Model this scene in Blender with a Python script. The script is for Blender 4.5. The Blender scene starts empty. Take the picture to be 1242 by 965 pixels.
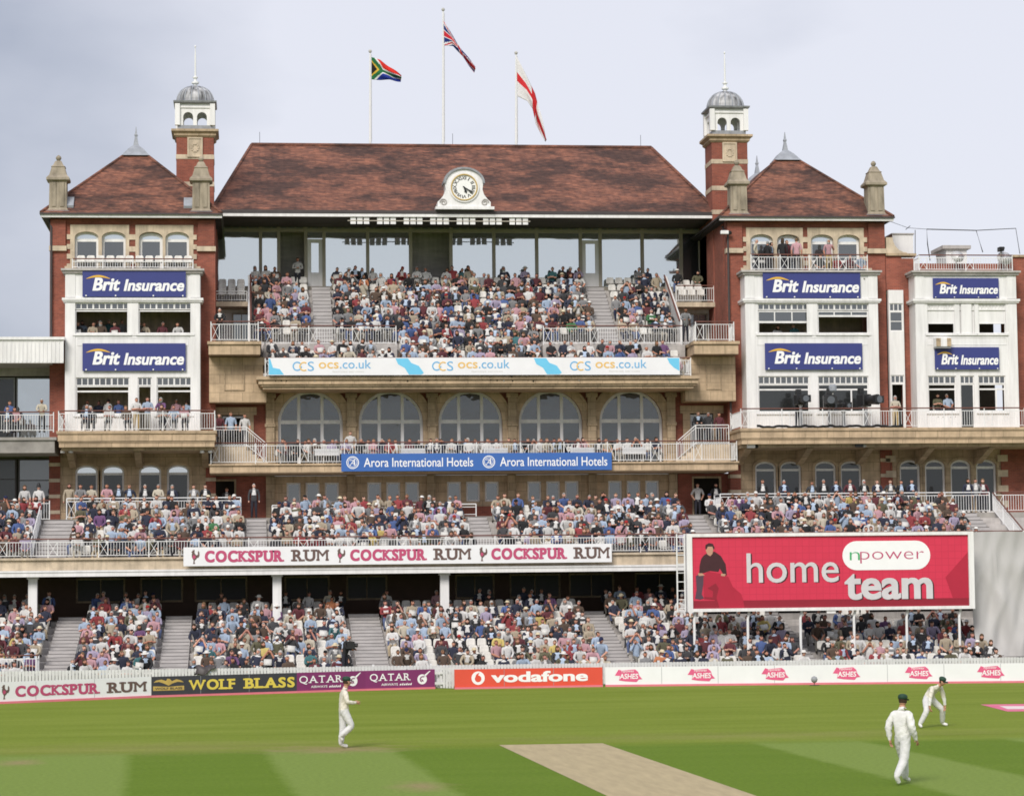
import bpy, math, random
import numpy as np
from mathutils import Vector, Matrix
random.seed(11); RNG = np.random.default_rng(11)
SC = bpy.context.scene; COL = SC.collection
R_ = math.radians

# ------------------------------------------------------------ camera, sky, sun, exposure
CAM = Vector((-10.9, -128.0, 4.36))
YAW, PITCH, ROLL, FPX = R_(6.0), R_(4.17), R_(-0.6), 3055.0
cam = bpy.data.cameras.new('camera'); cam_o = bpy.data.objects.new('camera', cam); COL.objects.link(cam_o)
CROT = Matrix.Rotation(-YAW, 3, 'Z') @ Matrix.Rotation(math.pi/2 + PITCH, 3, 'X') @ Matrix.Rotation(ROLL, 3, 'Z')
cam_o.matrix_world = Matrix.Translation(CAM) @ CROT.to_4x4()
cam.sensor_width = 36.0; cam.lens = FPX/1242.0*36.0; cam.clip_start = 0.5; cam.clip_end = 3000
SC.camera = cam_o
SUN_EL, SUN_AZ = R_(38), R_(-24)           # sun stands behind the camera, a little to the left
w = bpy.data.worlds.new('World'); SC.world = w; w.use_nodes = True
nt = w.node_tree; N = nt.nodes; L = nt.links; N.clear()
out = N.new('ShaderNodeOutputWorld'); bg = N.new('ShaderNodeBackground'); bg.inputs['Strength'].default_value = 0.105
sky = N.new('ShaderNodeTexSky'); sky.sky_type = 'NISHITA'; sky.sun_disc = False
sky.sun_elevation = SUN_EL; sky.sun_rotation = math.pi + SUN_AZ*-1; sky.air_density = 1.0; sky.dust_density = 2.0
tc = N.new('ShaderNodeTexCoord'); mp = N.new('ShaderNodeMapping'); mp.inputs['Scale'].default_value = (5.0, 5.0, 10.0)
mp.inputs['Location'].default_value = (0.35, 0.1, 0.62)
n1 = N.new('ShaderNodeTexNoise'); n1.inputs['Scale'].default_value = 1.0; n1.inputs['Detail'].default_value = 6; n1.inputs['Roughness'].default_value = 0.46
cr = N.new('ShaderNodeValToRGB'); cr.color_ramp.elements[0].position = 0.27; cr.color_ramp.elements[1].position = 0.64
cr.color_ramp.elements[0].color = (3.0, 3.2, 3.85, 1); cr.color_ramp.elements[1].color = (5.55, 5.6, 6.15, 1)
# a bank of darker cloud low on one side of the sky (a place in the sky, by direction)
sep = N.new('ShaderNodeSeparateXYZ')
gx1 = N.new('ShaderNodeMapRange'); gx1.inputs['From Min'].default_value = -0.16; gx1.inputs['From Max'].default_value = 0.06
gx1.inputs['To Min'].default_value = -0.25; gx1.inputs['To Max'].default_value = 0.19
add = N.new('ShaderNodeMath'); add.operation = 'ADD'
mx = N.new('ShaderNodeMix'); mx.data_type = 'RGBA'; mx.inputs['Factor'].default_value = 0.9
L.new(tc.outputs['Generated'], mp.inputs['Vector']); L.new(mp.outputs['Vector'], n1.inputs['Vector'])
L.new(tc.outputs['Generated'], sep.inputs[0]); L.new(sep.outputs['X'], gx1.inputs['Value'])
L.new(n1.outputs['Fac'], add.inputs[0]); L.new(gx1.outputs['Result'], add.inputs[1]); L.new(add.outputs[0], cr.inputs['Fac'])
L.new(sky.outputs['Color'], mx.inputs['A']); L.new(cr.outputs['Color'], mx.inputs['B'])
L.new(mx.outputs['Result'], bg.inputs['Color']); L.new(bg.outputs['Background'], out.inputs['Surface'])
sun = bpy.data.lights.new('sun', 'SUN'); sun.energy = 2.2; sun.angle = R_(24); sun.color = (1, 0.95, 0.88)
sun_o = bpy.data.objects.new('sun', sun); COL.objects.link(sun_o)
sd = Vector((math.sin(SUN_AZ)*math.cos(SUN_EL), -math.cos(SUN_AZ)*math.cos(SUN_EL), math.sin(SUN_EL)))
sun_o.rotation_euler = sd.to_track_quat('Z', 'Y').to_euler(); sun_o.location = (-30, -90, 80)
SC.view_settings.view_transform = 'Standard'; SC.view_settings.look = 'None'
SC.view_settings.exposure = 0.5; SC.view_settings.gamma = 1.0; SC.view_settings.use_curve_mapping = False
SC.render.engine = 'CYCLES'
SC.cycles.filter_width = 1.7; SC.cycles.max_bounces = 6; SC.cycles.use_denoising = True

# ------------------------------------------------------------ measuring the photograph: point on the plane y (or z)
def at(u, v, y=None, z=None):
    d = CROT @ Vector(((u-621.0)/FPX, -(v-482.5)/FPX, -1.0))
    t = (y-CAM.y)/d.y if y is not None else (z-CAM.z)/d.z
    return CAM + d*t
def gx(u, v, y): return at(u, v, y).x
def gz(u, v, y): return at(u, v, y).z

# ------------------------------------------------------------ materials
MATS = {}
def newmat(name):
    m = bpy.data.materials.new(name); m.use_nodes = True
    MATS[name] = m
    return m, m.node_tree.nodes, m.node_tree.links, m.node_tree.nodes['Principled BSDF']
def nd(N, t, **kw):
    n = N.new(t)
    for k, v in kw.items():
        if k in n.inputs: n.inputs[k].default_value = v
        else: setattr(n, k, v)
    return n
def plain(name, c, rough=0.6, var=0.12, scale=1.5, metal=0.0, spec=0.4, streak=(1, 1, 1), detail=5, stain=0, blocks=None):
    """a colour with uneven wear and grime"""
    m, N, L, b = newmat(name)
    tc = nd(N, 'ShaderNodeTexCoord'); mp = nd(N, 'ShaderNodeMapping'); mp.inputs['Scale'].default_value = streak
    n = nd(N, 'ShaderNodeTexNoise', Scale=scale, Detail=detail, Roughness=0.6)
    r = nd(N, 'ShaderNodeMapRange'); r.inputs['From Min'].default_value = .3; r.inputs['From Max'].default_value = .72
    r.inputs['To Min'].default_value = 1-var; r.inputs['To Max'].default_value = 1+var*.4
    mul = nd(N, 'ShaderNodeMix', data_type='RGBA', blend_type='MULTIPLY'); mul.inputs['Factor'].default_value = 1
    mul.inputs['A'].default_value = (*c, 1)
    L.new(tc.outputs['Object'], mp.inputs['Vector']); L.new(mp.outputs['Vector'], n.inputs['Vector'])
    L.new(n.outputs['Fac'], r.inputs['Value']); L.new(r.outputs['Result'], mul.inputs['B'])
    last = mul.outputs['Result']
    def times(fac_socket, lo, hi, a, b_):
        nonlocal last
        q = nd(N, 'ShaderNodeMapRange'); q.inputs['From Min'].default_value = a; q.inputs['From Max'].default_value = b_; q.inputs['To Min'].default_value = lo; q.inputs['To Max'].default_value = hi
        L.new(fac_socket, q.inputs['Value']); x = nd(N, 'ShaderNodeMix', data_type='RGBA', blend_type='MULTIPLY'); x.inputs['Factor'].default_value = 1
        L.new(last, x.inputs['A']); L.new(q.outputs['Result'], x.inputs['B']); last = x.outputs['Result']
    if stain:      # runs of rain and soot down the face
        m2 = nd(N, 'ShaderNodeMapping'); m2.inputs['Scale'].default_value = (3.4, 3.4, .32); L.new(tc.outputs['Object'], m2.inputs['Vector'])
        n2 = nd(N, 'ShaderNodeTexNoise', Scale=1.0, Detail=6, Roughness=.7); L.new(m2.outputs['Vector'], n2.inputs['Vector']); times(n2.outputs['Fac'], 1-stain, 1.0, .36, .58)
    if blocks:     # joints between stones
        sx = nd(N, 'ShaderNodeSeparateXYZ'); ax_ = nd(N, 'ShaderNodeMath', operation='ADD'); cb = nd(N, 'ShaderNodeCombineXYZ'); L.new(tc.outputs['Object'], sx.inputs[0])
        L.new(sx.outputs['X'], ax_.inputs[0]); L.new(sx.outputs['Y'], ax_.inputs[1]); L.new(ax_.outputs[0], cb.inputs['X']); L.new(sx.outputs['Z'], cb.inputs['Y'])
        bt = nd(N, 'ShaderNodeTexBrick', Scale=1.0); bt.inputs['Brick Width'].default_value = blocks[0]; bt.inputs['Row Height'].default_value = blocks[1]; bt.inputs['Mortar Size'].default_value = .014
        bt.inputs['Color1'].default_value = (1, 1, 1, 1); bt.inputs['Color2'].default_value = (.84, .84, .84, 1); bt.inputs['Mortar'].default_value = (.55, .55, .55, 1)
        L.new(cb.outputs[0], bt.inputs['Vector']); times(bt.outputs['Color'], 0, 1, 0, 1)
    L.new(last, b.inputs['Base Color'])
    b.inputs['Roughness'].default_value = rough; b.inputs['Metallic'].default_value = metal
    b.inputs['Specular IOR Level'].default_value = spec
    return m
plain('white_paint', (.81, .80, .795), .5, .08, .9, streak=(1.5, 1.5, .5), stain=.14)
plain('white_metal', (.78, .78, .78), .45, .08, 3)
plain('stone', (.61, .455, .30), .85, .30, 1.1, streak=(1, 1, 1.6), stain=.22, blocks=(1.15, .46))
plain('stone_dark', (.53, .405, .27), .9, .35, 1.3, stain=.2, blocks=(.6, .38))
plain('stone_weathered', (.37, .315, .24), .9, .45, 1.5, streak=(1.6, 1.6, .6))
plain('stone_pale', (.62, .51, .38), .85, .3, 1.6, stain=.25)
plain('concrete', (.50, .47, .45), .9, .28, 1.2, streak=(.7, .7, 3), stain=.2)
plain('step_paint', (.44, .42, .415), .8, .22, 1.8, streak=(.6, .6, 3))
plain('grey_concrete', (.33, .31, .285), .9, .35, 1.4)
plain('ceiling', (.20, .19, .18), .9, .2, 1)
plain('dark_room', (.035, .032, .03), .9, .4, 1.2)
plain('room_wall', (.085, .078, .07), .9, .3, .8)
plain('cream_frame', (.40, .365, .30), .6, .15, 1.5)
plain('lead', (.30, .31, .33), .5, .35, 2.2, metal=.25, streak=(2, 2, .6))
plain('dome_lead', (.46, .46, .47), .45, .92, 1.0, metal=.15, streak=(3.6, 3.6, .25), detail=2)
plain('slate_cap', (.33, .35, .39), .6, .25, 3)
plain('gutter_dark', (.06, .05, .05), .5, .2, 2)
plain('rail_wood', (.16, .065, .05), .55, .25, 3)
plain('seat_plastic', (.66, .64, .60), .4, .08, 4)
plain('sign_white', (.80, .80, .82), .4, .05, 1.2)
plain('sign_blue', (.040, .050, .205), .42, .07, 1.1)
plain('letter_white', (.85, .85, .86), .4, .03, 3)
plain('letter_yellow', (.72, .42, .05), .45, .05, 3)
plain('hotel_blue', (.045, .135, .42), .42, .06, 1.1)
plain('ocs_cyan', (.16, .55, .80), .42, .04, 2)
plain('ocs_blue', (.15, .42, .70), .42, .04, 2)
plain('ocs_amber', (.78, .50, .16), .42, .04, 2)
plain('rum_pink', (.50, .075, .17), .45, .08, 2)
plain('rum_brown', (.135, .085, .075), .45, .08, 2)
plain('wine_black', (.045, .045, .055), .4, .1, 2)
plain('wine_yellow', (.70, .55, .09), .45, .05, 2)
plain('airline_purple', (.205, .03, .13), .42, .07, 1.5)
plain('phone_red', (.70, .085, .05), .42, .05, 1.5)
plain('emblem_pink', (.72, .11, .24), .45, .1, 4)
plain('strip_pink', (.72, .19, .24), .6, .1, 2)
plain('tarpaulin', (.45, .44, .43), .7, .12, .5, streak=(2.2, 2.2, .35))
plain('black_plastic', (.018, .018, .02), .4, .2, 3)
plain('grey_plastic', (.30, .31, .33), .45, .15, 3)
plain('skin_tone', (.50, .28, .19), .6, .08, 6)
plain('green_cap', (.015, .05, .03), .7, .1, 8)
plain('wire_dark', (.05, .05, .055), .5, .1, 3)
plain('gold', (.52, .36, .10), .4, .15, 4)
plain('clock_dial', (.84, .84, .82), .4, .05, 4)
plain('lamp_metal', (.50, .49, .46), .4, .2, 5)
plain('fence_white', (.64, .64, .64), .5, .12, 3)
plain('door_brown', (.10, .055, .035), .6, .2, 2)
plain('screen_green', (.05, .38, .14), .5, .03, 2)

def glassmat(name, refl, base, rough=.03, bump=.05, bscale=.55):
    m, N, L, b = newmat(name)
    b.inputs['Base Color'].default_value = (*base, 1); b.inputs['Roughness'].default_value = .25
    g = nd(N, 'ShaderNodeBsdfGlossy'); g.inputs['Roughness'].default_value = rough; g.inputs['Color'].default_value = (.86, .93, .95, 1)
    n = nd(N, 'ShaderNodeTexNoise', Scale=bscale, Detail=2); bu = nd(N, 'ShaderNodeBump', Strength=bump, Distance=.1)
    tc = nd(N, 'ShaderNodeTexCoord'); L.new(tc.outputs['Object'], n.inputs['Vector'])
    L.new(n.outputs['Fac'], bu.inputs['Height']); L.new(bu.outputs['Normal'], g.inputs['Normal'])
    mx = nd(N, 'ShaderNodeMixShader'); mx.inputs[0].default_value = refl
    L.new(b.outputs[0], mx.inputs[1]); L.new(g.outputs[0], mx.inputs[2])
    L.new(mx.outputs[0], N['Material Output'].inputs['Surface'])
glassmat('glass_sky', .64, (.20, .22, .22), bump=.10)
glassmat('glass_arch', .085, (.014, .015, .014), bump=.4, bscale=1.1)
glassmat('glass_dark', .035, (.014, .015, .015))
glassmat('glass_mid', .13, (.035, .036, .038))

def brickmat(name, c1, c2, mortar, cw=.225, ch=.075):
    m, N, L, b = newmat(name)
    tc = nd(N, 'ShaderNodeTexCoord'); sp = nd(N, 'ShaderNodeSeparateXYZ'); ad = nd(N, 'ShaderNodeMath', operation='ADD'); cb = nd(N, 'ShaderNodeCombineXYZ')
    L.new(tc.outputs['Object'], sp.inputs[0]); L.new(sp.outputs['X'], ad.inputs[0]); L.new(sp.outputs['Y'], ad.inputs[1])
    L.new(ad.outputs[0], cb.inputs['X']); L.new(sp.outputs['Z'], cb.inputs['Y'])
    bt = nd(N, 'ShaderNodeTexBrick', Scale=1.0); bt.inputs['Brick Width'].default_value = cw; bt.inputs['Row Height'].default_value = ch
    bt.inputs['Mortar Size'].default_value = .006; bt.inputs['Color1'].default_value = (*c1, 1); bt.inputs['Color2'].default_value = (*c2, 1); bt.inputs['Mortar'].default_value = (*mortar, 1)
    L.new(cb.outputs[0], bt.inputs['Vector'])
    n = nd(N, 'ShaderNodeTexNoise', Scale=.9, Detail=6, Roughness=.65); L.new(tc.outputs['Object'], n.inputs['Vector'])
    r = nd(N, 'ShaderNodeMapRange'); r.inputs['From Min'].default_value = .3; r.inputs['From Max'].default_value = .7; r.inputs['To Min'].default_value = .62; r.inputs['To Max'].default_value = 1.15
    L.new(n.outputs['Fac'], r.inputs['Value'])
    mul = nd(N, 'ShaderNodeMix', data_type='RGBA', blend_type='MULTIPLY'); mul.inputs['Factor'].default_value = 1
    L.new(bt.outputs['Color'], mul.inputs['A']); L.new(r.outputs['Result'], mul.inputs['B']); L.new(mul.outputs['Result'], b.inputs['Base Color'])
    b.inputs['Roughness'].default_value = .9
brickmat('brick', (.315, .088, .055), (.235, .066, .044), (.27, .14, .105))

def roofmat():
    m, N, L, b = newmat('roof_tile')
    tc = nd(N, 'ShaderNodeTexCoord'); sp = nd(N, 'ShaderNodeSeparateXYZ'); L.new(tc.outputs['Object'], sp.inputs[0])
    ad = nd(N, 'ShaderNodeMath', operation='ADD'); L.new(sp.outputs['X'], ad.inputs[0]); L.new(sp.outputs['Y'], ad.inputs[1])
    cb = nd(N, 'ShaderNodeCombineXYZ'); L.new(ad.outputs[0], cb.inputs['X']); L.new(sp.outputs['Z'], cb.inputs['Y'])
    bt = nd(N, 'ShaderNodeTexBrick', Scale=1.0); bt.inputs['Brick Width'].default_value = .34; bt.inputs['Row Height'].default_value = .105
    bt.inputs['Mortar Size'].default_value = .010; bt.inputs['Color1'].default_value = (.25, .106, .072, 1); bt.inputs['Color2'].default_value = (.145, .067, .053, 1); bt.inputs['Mortar'].default_value = (.10, .04, .03, 1)
    L.new(cb.outputs[0], bt.inputs['Vector'])
    # patches of newer and of weathered tiles, stretched along the courses
    mp = nd(N, 'ShaderNodeMapping'); mp.inputs['Scale'].default_value = (.36, .36, .85); L.new(tc.outputs['Object'], mp.inputs['Vector'])
    n = nd(N, 'ShaderNodeTexNoise', Scale=1.0, Detail=7, Roughness=.68); L.new(mp.outputs['Vector'], n.inputs['Vector'])
    cr = nd(N, 'ShaderNodeValToRGB'); e = cr.color_ramp.elements
    e[0].position = .43; e[0].color = (.30, .34, .38, 1); e[1].position = .57; e[1].color = (1.2, 1.12, 1.02, 1)
    L.new(n.outputs['Fac'], cr.inputs['Fac'])
    mp2 = nd(N, 'ShaderNodeMapping'); mp2.inputs['Scale'].default_value = (1.6, 1.6, 7); L.new(tc.outputs['Object'], mp2.inputs['Vector'])
    n2 = nd(N, 'ShaderNodeTexNoise', Scale=1.3, Detail=4, Roughness=.7); L.new(mp2.outputs['Vector'], n2.inputs['Vector'])
    cr2 = nd(N, 'ShaderNodeValToRGB'); e = cr2.color_ramp.elements
    e[0].position = .38; e[0].color = (.58, .56, .56, 1); e[1].position = .66; e[1].color = (1.3, 1.32, 1.25, 1)
    L.new(n2.outputs['Fac'], cr2.inputs['Fac'])
    m1 = nd(N, 'ShaderNodeMix', data_type='RGBA', blend_type='MULTIPLY'); m1.inputs['Factor'].default_value = .85
    m2 = nd(N, 'ShaderNodeMix', data_type='RGBA', blend_type='MULTIPLY'); m2.inputs['Factor'].default_value = 1
    L.new(bt.outputs['Color'], m1.inputs['A']); L.new(cr.outputs['Color'], m1.inputs['B'])
    L.new(m1.outputs['Result'], m2.inputs['A']); L.new(cr2.outputs['Color'], m2.inputs['B']); L.new(m2.outputs['Result'], b.inputs['Base Color'])
    bu = nd(N, 'ShaderNodeBump', Strength=.5, Distance=.03); L.new(bt.outputs['Fac'], bu.inputs['Height']); bu.invert = True
    L.new(bu.outputs['Normal'], b.inputs['Normal']); b.inputs['Roughness'].default_value = .85
roofmat()

def colmat(name, rough=.85):
    m, N, L, b = newmat(name)
    a = nd(N, 'ShaderNodeVertexColor'); a.layer_name = 'Col'
    n = nd(N, 'ShaderNodeTexNoise', Scale=9, Detail=3); tc = nd(N, 'ShaderNodeTexCoord'); L.new(tc.outputs['Object'], n.inputs['Vector'])
    r = nd(N, 'ShaderNodeMapRange'); r.inputs['To Min'].default_value = .78; r.inputs['To Max'].default_value = 1.18; L.new(n.outputs['Fac'], r.inputs['Value'])
    mul = nd(N, 'ShaderNodeMix', data_type='RGBA', blend_type='MULTIPLY'); mul.inputs['Factor'].default_value = 1
    L.new(a.outputs['Color'], mul.inputs['A']); L.new(r.outputs['Result'], mul.inputs['B']); L.new(mul.outputs['Result'], b.inputs['Base Color'])
    b.inputs['Roughness'].default_value = rough; b.inputs['Specular IOR Level'].default_value = .2
    bu = nd(N, 'ShaderNodeBump', Strength=.5, Distance=.03); L.new(n.outputs['Fac'], bu.inputs['Height']); L.new(bu.outputs['Normal'], b.inputs['Normal'])
colmat('cloth'); colmat('flag_cloth', .8)
def flannel():
    colmat('flannel', .9); m = MATS['flannel']; N, L = m.node_tree.nodes, m.node_tree.links; b = N['Principled BSDF']
    tc = nd(N, 'ShaderNodeTexCoord'); mp = nd(N, 'ShaderNodeMapping'); mp.inputs['Scale'].default_value = (9, 9, 15); mp.inputs['Rotation'].default_value = (.5, .4, 0)
    n = nd(N, 'ShaderNodeTexNoise', Scale=1.0, Detail=3, Distortion=1.2); bu = nd(N, 'ShaderNodeBump', Strength=.55, Distance=.03)
    L.new(tc.outputs['Object'], mp.inputs['Vector']); L.new(mp.outputs['Vector'], n.inputs['Vector']); L.new(n.outputs['Fac'], bu.inputs['Height']); L.new(bu.outputs['Normal'], b.inputs['Normal'])
flannel()

# ------------------------------------------------------------ mesh builder
def tag(o, label=None, cat=None, group=None, kind=None):
    if label: o['label'] = label
    if cat: o['category'] = cat
    if group: o['group'] = group
    if kind: o['kind'] = kind
    return o
def thing(name, label, cat, loc=(0, 0, 0), group=None):
    o = bpy.data.objects.new(name, None); COL.objects.link(o); o.location = loc; o.empty_display_size = .3
    return tag(o, label, cat, group)
def wloc(o):
    p = Vector((0, 0, 0))
    while o is not None:
        p = p + o.location; o = o.parent
    return p
class MB:
    def __init__(s): s.V = []; s.F = []
    def add(s, vs, fs):
        b = len(s.V); s.V.extend([tuple(v) for v in vs]); s.F.extend([tuple(i+b for i in f) for f in fs]); return s
    def box(s, x0, x1, y0, y1, z0, z1):
        v = [(x0,y0,z0),(x1,y0,z0),(x1,y1,z0),(x0,y1,z0),(x0,y0,z1),(x1,y0,z1),(x1,y1,z1),(x0,y1,z1)]
        return s.add(v, [(3,2,1,0),(4,5,6,7),(0,1,5,4),(1,2,6,5),(2,3,7,6),(3,0,4,7)])
    def hexa(s, a, b):      # a, b: two quads (4 points each)
        return s.add(list(a)+list(b), [(3,2,1,0),(4,5,6,7),(0,1,5,4),(1,2,6,5),(2,3,7,6),(3,0,4,7)])
    def prism(s, poly, y0, y1):     # polygon in x,z
        n = len(poly); v = [(x, y0, z) for x, z in poly]+[(x, y1, z) for x, z in poly]
        return s.add(v, [tuple(range(n)), tuple(range(2*n-1, n-1, -1))]+[(i, i+n, (i+1) % n+n, (i+1) % n) for i in range(n)])
    def prismx(s, poly, x0, x1):    # polygon in y,z
        n = len(poly); v = [(x0, y, z) for y, z in poly]+[(x1, y, z) for y, z in poly]
        return s.add(v, [tuple(range(n-1, -1, -1)), tuple(range(n, 2*n))]+[(i, (i+1) % n, (i+1) % n+n, i+n) for i in range(n)])
    def tube(s, pts, r, n=6, cap=True):
        pts = [Vector(p) for p in pts]; rings = []
        for i, p in enumerate(pts):
            d = (pts[min(i+1, len(pts)-1)]-pts[max(i-1, 0)]).normalized()
            a = d.orthogonal().normalized(); b = d.cross(a); rr = r[i] if isinstance(r, (list, tuple)) else r
            if abs(d.z) > .99: a = Vector((1, 0, 0)); b = d.cross(a)
            rings.append([p+a*math.cos(2*math.pi*k/n)*rr+b*math.sin(2*math.pi*k/n)*rr for k in range(n)])
        f = [(i*n+k, i*n+(k+1) % n, (i+1)*n+(k+1) % n, (i+1)*n+k) for i in range(len(pts)-1) for k in range(n)]
        if cap: f += [tuple(range(n-1, -1, -1)), tuple(range((len(pts)-1)*n, len(pts)*n))]
        return s.add([v for q in rings for v in q], f)
    def lathe(s, cx, cy, prof, n=16, rot=0, sy=1):
        v = []; f = []
        for r, z in prof: v += [(cx+r*math.cos(2*math.pi*k/n+rot), cy+sy*r*math.sin(2*math.pi*k/n+rot), z) for k in range(n)]
        for i in range(len(prof)-1): f += [(i*n+k, i*n+(k+1) % n, (i+1)*n+(k+1) % n, (i+1)*n+k) for k in range(n)]
        f += [tuple(range(n-1, -1, -1)), tuple(range((len(prof)-1)*n, len(prof)*n))]
        return s.add(v, f)
    def square(s, cx, cy, prof):    # square in plan: (half width, z)
        q = math.sqrt(2); return s.lathe(cx, cy, [(r*q, z) for r, z in prof], 4, math.pi/4)
    def wall(s, x0, x1, y0, y1, z0, z1, ops, n=12):
        """wall with openings (xc, half width, sill z, springing z, rise of the arch)"""
        ops = sorted(ops); x = x0
        for xc, hw, zs, zp, ri in ops:
            if xc-hw > x+1e-4: s.box(x, xc-hw, y0, y1, z0, z1)
            if zs > z0+1e-4: s.box(xc-hw, xc+hw, y0, y1, z0, zs)
            if ri <= 0:
                if z1 > zp+1e-4: s.box(xc-hw, xc+hw, y0, y1, zp, z1)
            else:
                t = [math.cos(math.pi*(1-i/n)) for i in range(n+1)]
                for i in range(n):
                    xa, xb = xc+hw*t[i], xc+hw*t[i+1]; za, zb = zp+ri*math.sqrt(max(0, 1-t[i]**2)), zp+ri*math.sqrt(max(0, 1-t[i+1]**2))
                    s.hexa([(xa,y0,za),(xb,y0,zb),(xb,y1,zb),(xa,y1,za)], [(xa,y0,z1),(xb,y0,z1),(xb,y1,z1),(xa,y1,z1)])
            x = xc+hw
        if x1 > x+1e-4: s.box(x, x1, y0, y1, z0, z1)
        return s
    def archring(s, xc, hw, zs, zp, ri, t, y0, y1, n=14, bottom=True):
        """frame of thickness t lying inside an arched opening"""
        def line(h, r, zb):
            p = [(xc-h, zb)]+[(xc+h*math.cos(math.pi*(1-i/n)), zp+r*math.sin(math.pi*i/n)) for i in range(n+1)]+[(xc+h, zb)]
            return p
        a = line(hw, ri, zs); b = line(hw-t, max(ri-t, .001), zs)
        for i in range(len(a)-1):
            s.hexa([(b[i][0],y0,b[i][1]),(b[i+1][0],y0,b[i+1][1]),(b[i+1][0],y1,b[i+1][1]),(b[i][0],y1,b[i][1])],
                   [(a[i][0],y0,a[i][1]),(a[i+1][0],y0,a[i+1][1]),(a[i+1][0],y1,a[i+1][1]),(a[i][0],y1,a[i][1])])
        if bottom: s.box(xc-hw+t, xc+hw-t, y0, y1, zs, zs+t)
        return s
    def frame(s, x0, x1, z0, z1, t, y0, y1):
        s.box(x0, x0+t, y0, y1, z0, z1); s.box(x1-t, x1, y0, y1, z0, z1)
        s.box(x0+t, x1-t, y0, y1, z0, z0+t); s.box(x0+t, x1-t, y0, y1, z1-t, z1); return s
    def build(s, name, mat, parent=None, smooth=False, bevel=0, **tg):
        me = bpy.data.meshes.new(name); V = np.array(s.V, dtype=float)
        o = bpy.data.objects.new(name, me)
        if parent is None:
            base = Vector(((V[:,0].min()+V[:,0].max())/2, (V[:,1].min()+V[:,1].max())/2, V[:,2].min())); o.location = base
        else: o.parent = parent; base = wloc(parent)
        V = V - np.array(base)
        me.from_pydata(V.tolist(), [], s.F); me.update()
        me.materials.append(MATS[mat] if isinstance(mat, str) else mat)
        if smooth: me.polygons.foreach_set('use_smooth', [True]*len(me.polygons))
        COL.objects.link(o)
        if bevel:
            m = o.modifiers.new('bevel', 'BEVEL'); m.width = bevel; m.segments = 1; m.limit_method = 'ANGLE'
        if tg: tag(o, **tg)
        return o

# windows: the frame is the part, its panes a sub-part
def window(parent, x0, x1, z0, z1, y, vm=1, hm=(), t=.07, mat='white_paint', glass='glass_dark', name='window', depth=.08, bars=.045):
    f = MB().frame(x0, x1, z0, z1, t, y, y+depth)
    xs = [x0+t+(x1-x0-2*t)*i/(vm) for i in range(1, vm)]
    for x in xs: f.box(x-bars/2, x+bars/2, y+.004, y+depth-.004, z0+t, z1-t)
    for h in hm: f.box(x0+t, x1-t, y+.008, y+depth-.008, z0+(z1-z0)*h-bars/2, z0+(z1-z0)*h+bars/2)
    o = f.build(name, mat, parent)
    if glass: MB().box(x0+t*.6, x1-t*.6, y+depth*.5, y+depth*.5+.015, z0+t*.6, z1-t*.6).build('pane', glass, o)
    return o
def arched(parent, xc, hw, zs, zp, ri, y, mull=(), trans=(), t=.07, mat='white_paint', glass='glass_dark', depth=.09, bars=.05, name='window'):
    f = MB().archring(xc, hw, zs, zp, ri, t, y, y+depth)
    def top(x): q = 1-((x-xc)/hw)**2; return zp+ri*math.sqrt(max(q, 0))-t*.6
    for m_ in mull: x = xc+hw*m_; f.box(x-bars/2, x+bars/2, y+.005, y+depth-.005, zs+t, top(x))
    for z in trans: f.box(xc-hw+t, xc+hw-t, y+.01, y+depth-.01, z-bars*.6, z+bars*.6)
    o = f.build(name, mat, parent)
    if glass:
        h2 = hw-t*.6; r2 = max(ri-t*.6, .001); n = 14
        p = [(xc-h2, zs+t*.5), (xc+h2, zs+t*.5)]+[(xc+h2*math.cos(math.pi*i/n), zp+r2*math.sin(math.pi*i/n)) for i in range(n+1)]
        MB().prism(p, y+depth*.5, y+depth*.5+.015).build('pane', glass, o)
    return o
def small_panes(parent, x0, x1, z0, z1, y, n, mat='white_paint', glass='glass_mid', depth=.07):
    f = MB().frame(x0, x1, z0, z1, .05, y, y+depth)
    for i in range(1, n):
        x = x0+(x1-x0)*i/n; b = .05 if i % 3 else .09
        f.box(x-b/2, x+b/2, y+.004, y+depth-.004, z0+.05, z1-.05)
    o = f.build('transom_light', mat, parent)
    MB().box(x0+.03, x1-.03, y+.04, y+.055, z0+.03, z1-.03).build('pane', glass, o)
    return o

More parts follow.
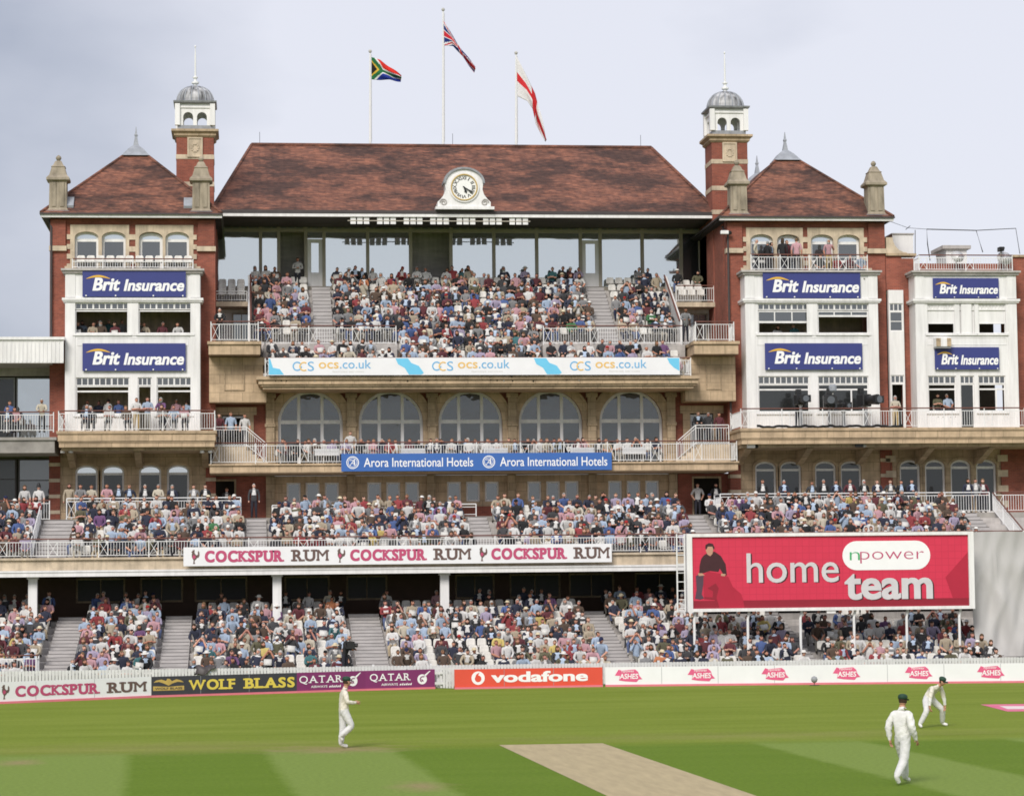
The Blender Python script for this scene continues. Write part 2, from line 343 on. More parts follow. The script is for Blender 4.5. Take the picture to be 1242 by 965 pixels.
# railings: handrail, posts and infill panels are parts
def railing(label, pts, z, h=1.0, group='white iron railings of the stands', step=2.2, bal=.125, cross=True, wood=True, zs=None, r=.0125):
    """pts: plan points; zs: height at each point"""
    P = [Vector((p[0], p[1], (zs[i] if zs else z))) for i, p in enumerate(pts)]
    root = thing('railing', label, 'railing', P[0].lerp(P[-1], .5), group)
    hr = MB()
    hr.tube([p+Vector((0, 0, h)) for p in P], .032 if wood else .026, 6); hr.build('handrail', 'rail_wood' if wood else 'white_metal', root)
    posts = []
    for a, b in zip(P[:-1], P[1:]):
        ln = (b-a).length; n = max(1, round(ln/step)); d = (b-a)/n
        for i in range(n+1):
            q = a+d*i
            if not any((q-w_).length < .05 for w_ in posts): posts.append(q)
        for i in range(n):
            s, e = a+d*i, a+d*(i+1); seg = (e-s).length; m = MB(); zt = h-.14
            u = d.normalized(); x0 = 0.0
            if cross and seg > 1.2:
                cw = .42
                m.tube([s+u*cw+Vector((0, 0, .1)), s+u*cw+Vector((0, 0, zt))], .024, 4)
                m.tube([s+u*.04+Vector((0, 0, .12)), s+u*(cw-.02)+Vector((0, 0, zt-.02))], .014, 4)
                m.tube([s+u*.04+Vector((0, 0, zt-.02)), s+u*(cw-.02)+Vector((0, 0, .12))], .014, 4); x0 = cw
            m.tube([s+Vector((0, 0, .1)), e+Vector((0, 0, .1))], .02, 4); m.tube([s+Vector((0, 0, zt)), e+Vector((0, 0, zt))], .022, 4)
            k = max(1, int((seg-x0)/bal))
            for j in range(1, k):
                q = s+u*(x0+(seg-x0)*j/k); m.tube([q+Vector((0, 0, .1)), q+Vector((0, 0, zt))], r, 4, False)
            m.build('infill_panel', 'white_metal', root)
    for q in posts: MB().tube([q, q+Vector((0, 0, h))], .029, 6).build('post', 'white_metal', root)
    return root

# signs: board with lettering and emblems
def text_geo(body, bold=0.0, shear=0.0, spacing=1.0):
    cu = bpy.data.curves.new('t', 'FONT'); cu.body = body; cu.size = 1; cu.offset = bold; cu.shear = shear; cu.space_character = spacing; cu.resolution_u = 4
    cu.fill_mode = 'FRONT'
    o = bpy.data.objects.new('t', cu); COL.objects.link(o); bpy.context.view_layer.update()
    me = bpy.data.meshes.new_from_object(o.evaluated_get(bpy.context.evaluated_depsgraph_get()))
    V = np.array([v.co[:2] for v in me.vertices]); F = [tuple(p.vertices) for p in me.polygons]
    bpy.data.objects.remove(o); bpy.data.curves.remove(cu); bpy.data.meshes.remove(me)
    return V, F
SERIF = {'C': [], 'O': [], 'S': [], 'Q': [], 'K': [(.1, 0), (.9, 0), (.1, 1), (.86, 1)], 'P': [(.16, 0), (.1, 1)], 'U': [(.12, 1), (.88, 1)], 'R': [(.12, 0), (.9, 0), (.1, 1)],
         'M': [(.06, 0), (.94, 0), (.04, 1), (.96, 1)], 'W': [(.06, 1), (.5, 1), (.94, 1)], 'L': [(.14, 0), (.14, 1)], 'F': [(.16, 0), (.12, 1)], 'B': [(.1, 0), (.1, 1)], 'A': [(.08, 0), (.92, 0)], 'T': [(.5, 0)]}
class Sign:
    def __init__(s, name, label, cat, A, B, h, mat, depth=.06, group=None, frame=None):
        A, B = Vector(A), Vector(B); s.A = A; s.U = (B-A); s.w = s.U.length; s.U.normalize(); s.h = h
        s.N = Vector((0, 0, 1)).cross(s.U)*-1; s.N = Vector((s.U.y, -s.U.x, 0)).normalized()
        s.root = thing(name, label, cat, A.lerp(B, .5), group); s.depth = depth
        s.layer = 0
        m = MB(); s.slab(m, [(0, 0), (s.w, 0), (s.w, h), (0, h)], -depth, 0); s.panel = m.build('panel', mat, s.root)
    def P(s, x, z, d): return s.A+s.U*x+Vector((0, 0, z))+s.N*d
    def slab(s, m, poly, d0, d1):
        n = len(poly); a = [s.P(x, z, d1) for x, z in poly]; b = [s.P(x, z, d0) for x, z in poly]
        m.add(a+b, [tuple(range(n)), tuple(range(2*n-1, n-1, -1))]+[(i, i+n, (i+1) % n+n, (i+1) % n) for i in range(n)])
    def poly(s, polys, mat, name='emblem', d=.008):
        m = MB()
        for p in polys: s.slab(m, p, .001, d)
        return m.build(name, mat, s.root)
    def text(s, body, x0, x1, z0, z1, mat, bold=.0, shear=0, d=.010, serif=0, name='lettering', spacing=1.0, back=.001):
        m = MB()
        heavy = max(0, bold-.02); bold = min(bold, .02); cop = [(0, 0)] if heavy <= 0 else [(heavy*a_, heavy*b_) for a_, b_ in ((-1, -.6), (1, -.6), (-1, .6), (1, .6), (0, 0))]
        def put(V, F, mn, sc):
            for i_, (ox, oy) in enumerate(cop):
                a = [s.P(x0+(x+ox-mn[0])*sc[0], z0+(y+oy-mn[1])*sc[1], d+.0006*i_) for x, y in V]; m.add(a, F)
        if not serif:
            V, F = text_geo(body, bold, shear, spacing); mn, mxx = V.min(0), V.max(0); sc = ((x1-x0)/(mxx[0]-mn[0]), (z1-z0)/(mxx[1]-mn[1]))
            put(V, F, mn, sc)
        else:
            parts = []; x = 0.0
            for ch in body:
                if ch == ' ': x += .36; continue
                V, F = text_geo(ch, bold if ch not in 'MWK' else 0); V = V-[V[:,0].min(), 0]; wd = V[:,0].max(); parts.append((V+[x, 0], F))
                if ch in SERIF:
                    zt = V[:,1].max(); zb = V[:,1].min()
                    for fx, e in SERIF[ch]:
                        c = x+wd*fx; hh = (.19 if ch not in 'MW' else .10)*serif; t = .11*serif
                        q = np.array([(c-hh, zb), (c+hh, zb), (c+hh, zb+t), (c-hh, zb+t)]) if e == 0 else np.array([(c-hh, zt-t), (c+hh, zt-t), (c+hh, zt), (c-hh, zt)])
                        parts.append((q, [(0, 1, 2, 3)]))
                x += wd+.13*spacing
            al = np.vstack([p[0] for p in parts]); mn, mxx = al.min(0), al.max(0); sc = ((x1-x0)/(mxx[0]-mn[0]), (z1-z0)/(mxx[1]-mn[1]))
            for i, (V, F) in enumerate(parts):
                bar = len(F) == 1 and len(V) == 4
                if bar: m.add([s.P(x0+(q[0]-mn[0])*sc[0], z0+(q[1]-mn[1])*sc[1], d+.004) for q in V], F)
                else: put(V, F, mn, sc)
        return m.build(name, mat, s.root)
def circ(cx, cz, r, n=24, a0=0, a1=360, sx=1): return [(cx+sx*r*math.cos(R_(a0+(a1-a0)*i/(n))), cz+r*math.sin(R_(a0+(a1-a0)*i/(n)))) for i in range(n+(0 if a1-a0 == 360 else 1))]
def arcband(cx, cz, r0, r1, a0, a1, n=16, sx=1): return circ(cx, cz, r1, n, a0, a1, sx)+circ(cx, cz, r0, n, a0, a1, sx)[::-1]
def ringpolys(cx, cz, r0, r1, a0=0, a1=360, n=24, sx=1):
    out_ = []
    for i in range(n):
        a, b = a0+(a1-a0)*i/n, a0+(a1-a0)*(i+1)/n
        out_.append(arcband(cx, cz, r0, r1, a, b, 1, sx))
    return out_

# ------------------------------------------------------------ the ground
def groundmat():
    m, N, L, b = newmat('turf')
    tc = nd(N, 'ShaderNodeTexCoord'); P = tc.outputs['Object']
    sp = nd(N, 'ShaderNodeSeparateXYZ'); L.new(P, sp.inputs[0])
    def math_(op, a, b_=None, clamp=False):
        n = nd(N, 'ShaderNodeMath', operation=op); n.use_clamp = clamp
        for i, q in enumerate((a, b_)):
            if q is None: continue
            if isinstance(q, (int, float)): n.inputs[i].default_value = q
            else: L.new(q, n.inputs[i])
        return n.outputs[0]
    X, Y = sp.outputs['X'], sp.outputs['Y']
    xr = math_('ADD', X, math_('MULTIPLY', math_('ADD', Y, 60.0), .040))      # across the mown bands
    nz = nd(N, 'ShaderNodeTexNoise', Scale=1.3, Detail=3); L.new(P, nz.inputs['Vector'])
    xr = math_('ADD', xr, math_('MULTIPLY', math_('SUBTRACT', nz.outputs['Fac'], .5), .35))
    def band(a, b_, v, s=.32):
        lo = math_('MULTIPLY', math_('SUBTRACT', v, a), 1/s, True); hi = math_('MULTIPLY', math_('SUBTRACT', b_, v), 1/s, True)
        return math_('MULTIPLY', lo, hi)
    light = None
    for a, b_ in ((-40, -13.9), (-10.7, -7.05), (2.3, 5.6), (9.2, 12.6), (16, 40)):
        q = band(a, b_, xr); light = q if light is None else math_('ADD', light, q)
    sq = math_('MULTIPLY', math_('SUBTRACT', -60.2, math_('ADD', Y, math_('MULTIPLY', math_('SUBTRACT', nz.outputs['Fac'], .5), 1.2))), .55, True)   # the square begins here
    light = math_('MULTIPLY', light, sq)
    streak = nd(N, 'ShaderNodeMapping'); streak.inputs['Scale'].default_value = (.10, .55, 1); L.new(P, streak.inputs['Vector'])
    n2 = nd(N, 'ShaderNodeTexNoise', Scale=1.0, Detail=6, Roughness=.62); L.new(streak.outputs[0], n2.inputs['Vector'])
    cr = nd(N, 'ShaderNodeValToRGB'); e = cr.color_ramp.elements
    e[0].position = .30; e[0].color = (.145, .200, .018, 1); e[1].position = .72; e[1].color = (.210, .262, .040, 1)
    L.new(n2.outputs['Fac'], cr.inputs['Fac'])
    def mix(fac, a, b_):
        n = nd(N, 'ShaderNodeMix', data_type='RGBA')
        for k, q in (('Factor', fac), ('A', a), ('B', b_)):
            if isinstance(q, tuple): n.inputs[k].default_value = q
            elif isinstance(q, float): n.inputs[k].default_value = q
            else: L.new(q, n.inputs[k])
        return n.outputs['Result']
    dark = mix(math_('MULTIPLY', sq, .72), cr.outputs['Color'], (.100, .178, .014, 1))
    col = mix(math_('MULTIPLY', light, .8), dark, (.200, .272, .062, 1))
    # worn, scuffed patches of bare soil
    for cx, cy, rx, ry, k in ((-8.6, -60.9, 1.9, 1.7, .75), (-16.6, -63.8, .75, 1.5, .55), (-7.2, -73.5, .8, 1.5, .6), (-13, -59, 6, 3, .25), (3, -58, 9, 2.0, .22)):
        dx = math_('MULTIPLY', math_('SUBTRACT', X, cx), 1/rx); dy = math_('MULTIPLY', math_('SUBTRACT', Y, cy), 1/ry)
        d = math_('SQRT', math_('ADD', math_('MULTIPLY', dx, dx), math_('MULTIPLY', dy, dy)))
        f = math_('MULTIPLY', math_('SUBTRACT', 1.15, math_('ADD', d, math_('MULTIPLY', math_('SUBTRACT', nz.outputs['Fac'], .5), 1.6))), k, True)
        col = mix(f, col, (.30, .225, .12, 1))
    fine = nd(N, 'ShaderNodeTexNoise', Scale=9, Detail=9, Roughness=.82); L.new(P, fine.inputs['Vector'])
    r = nd(N, 'ShaderNodeMapRange'); r.inputs['From Min'].default_value = .25; r.inputs['From Max'].default_value = .75; r.inputs['To Min'].default_value = .58; r.inputs['To Max'].default_value = 1.38; L.new(fine.outputs['Fac'], r.inputs['Value'])
    mul = nd(N, 'ShaderNodeMix', data_type='RGBA', blend_type='MULTIPLY'); mul.inputs['Factor'].default_value = 1; L.new(col, mul.inputs['A']); L.new(r.outputs['Result'], mul.inputs['B'])
    L.new(mul.outputs['Result'], b.inputs['Base Color']); b.inputs['Roughness'].default_value = .95; b.inputs['Specular IOR Level'].default_value = .12
    bu = nd(N, 'ShaderNodeBump', Strength=.5, Distance=.04); L.new(fine.outputs['Fac'], bu.inputs['Height']); L.new(bu.outputs['Normal'], b.inputs['Normal'])
groundmat()
plain('pitch_soil', (.43, .35, .205), .95, .18, 1.6, streak=(2.6, .4, 1), detail=9)
g = MB(); g.add([(-400, -400, 0), (400, -400, 0), (400, 400, 0), (-400, 400, 0)], [(0, 1, 2, 3)])
o = g.build('ground', 'turf', kind='structure'); o.data.transform(Matrix.Translation(o.location)); o.location = (0, 0, 0)
tag(o, 'green mown turf of the cricket field with lighter bands', 'turf')
p = [at(605, 903, z=0), at(731, 901, z=0), at(924, 967, z=0), at(741, 967, z=0)]
d1 = (p[3]-p[0]); d2 = (p[2]-p[1])
g = MB(); g.add([(p[0].x, p[0].y, .005), (p[3].x+d1.x*.25, p[3].y+d1.y*.25, .005), (p[2].x+d2.x*.25, p[2].y+d2.y*.25, .005), (p[1].x, p[1].y, .005)], [(0, 1, 2, 3)])
g.build('pitch', 'pitch_soil', label='bare straw coloured strip of the cricket pitch on the turf', cat='pitch', kind='structure')
q = [at(1189, 854, z=0), at(1222, 862.5, z=0), at(1262, 862, z=0), at(1262, 853, z=0)]
g = MB(); g.add([(a.x, a.y, .005) for a in q], [(3, 2, 1, 0)])
o = g.build('painted_mark', 'emblem_pink', label='pink advertisement painted on the grass behind the bending fielder', cat='ground marking', kind='structure')
plain('paint_white', (.75, .62, .62), .8, .1, 3)
g = MB(); q = [at(1212, 856, z=0), at(1222, 859.8, z=0), at(1262, 859.5, z=0), at(1262, 856, z=0)]
g.add([(a.x, a.y, .009) for a in q], [(3, 2, 1, 0)]); g.build('lettering', 'paint_white', o)

# ------------------------------------------------------------ terraces: ground level, first balcony, upper deck
G_Y0, G_DY, G_DZ, G_N = -20.5, 1.14, .278, 11
B_Y0, B_DY, B_Z0, B_DZ, B_N = -11.2, 1.06, 5.42, .37, 6
U_Y0, U_DY, U_Z0, U_DZ, U_N = -.55, .74, 14.55, .47, 13
XL, XR = -26.5, 30.5
def steps_mesh(m, x0, x1, y0, z0, dy, dz, n, sub=1, zb=None):
    """solid flight: n rows, each with sub half steps, side face closed"""
    pr = []
    for k in range(n*sub):
        y, z = y0+dy*k/sub, z0+dz*k/sub
        pr += [(y, z), (y+dy/sub, z)]
    yb = pr[-1][0]; low = zb if zb is not None else z0-.35
    poly = [(y0, low)]+pr+[(yb, low if zb is not None else pr[-1][1]-.35)]
    m.prismx(poly, x0, x1)
t = thing('seating_terrace', 'stepped concrete terrace at ground level behind the white picket fence', 'terrace', (0, -17, 0))
m = MB(); steps_mesh(m, XL, XR, G_Y0-.45, -.05, G_DY, G_DZ, G_N, 1, -.3); m.build('stepped_floor', 'concrete', t)
AG = [(gx(52, 770, -18), gx(86, 770, -18)), (gx(191, 780, -20), gx(226, 780, -20)), (gx(437, 800, -21.5), gx(478, 800, -21.5)), (gx(748, 800, -21.5), gx(782, 800, -21.5)), (gx(990, 795, -21.5), gx(1014, 795, -21.5)), (gx(1228, 795, -21.5), gx(1250, 795, -21.5))]
for a, b in AG:
    m = MB(); steps_mesh(m, a, b, G_Y0-.6, .02, G_DY, G_DZ, G_N, 2, -.2); m.build('stairway', 'step_paint', t)
    m = MB()
    for k in range(G_N*2): m.box(a+.02, b-.02, G_Y0-.604+G_DY*k/2, G_Y0-.56+G_DY*k/2, .005+G_DZ*k/2, .024+G_DZ*k/2)
    m.build('step_nosing', 'gutter_dark', t)
yb = G_Y0-.45+G_DY*G_N; zb = -.05+G_DZ*(G_N-1)
MB().box(XL, XR, yb, -3.2, zb-.3, zb-.004).build('concourse_floor', 'grey_concrete', t)
# back wall of the ground level with its windows
bw = thing('back_wall', 'dim brick back wall with wide windows under the first balcony', 'wall', (0, -4, 2.6))
ops = []
for u0, u1 in ((92, 152), (170, 222), (236, 300), (345, 400), (420, 470), (552, 600), (618, 680), (690, 745), (770, 830), (860, 915), (940, 1000), (1030, 1090)):
    ops.append(((gx(u0, 712, -4.4)+gx(u1, 712, -4.4))/2, (gx(u1, 712, -4.4)-gx(u0, 712, -4.4))/2, 3.55, 4.75, 0))
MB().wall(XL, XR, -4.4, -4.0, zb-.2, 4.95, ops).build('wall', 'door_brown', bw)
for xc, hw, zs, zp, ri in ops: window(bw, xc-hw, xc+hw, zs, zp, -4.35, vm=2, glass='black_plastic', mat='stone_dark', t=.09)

# the first balcony
t = thing('spectator_balcony', 'long first balcony of stepped seating on white columns', 'balcony', (0, -6, 4.9))
fb = 2.2
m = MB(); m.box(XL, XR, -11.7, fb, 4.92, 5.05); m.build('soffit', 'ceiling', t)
m = MB(); m.box(XL, XR, -11.80, -11.55, 5.09, 5.56); m.box(XL, XR, -11.92, -11.55, 5.56, 5.66); m.build('fascia', 'stone_pale', t)
m = MB(); m.box(XL, XR, -12.02, -11.76, 4.80, 5.07); m.box(XL, XR, -12.06, -11.98, 5.0, 5.085); m.build('gutter', 'white_paint', t)
m = MB(); steps_mesh(m, XL, XR, B_Y0-.40, B_Z0, B_DY, B_DZ, B_N, 1, 5.06); m.build('stepped_floor', 'concrete', t)
AB = [(gx(42, 650, -10.9), gx(80, 650, -10.9)), (gx(299, 650, -10.9), gx(324, 650, -10.9)), (gx(579, 650, -10.9), gx(603, 650, -10.9)), (gx(852, 650, -10.9), gx(877, 650, -10.9)), (gx(1190, 640, -10.9), gx(1222, 640, -10.9))]
for a, b in AB:
    m = MB(); steps_mesh(m, a, b, B_Y0-.5, B_Z0+.07, B_DY, B_DZ, B_N, 2, 5.07); m.build('stairway', 'step_paint', t)
    m = MB()
    for k in range(B_N*2): m.box(a+.02, b-.02, B_Y0-.504+B_DY*k/2, B_Y0-.46+B_DY*k/2, B_Z0+.05+B_DZ*k/2, B_Z0+.074+B_DZ*k/2)
    m.build('step_nosing', 'gutter_dark', t)
B_BACK = B_Y0-.40+B_DY*B_N; B_ZT = B_Z0+B_DZ*(B_N-1)
MB().box(XL, XR, B_BACK, fb, 5.06, B_ZT+.30).build('walkway_floor', 'grey_concrete', t)
for u in (40, 336, 539, 838):
    x = gx(u, 720, -11.3); c = MB().box(x-.2, x+.2, -11.5, -11.1, 1.0, 4.92); c.box(x-.26, x+.26, -11.56, -11.04, 4.7, 4.915); c.build('column', 'white_paint', t)

# ------------------------------------------------------------ the pavilion (centre block)
PX0, PX1 = -12.66, 14.2
pav = thing('pavilion_building', 'red brick pavilion centre with tan stone arcade, stepped upper deck and long tiled roof', 'building', (.75, 3, 7.2))
# lower wall under the arcade balcony: stone with triple small windows
low = []; wins = []
BAYC = [gx(u, 500, 2.0) for u in (376.5, 474, 570.5, 667.5, 765)]
for c in BAYC:
    for dx in (-.98, 0, .98): wins.append((c+dx+.1, .36, B_ZT+.3+.95, 9.55, 0))
MB().wall(gx(325, 600, 2), gx(822, 600, 2), 2.0, 2.5, B_ZT+.2, 9.9, wins).build('lower_wall', 'stone', pav)
for xc, hw, zs, zp, ri in wins: window(pav, xc-hw, xc+hw, zs, zp, 2.1, t=.09, glass='glass_mid')
m = MB()
for i, c in enumerate(BAYC+[2*BAYC[-1]-BAYC[-2]]):
    x = c-(BAYC[1]-BAYC[0])/2; MB().box(x-.22, x+.22, 1.78, 2.0, B_ZT+.2, 9.9).build('lower_pilaster', 'stone_dark', pav)
m = MB().box(gx(325, 600, 2), gx(822, 600, 2), 1.86, 2.0, B_ZT+.2, B_ZT+1.0); m.build('plinth', 'brick', pav)
xl, xr = gx(325, 600, 2), gx(822, 600, 2)
for a, b, nm in ((PX0-.2, xl, 0), (xr, PX1+.1, 1)):      # brick ends with a dark doorway
    dc = gx(268, 600, 2) if nm == 0 else gx(857, 600, 2)
    MB().wall(a, b, 1.9, 2.4, B_ZT+.2, 9.9, [(dc, .78, B_ZT+.2, 9.75, 0)]).build('end_wall', 'brick', pav)
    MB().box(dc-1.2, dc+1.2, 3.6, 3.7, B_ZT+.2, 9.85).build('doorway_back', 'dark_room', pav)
    MB().frame(dc-.78, dc+.78, B_ZT+.2, 9.75, .1, 1.93, 2.05).build('door_frame', 'stone_dark', pav)
# arcade balcony
AZ = 10.38
m = MB().box(PX0-.15, PX1-.2, -1.25, 2.6, 9.93, AZ-.08); m.box(PX0-.2, PX1-.15, -1.35, 2.6, AZ-.08, AZ); m.build('arcade_balcony', 'stone', pav)
# arcade wall: five tall arches
HW = (gx(416, 515, 2)-gx(337.5, 515, 2))/2; ZSP = gz(376, 512, 2.0); RI = gz(376, 474, 2.0)-ZSP
xa, xb = BAYC[0]-HW-.62, BAYC[4]+HW+.62; ZTOP = 14.9
arch = [(c, HW, AZ, ZSP, RI) for c in BAYC]
MB().wall(xa, xb, 2.0, 2.6, AZ, ZTOP, arch, 18).build('arcade_wall', 'brick', pav)
for c in BAYC:
    m = MB(); m.archring(c, HW+.36, AZ, ZSP, RI+.36, .36, 1.90, 2.0, 18, False); m.archring(c, HW+.48, AZ+.0, ZSP, RI+.48, .12, 1.84, 1.999, 18, False); m.build('arch_surround', 'stone', pav)
    arched(pav, c, HW, AZ, ZSP, RI, 2.14, mull=(-.36, .36), trans=(ZSP+.02,), t=.14, bars=.16, glass='glass_arch')
    MB().box(c-HW+.15, c+HW-.15, 2.24, 2.26, AZ+.1, AZ+.9).build('window_base', 'white_paint', pav)
for i in range(6):
    x = (BAYC[0]-(BAYC[1]-BAYC[0])/2) + i*(BAYC[4]-BAYC[0])/4
    m = MB().box(x-.22, x+.22, 1.72, 1.84, AZ, 13.9); m.box(x-.30, x+.30, 1.66, 1.9, 13.9, 14.12); m.box(x-.27, x+.27, 1.68, 1.86, AZ, AZ+.5)
    m.prismx([(1.84, 14.12), (1.2, 14.12+.55), (1.2, ZTOP), (1.84, ZTOP)], x-.13, x+.13); m.box(x-.27, x+.27, 1.66, 1.88, 12.42, 12.58); m.build('pilaster', 'stone_dark', pav)
for a, b, uc in ((PX0-.2, xa, 284), (xb, PX1+.1, 851)):
    dc = gx(uc, 510, 2); MB().wall(a, b, 2.0, 2.5, AZ, ZTOP, [(dc, .62, AZ, 13.05, 0)]).build('end_wall', 'brick', pav)
    m = MB(); m.box(dc-1.0, dc-.62, 1.93, 2.3, AZ, 13.05); m.box(dc+.62, dc+1.0, 1.93, 2.3, AZ, 13.05); m.box(dc-1.15, dc+1.15, 1.9, 2.3, 13.05, 13.45); m.build('door_surround', 'stone', pav)
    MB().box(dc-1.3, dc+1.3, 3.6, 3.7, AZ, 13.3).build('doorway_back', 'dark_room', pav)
    window(pav, dc-.6, dc+.6, AZ, 13.0, 2.12, t=.1, glass='glass_mid' if uc > 500 else None, name='door_frame', hm=(.76,))
# landings with stairs at each end of the arcade balcony
LZ = gz(285, 563, 1)+.95
for s, a, b in ((-1, PX0, gx(299, 520, 1)), (1, gx(841, 520, 1), PX1-.3)):
    m = MB(); m.box(a, b, .2, 2.0, AZ, AZ+.95)
    for k in range(4):
        e = (b if s < 0 else a); st = .27
        if s < 0: m.box(b+st*k, b+st*(k+1), .2, 2.0, AZ, AZ+.95-.2*(k+1))
        else: m.box(a-st*(k+1), a-st*k, .2, 2.0, AZ, AZ+.95-.2*(k+1))
    m.build('landing_steps', 'stone_pale', pav)
# upper deck: front cornice, stepped floor, side galleries
UX0, UX1 = gx(311, 460, -1), gx(849, 460, -1)
def cornice(m, x0, x1, y0, y1, levels):
    for zz0, zz1, off in levels: m.box(x0+off, x1-off, y0+off, y1, zz0, zz1)
m = MB(); cornice(m, UX0, UX1, -1.15, 1.9, ((14.62, 14.78, 0), (14.40, 14.62, .10), (14.30, 14.40, .2), (14.16, 14.30, .32)))
m.build('deck_cornice', 'stone', pav)
for s in (-1, 1):
    a, b = (PX0-.2, UX0+.5) if s < 0 else (UX1-.5, PX1+.1)
    MB().box(a, b, .55, 1.95, 13.6, 15.9).build('deck_bracket', 'stone', pav)
    c0, c1 = (a+.75, b-1.1) if s < 0 else (a+1.1, b-.75)
    m = MB().frame(c0, c1, 14.2, 15.5, .05, .50, .56); m.build('bracket_moulding', 'stone_dark', pav)
    a2, b2 = (gx(253, 420, -.5), UX0+.2) if s < 0 else (UX1-.2, gx(895, 420, -.5))
    m = MB(); m.box(a2, b2, -.6, 4.5, 15.93, 16.45); m.box(a2-.06, b2+.06, -.7, 4.5, 16.45, 16.6); m.build('side_balcony', 'stone', pav)
def u_at(k): return U_Y0-.38+U_DY*k, U_Z0+U_DZ*k
m = MB(); steps_mesh(m, UX0+.35, UX1-.35, U_Y0-.38, U_Z0, U_DY, U_DZ, 3, 1, 14.3)
cu0, cu1 = gx(484, 437, -.3), gx(663, 437, -.3)
steps_mesh(m, cu0, cu1, *u_at(3), U_DY, U_DZ, 2, 1, 14.3)
gy = u_at(3)[0]; m.build('front_steps', 'concrete', pav)
GZ = 16.6     # gangway level
k0 = 5; ys, zs_ = u_at(k0)
ULx, URx = gx(303, 385, 3.4), gx(822, 385, 3.4)
MB().box(UX0+.35, cu0, u_at(3)[0], u_at(5)[0], 14.4, GZ).build('gangway', 'concrete', pav); MB().box(cu1, UX1-.35, u_at(3)[0], u_at(5)[0], 14.4, GZ).build('gangway', 'concrete', pav)
m = MB(); steps_mesh(m, ULx, URx, ys, zs_, U_DY, U_DZ, U_N-k0, 1, 14.4); m.build('stepped_floor', 'concrete', pav)
AU = [(gx(381, 385, 3.4), gx(404, 385, 3.4)), (gx(725, 385, 3.4), gx(748, 385, 3.4))]
for a, b in AU:
    m = MB(); steps_mesh(m, a, b, ys-.3, zs_-.02, U_DY, U_DZ, U_N-k0, 2, 14.4); m.build('stairway', 'step_paint', pav)
    m = MB()
    for k in range((U_N-k0)*2): m.box(a+.02, b-.02, ys-.304+U_DY*k/2, ys-.25+U_DY*k/2, zs_-.04+U_DZ*k/2, zs_-.016+U_DZ*k/2)
    m.build('step_nosing', 'gutter_dark', pav)
UY_B, UZ_T = u_at(U_N)[0], U_Z0+U_DZ*(U_N-1)
MB().box(PX0-.1, PX1, UY_B, 9.6, 14.5, UZ_T+.1).build('top_floor', 'concrete', pav)
for s in (-1, 1):    # slanting parapets and the little galleries beside the stepped floor
    x = ULx if s < 0 else URx
    m = MB(); a, b = u_at(k0), u_at(U_N-2)
    m.prismx([(a[0]-.2, a[1]-.6), (b[0], b[1]-.4), (b[0], b[1]+1.2), (a[0]-.2, a[1]+1.05)], x-.09 if s < 0 else x, x if s < 0 else x+.09); m.build('side_parapet', 'white_paint', pav)
    m = MB(); m.tube([(x-.05*-s*-1, a[0]-.2, a[1]+1.1), (x-.05*-s*-1, b[0], b[1]+1.24)], .05, 6); m.build('parapet_rail', 'rail_wood', pav)
    a, b = (PX0-.1, x-.1) if s < 0 else (x+.1, PX1)
    MB().box(a, b, 4.6, UY_B, 18.95, 19.2).build('gallery_floor', 'stone_pale', pav)
    MB().box(a, b, 6.2, 6.4, GZ, 18.95).build('gallery_wall', 'white_paint', pav)
    dx = gx(293, 395, 6.2) if s < 0 else gx(847, 395, 6.2)
    window(pav, dx-.5, dx+.5, GZ, 18.75, 6.1, vm=2, glass='glass_mid', mat='cream_frame', name='door')
    MB().box(a, b, 2.0, 6.2, GZ-1.5, GZ).build('side_floor', 'concrete', pav)
# glazed back wall of the upper deck
GY = 9.0; Z0, Z1, Z2 = UZ_T+.1, gz(560, 281, GY), gz(560, 262, GY)
mull = [262, 316, 338, 371, 393, 446, 498, 547, 599, 651, 704, 728, 779, 826, 849]
mx_ = [gx(u, 310, GY) for u in mull]
gw = MB()
for i, x in enumerate(mx_): gw.box(x-.09, x+.09, GY-.09, GY+.12, Z0, Z2+.1)
gw.box(mx_[0], mx_[-1], GY-.06, GY+.1, Z1-.06, Z1+.12); gw.box(mx_[0], mx_[-1], GY-.05, GY+.1, Z0, Z0+.25)
gwo = gw.build('glazed_screen', 'cream_frame', pav)
OPEN = (2, 6)
for i in range(len(mx_)-1):
    a, b = mx_[i]+.09, mx_[i+1]-.09
    if i in (3, 10): continue
    if i in OPEN:
        MB().box(a-.5, b+.5, GY+1.6, GY+1.7, Z0, Z1+.3).build('room_back', 'concrete', pav); continue
    MB().box(a, b, GY+.02, GY+.045, Z0+.2, Z1-.05).build('pane', 'glass_dark' if i == 13 else 'glass_sky', gwo)
for i in (3, 10):
    a, b = mx_[i]+.09, mx_[i+1]-.09
    f = MB().frame(a, b, Z0+.25, Z1-.45, .2, GY-.03, GY+.06); f.box(a+.2, b-.2, GY-.02, GY+.05, Z0+.45, Z0+1.0)
    d = f.build('door', 'white_paint', pav); MB().box(a+.18, b-.18, GY+.01, GY+.03, Z0+1.0, Z1-.62).build('pane', 'glass_sky', d)
    MB().box(a, b, GY+.02, GY+.04, Z1-.45, Z1-.05).build('fanlight', 'glass_sky', pav)
m = MB().box(mx_[0]-.1, mx_[-1]+.1, GY+.05, GY+.09, Z1+.12, Z2+.3); m.build('transom_panel', 'grey_plastic', pav)
tr = MB(); n = 62
for i in range(n+1):
    x = mx_[0]+(mx_[-1]-mx_[0])*i/n; tr.box(x-.035, x+.035, GY-.02, GY+.05, Z1+.12, Z2+.1)
tr.box(mx_[0], mx_[-1], GY-.015, GY+.045, (Z1+Z2)/2+.02, (Z1+Z2)/2+.07); tr.build('transom_bars', 'cream_frame', pav)
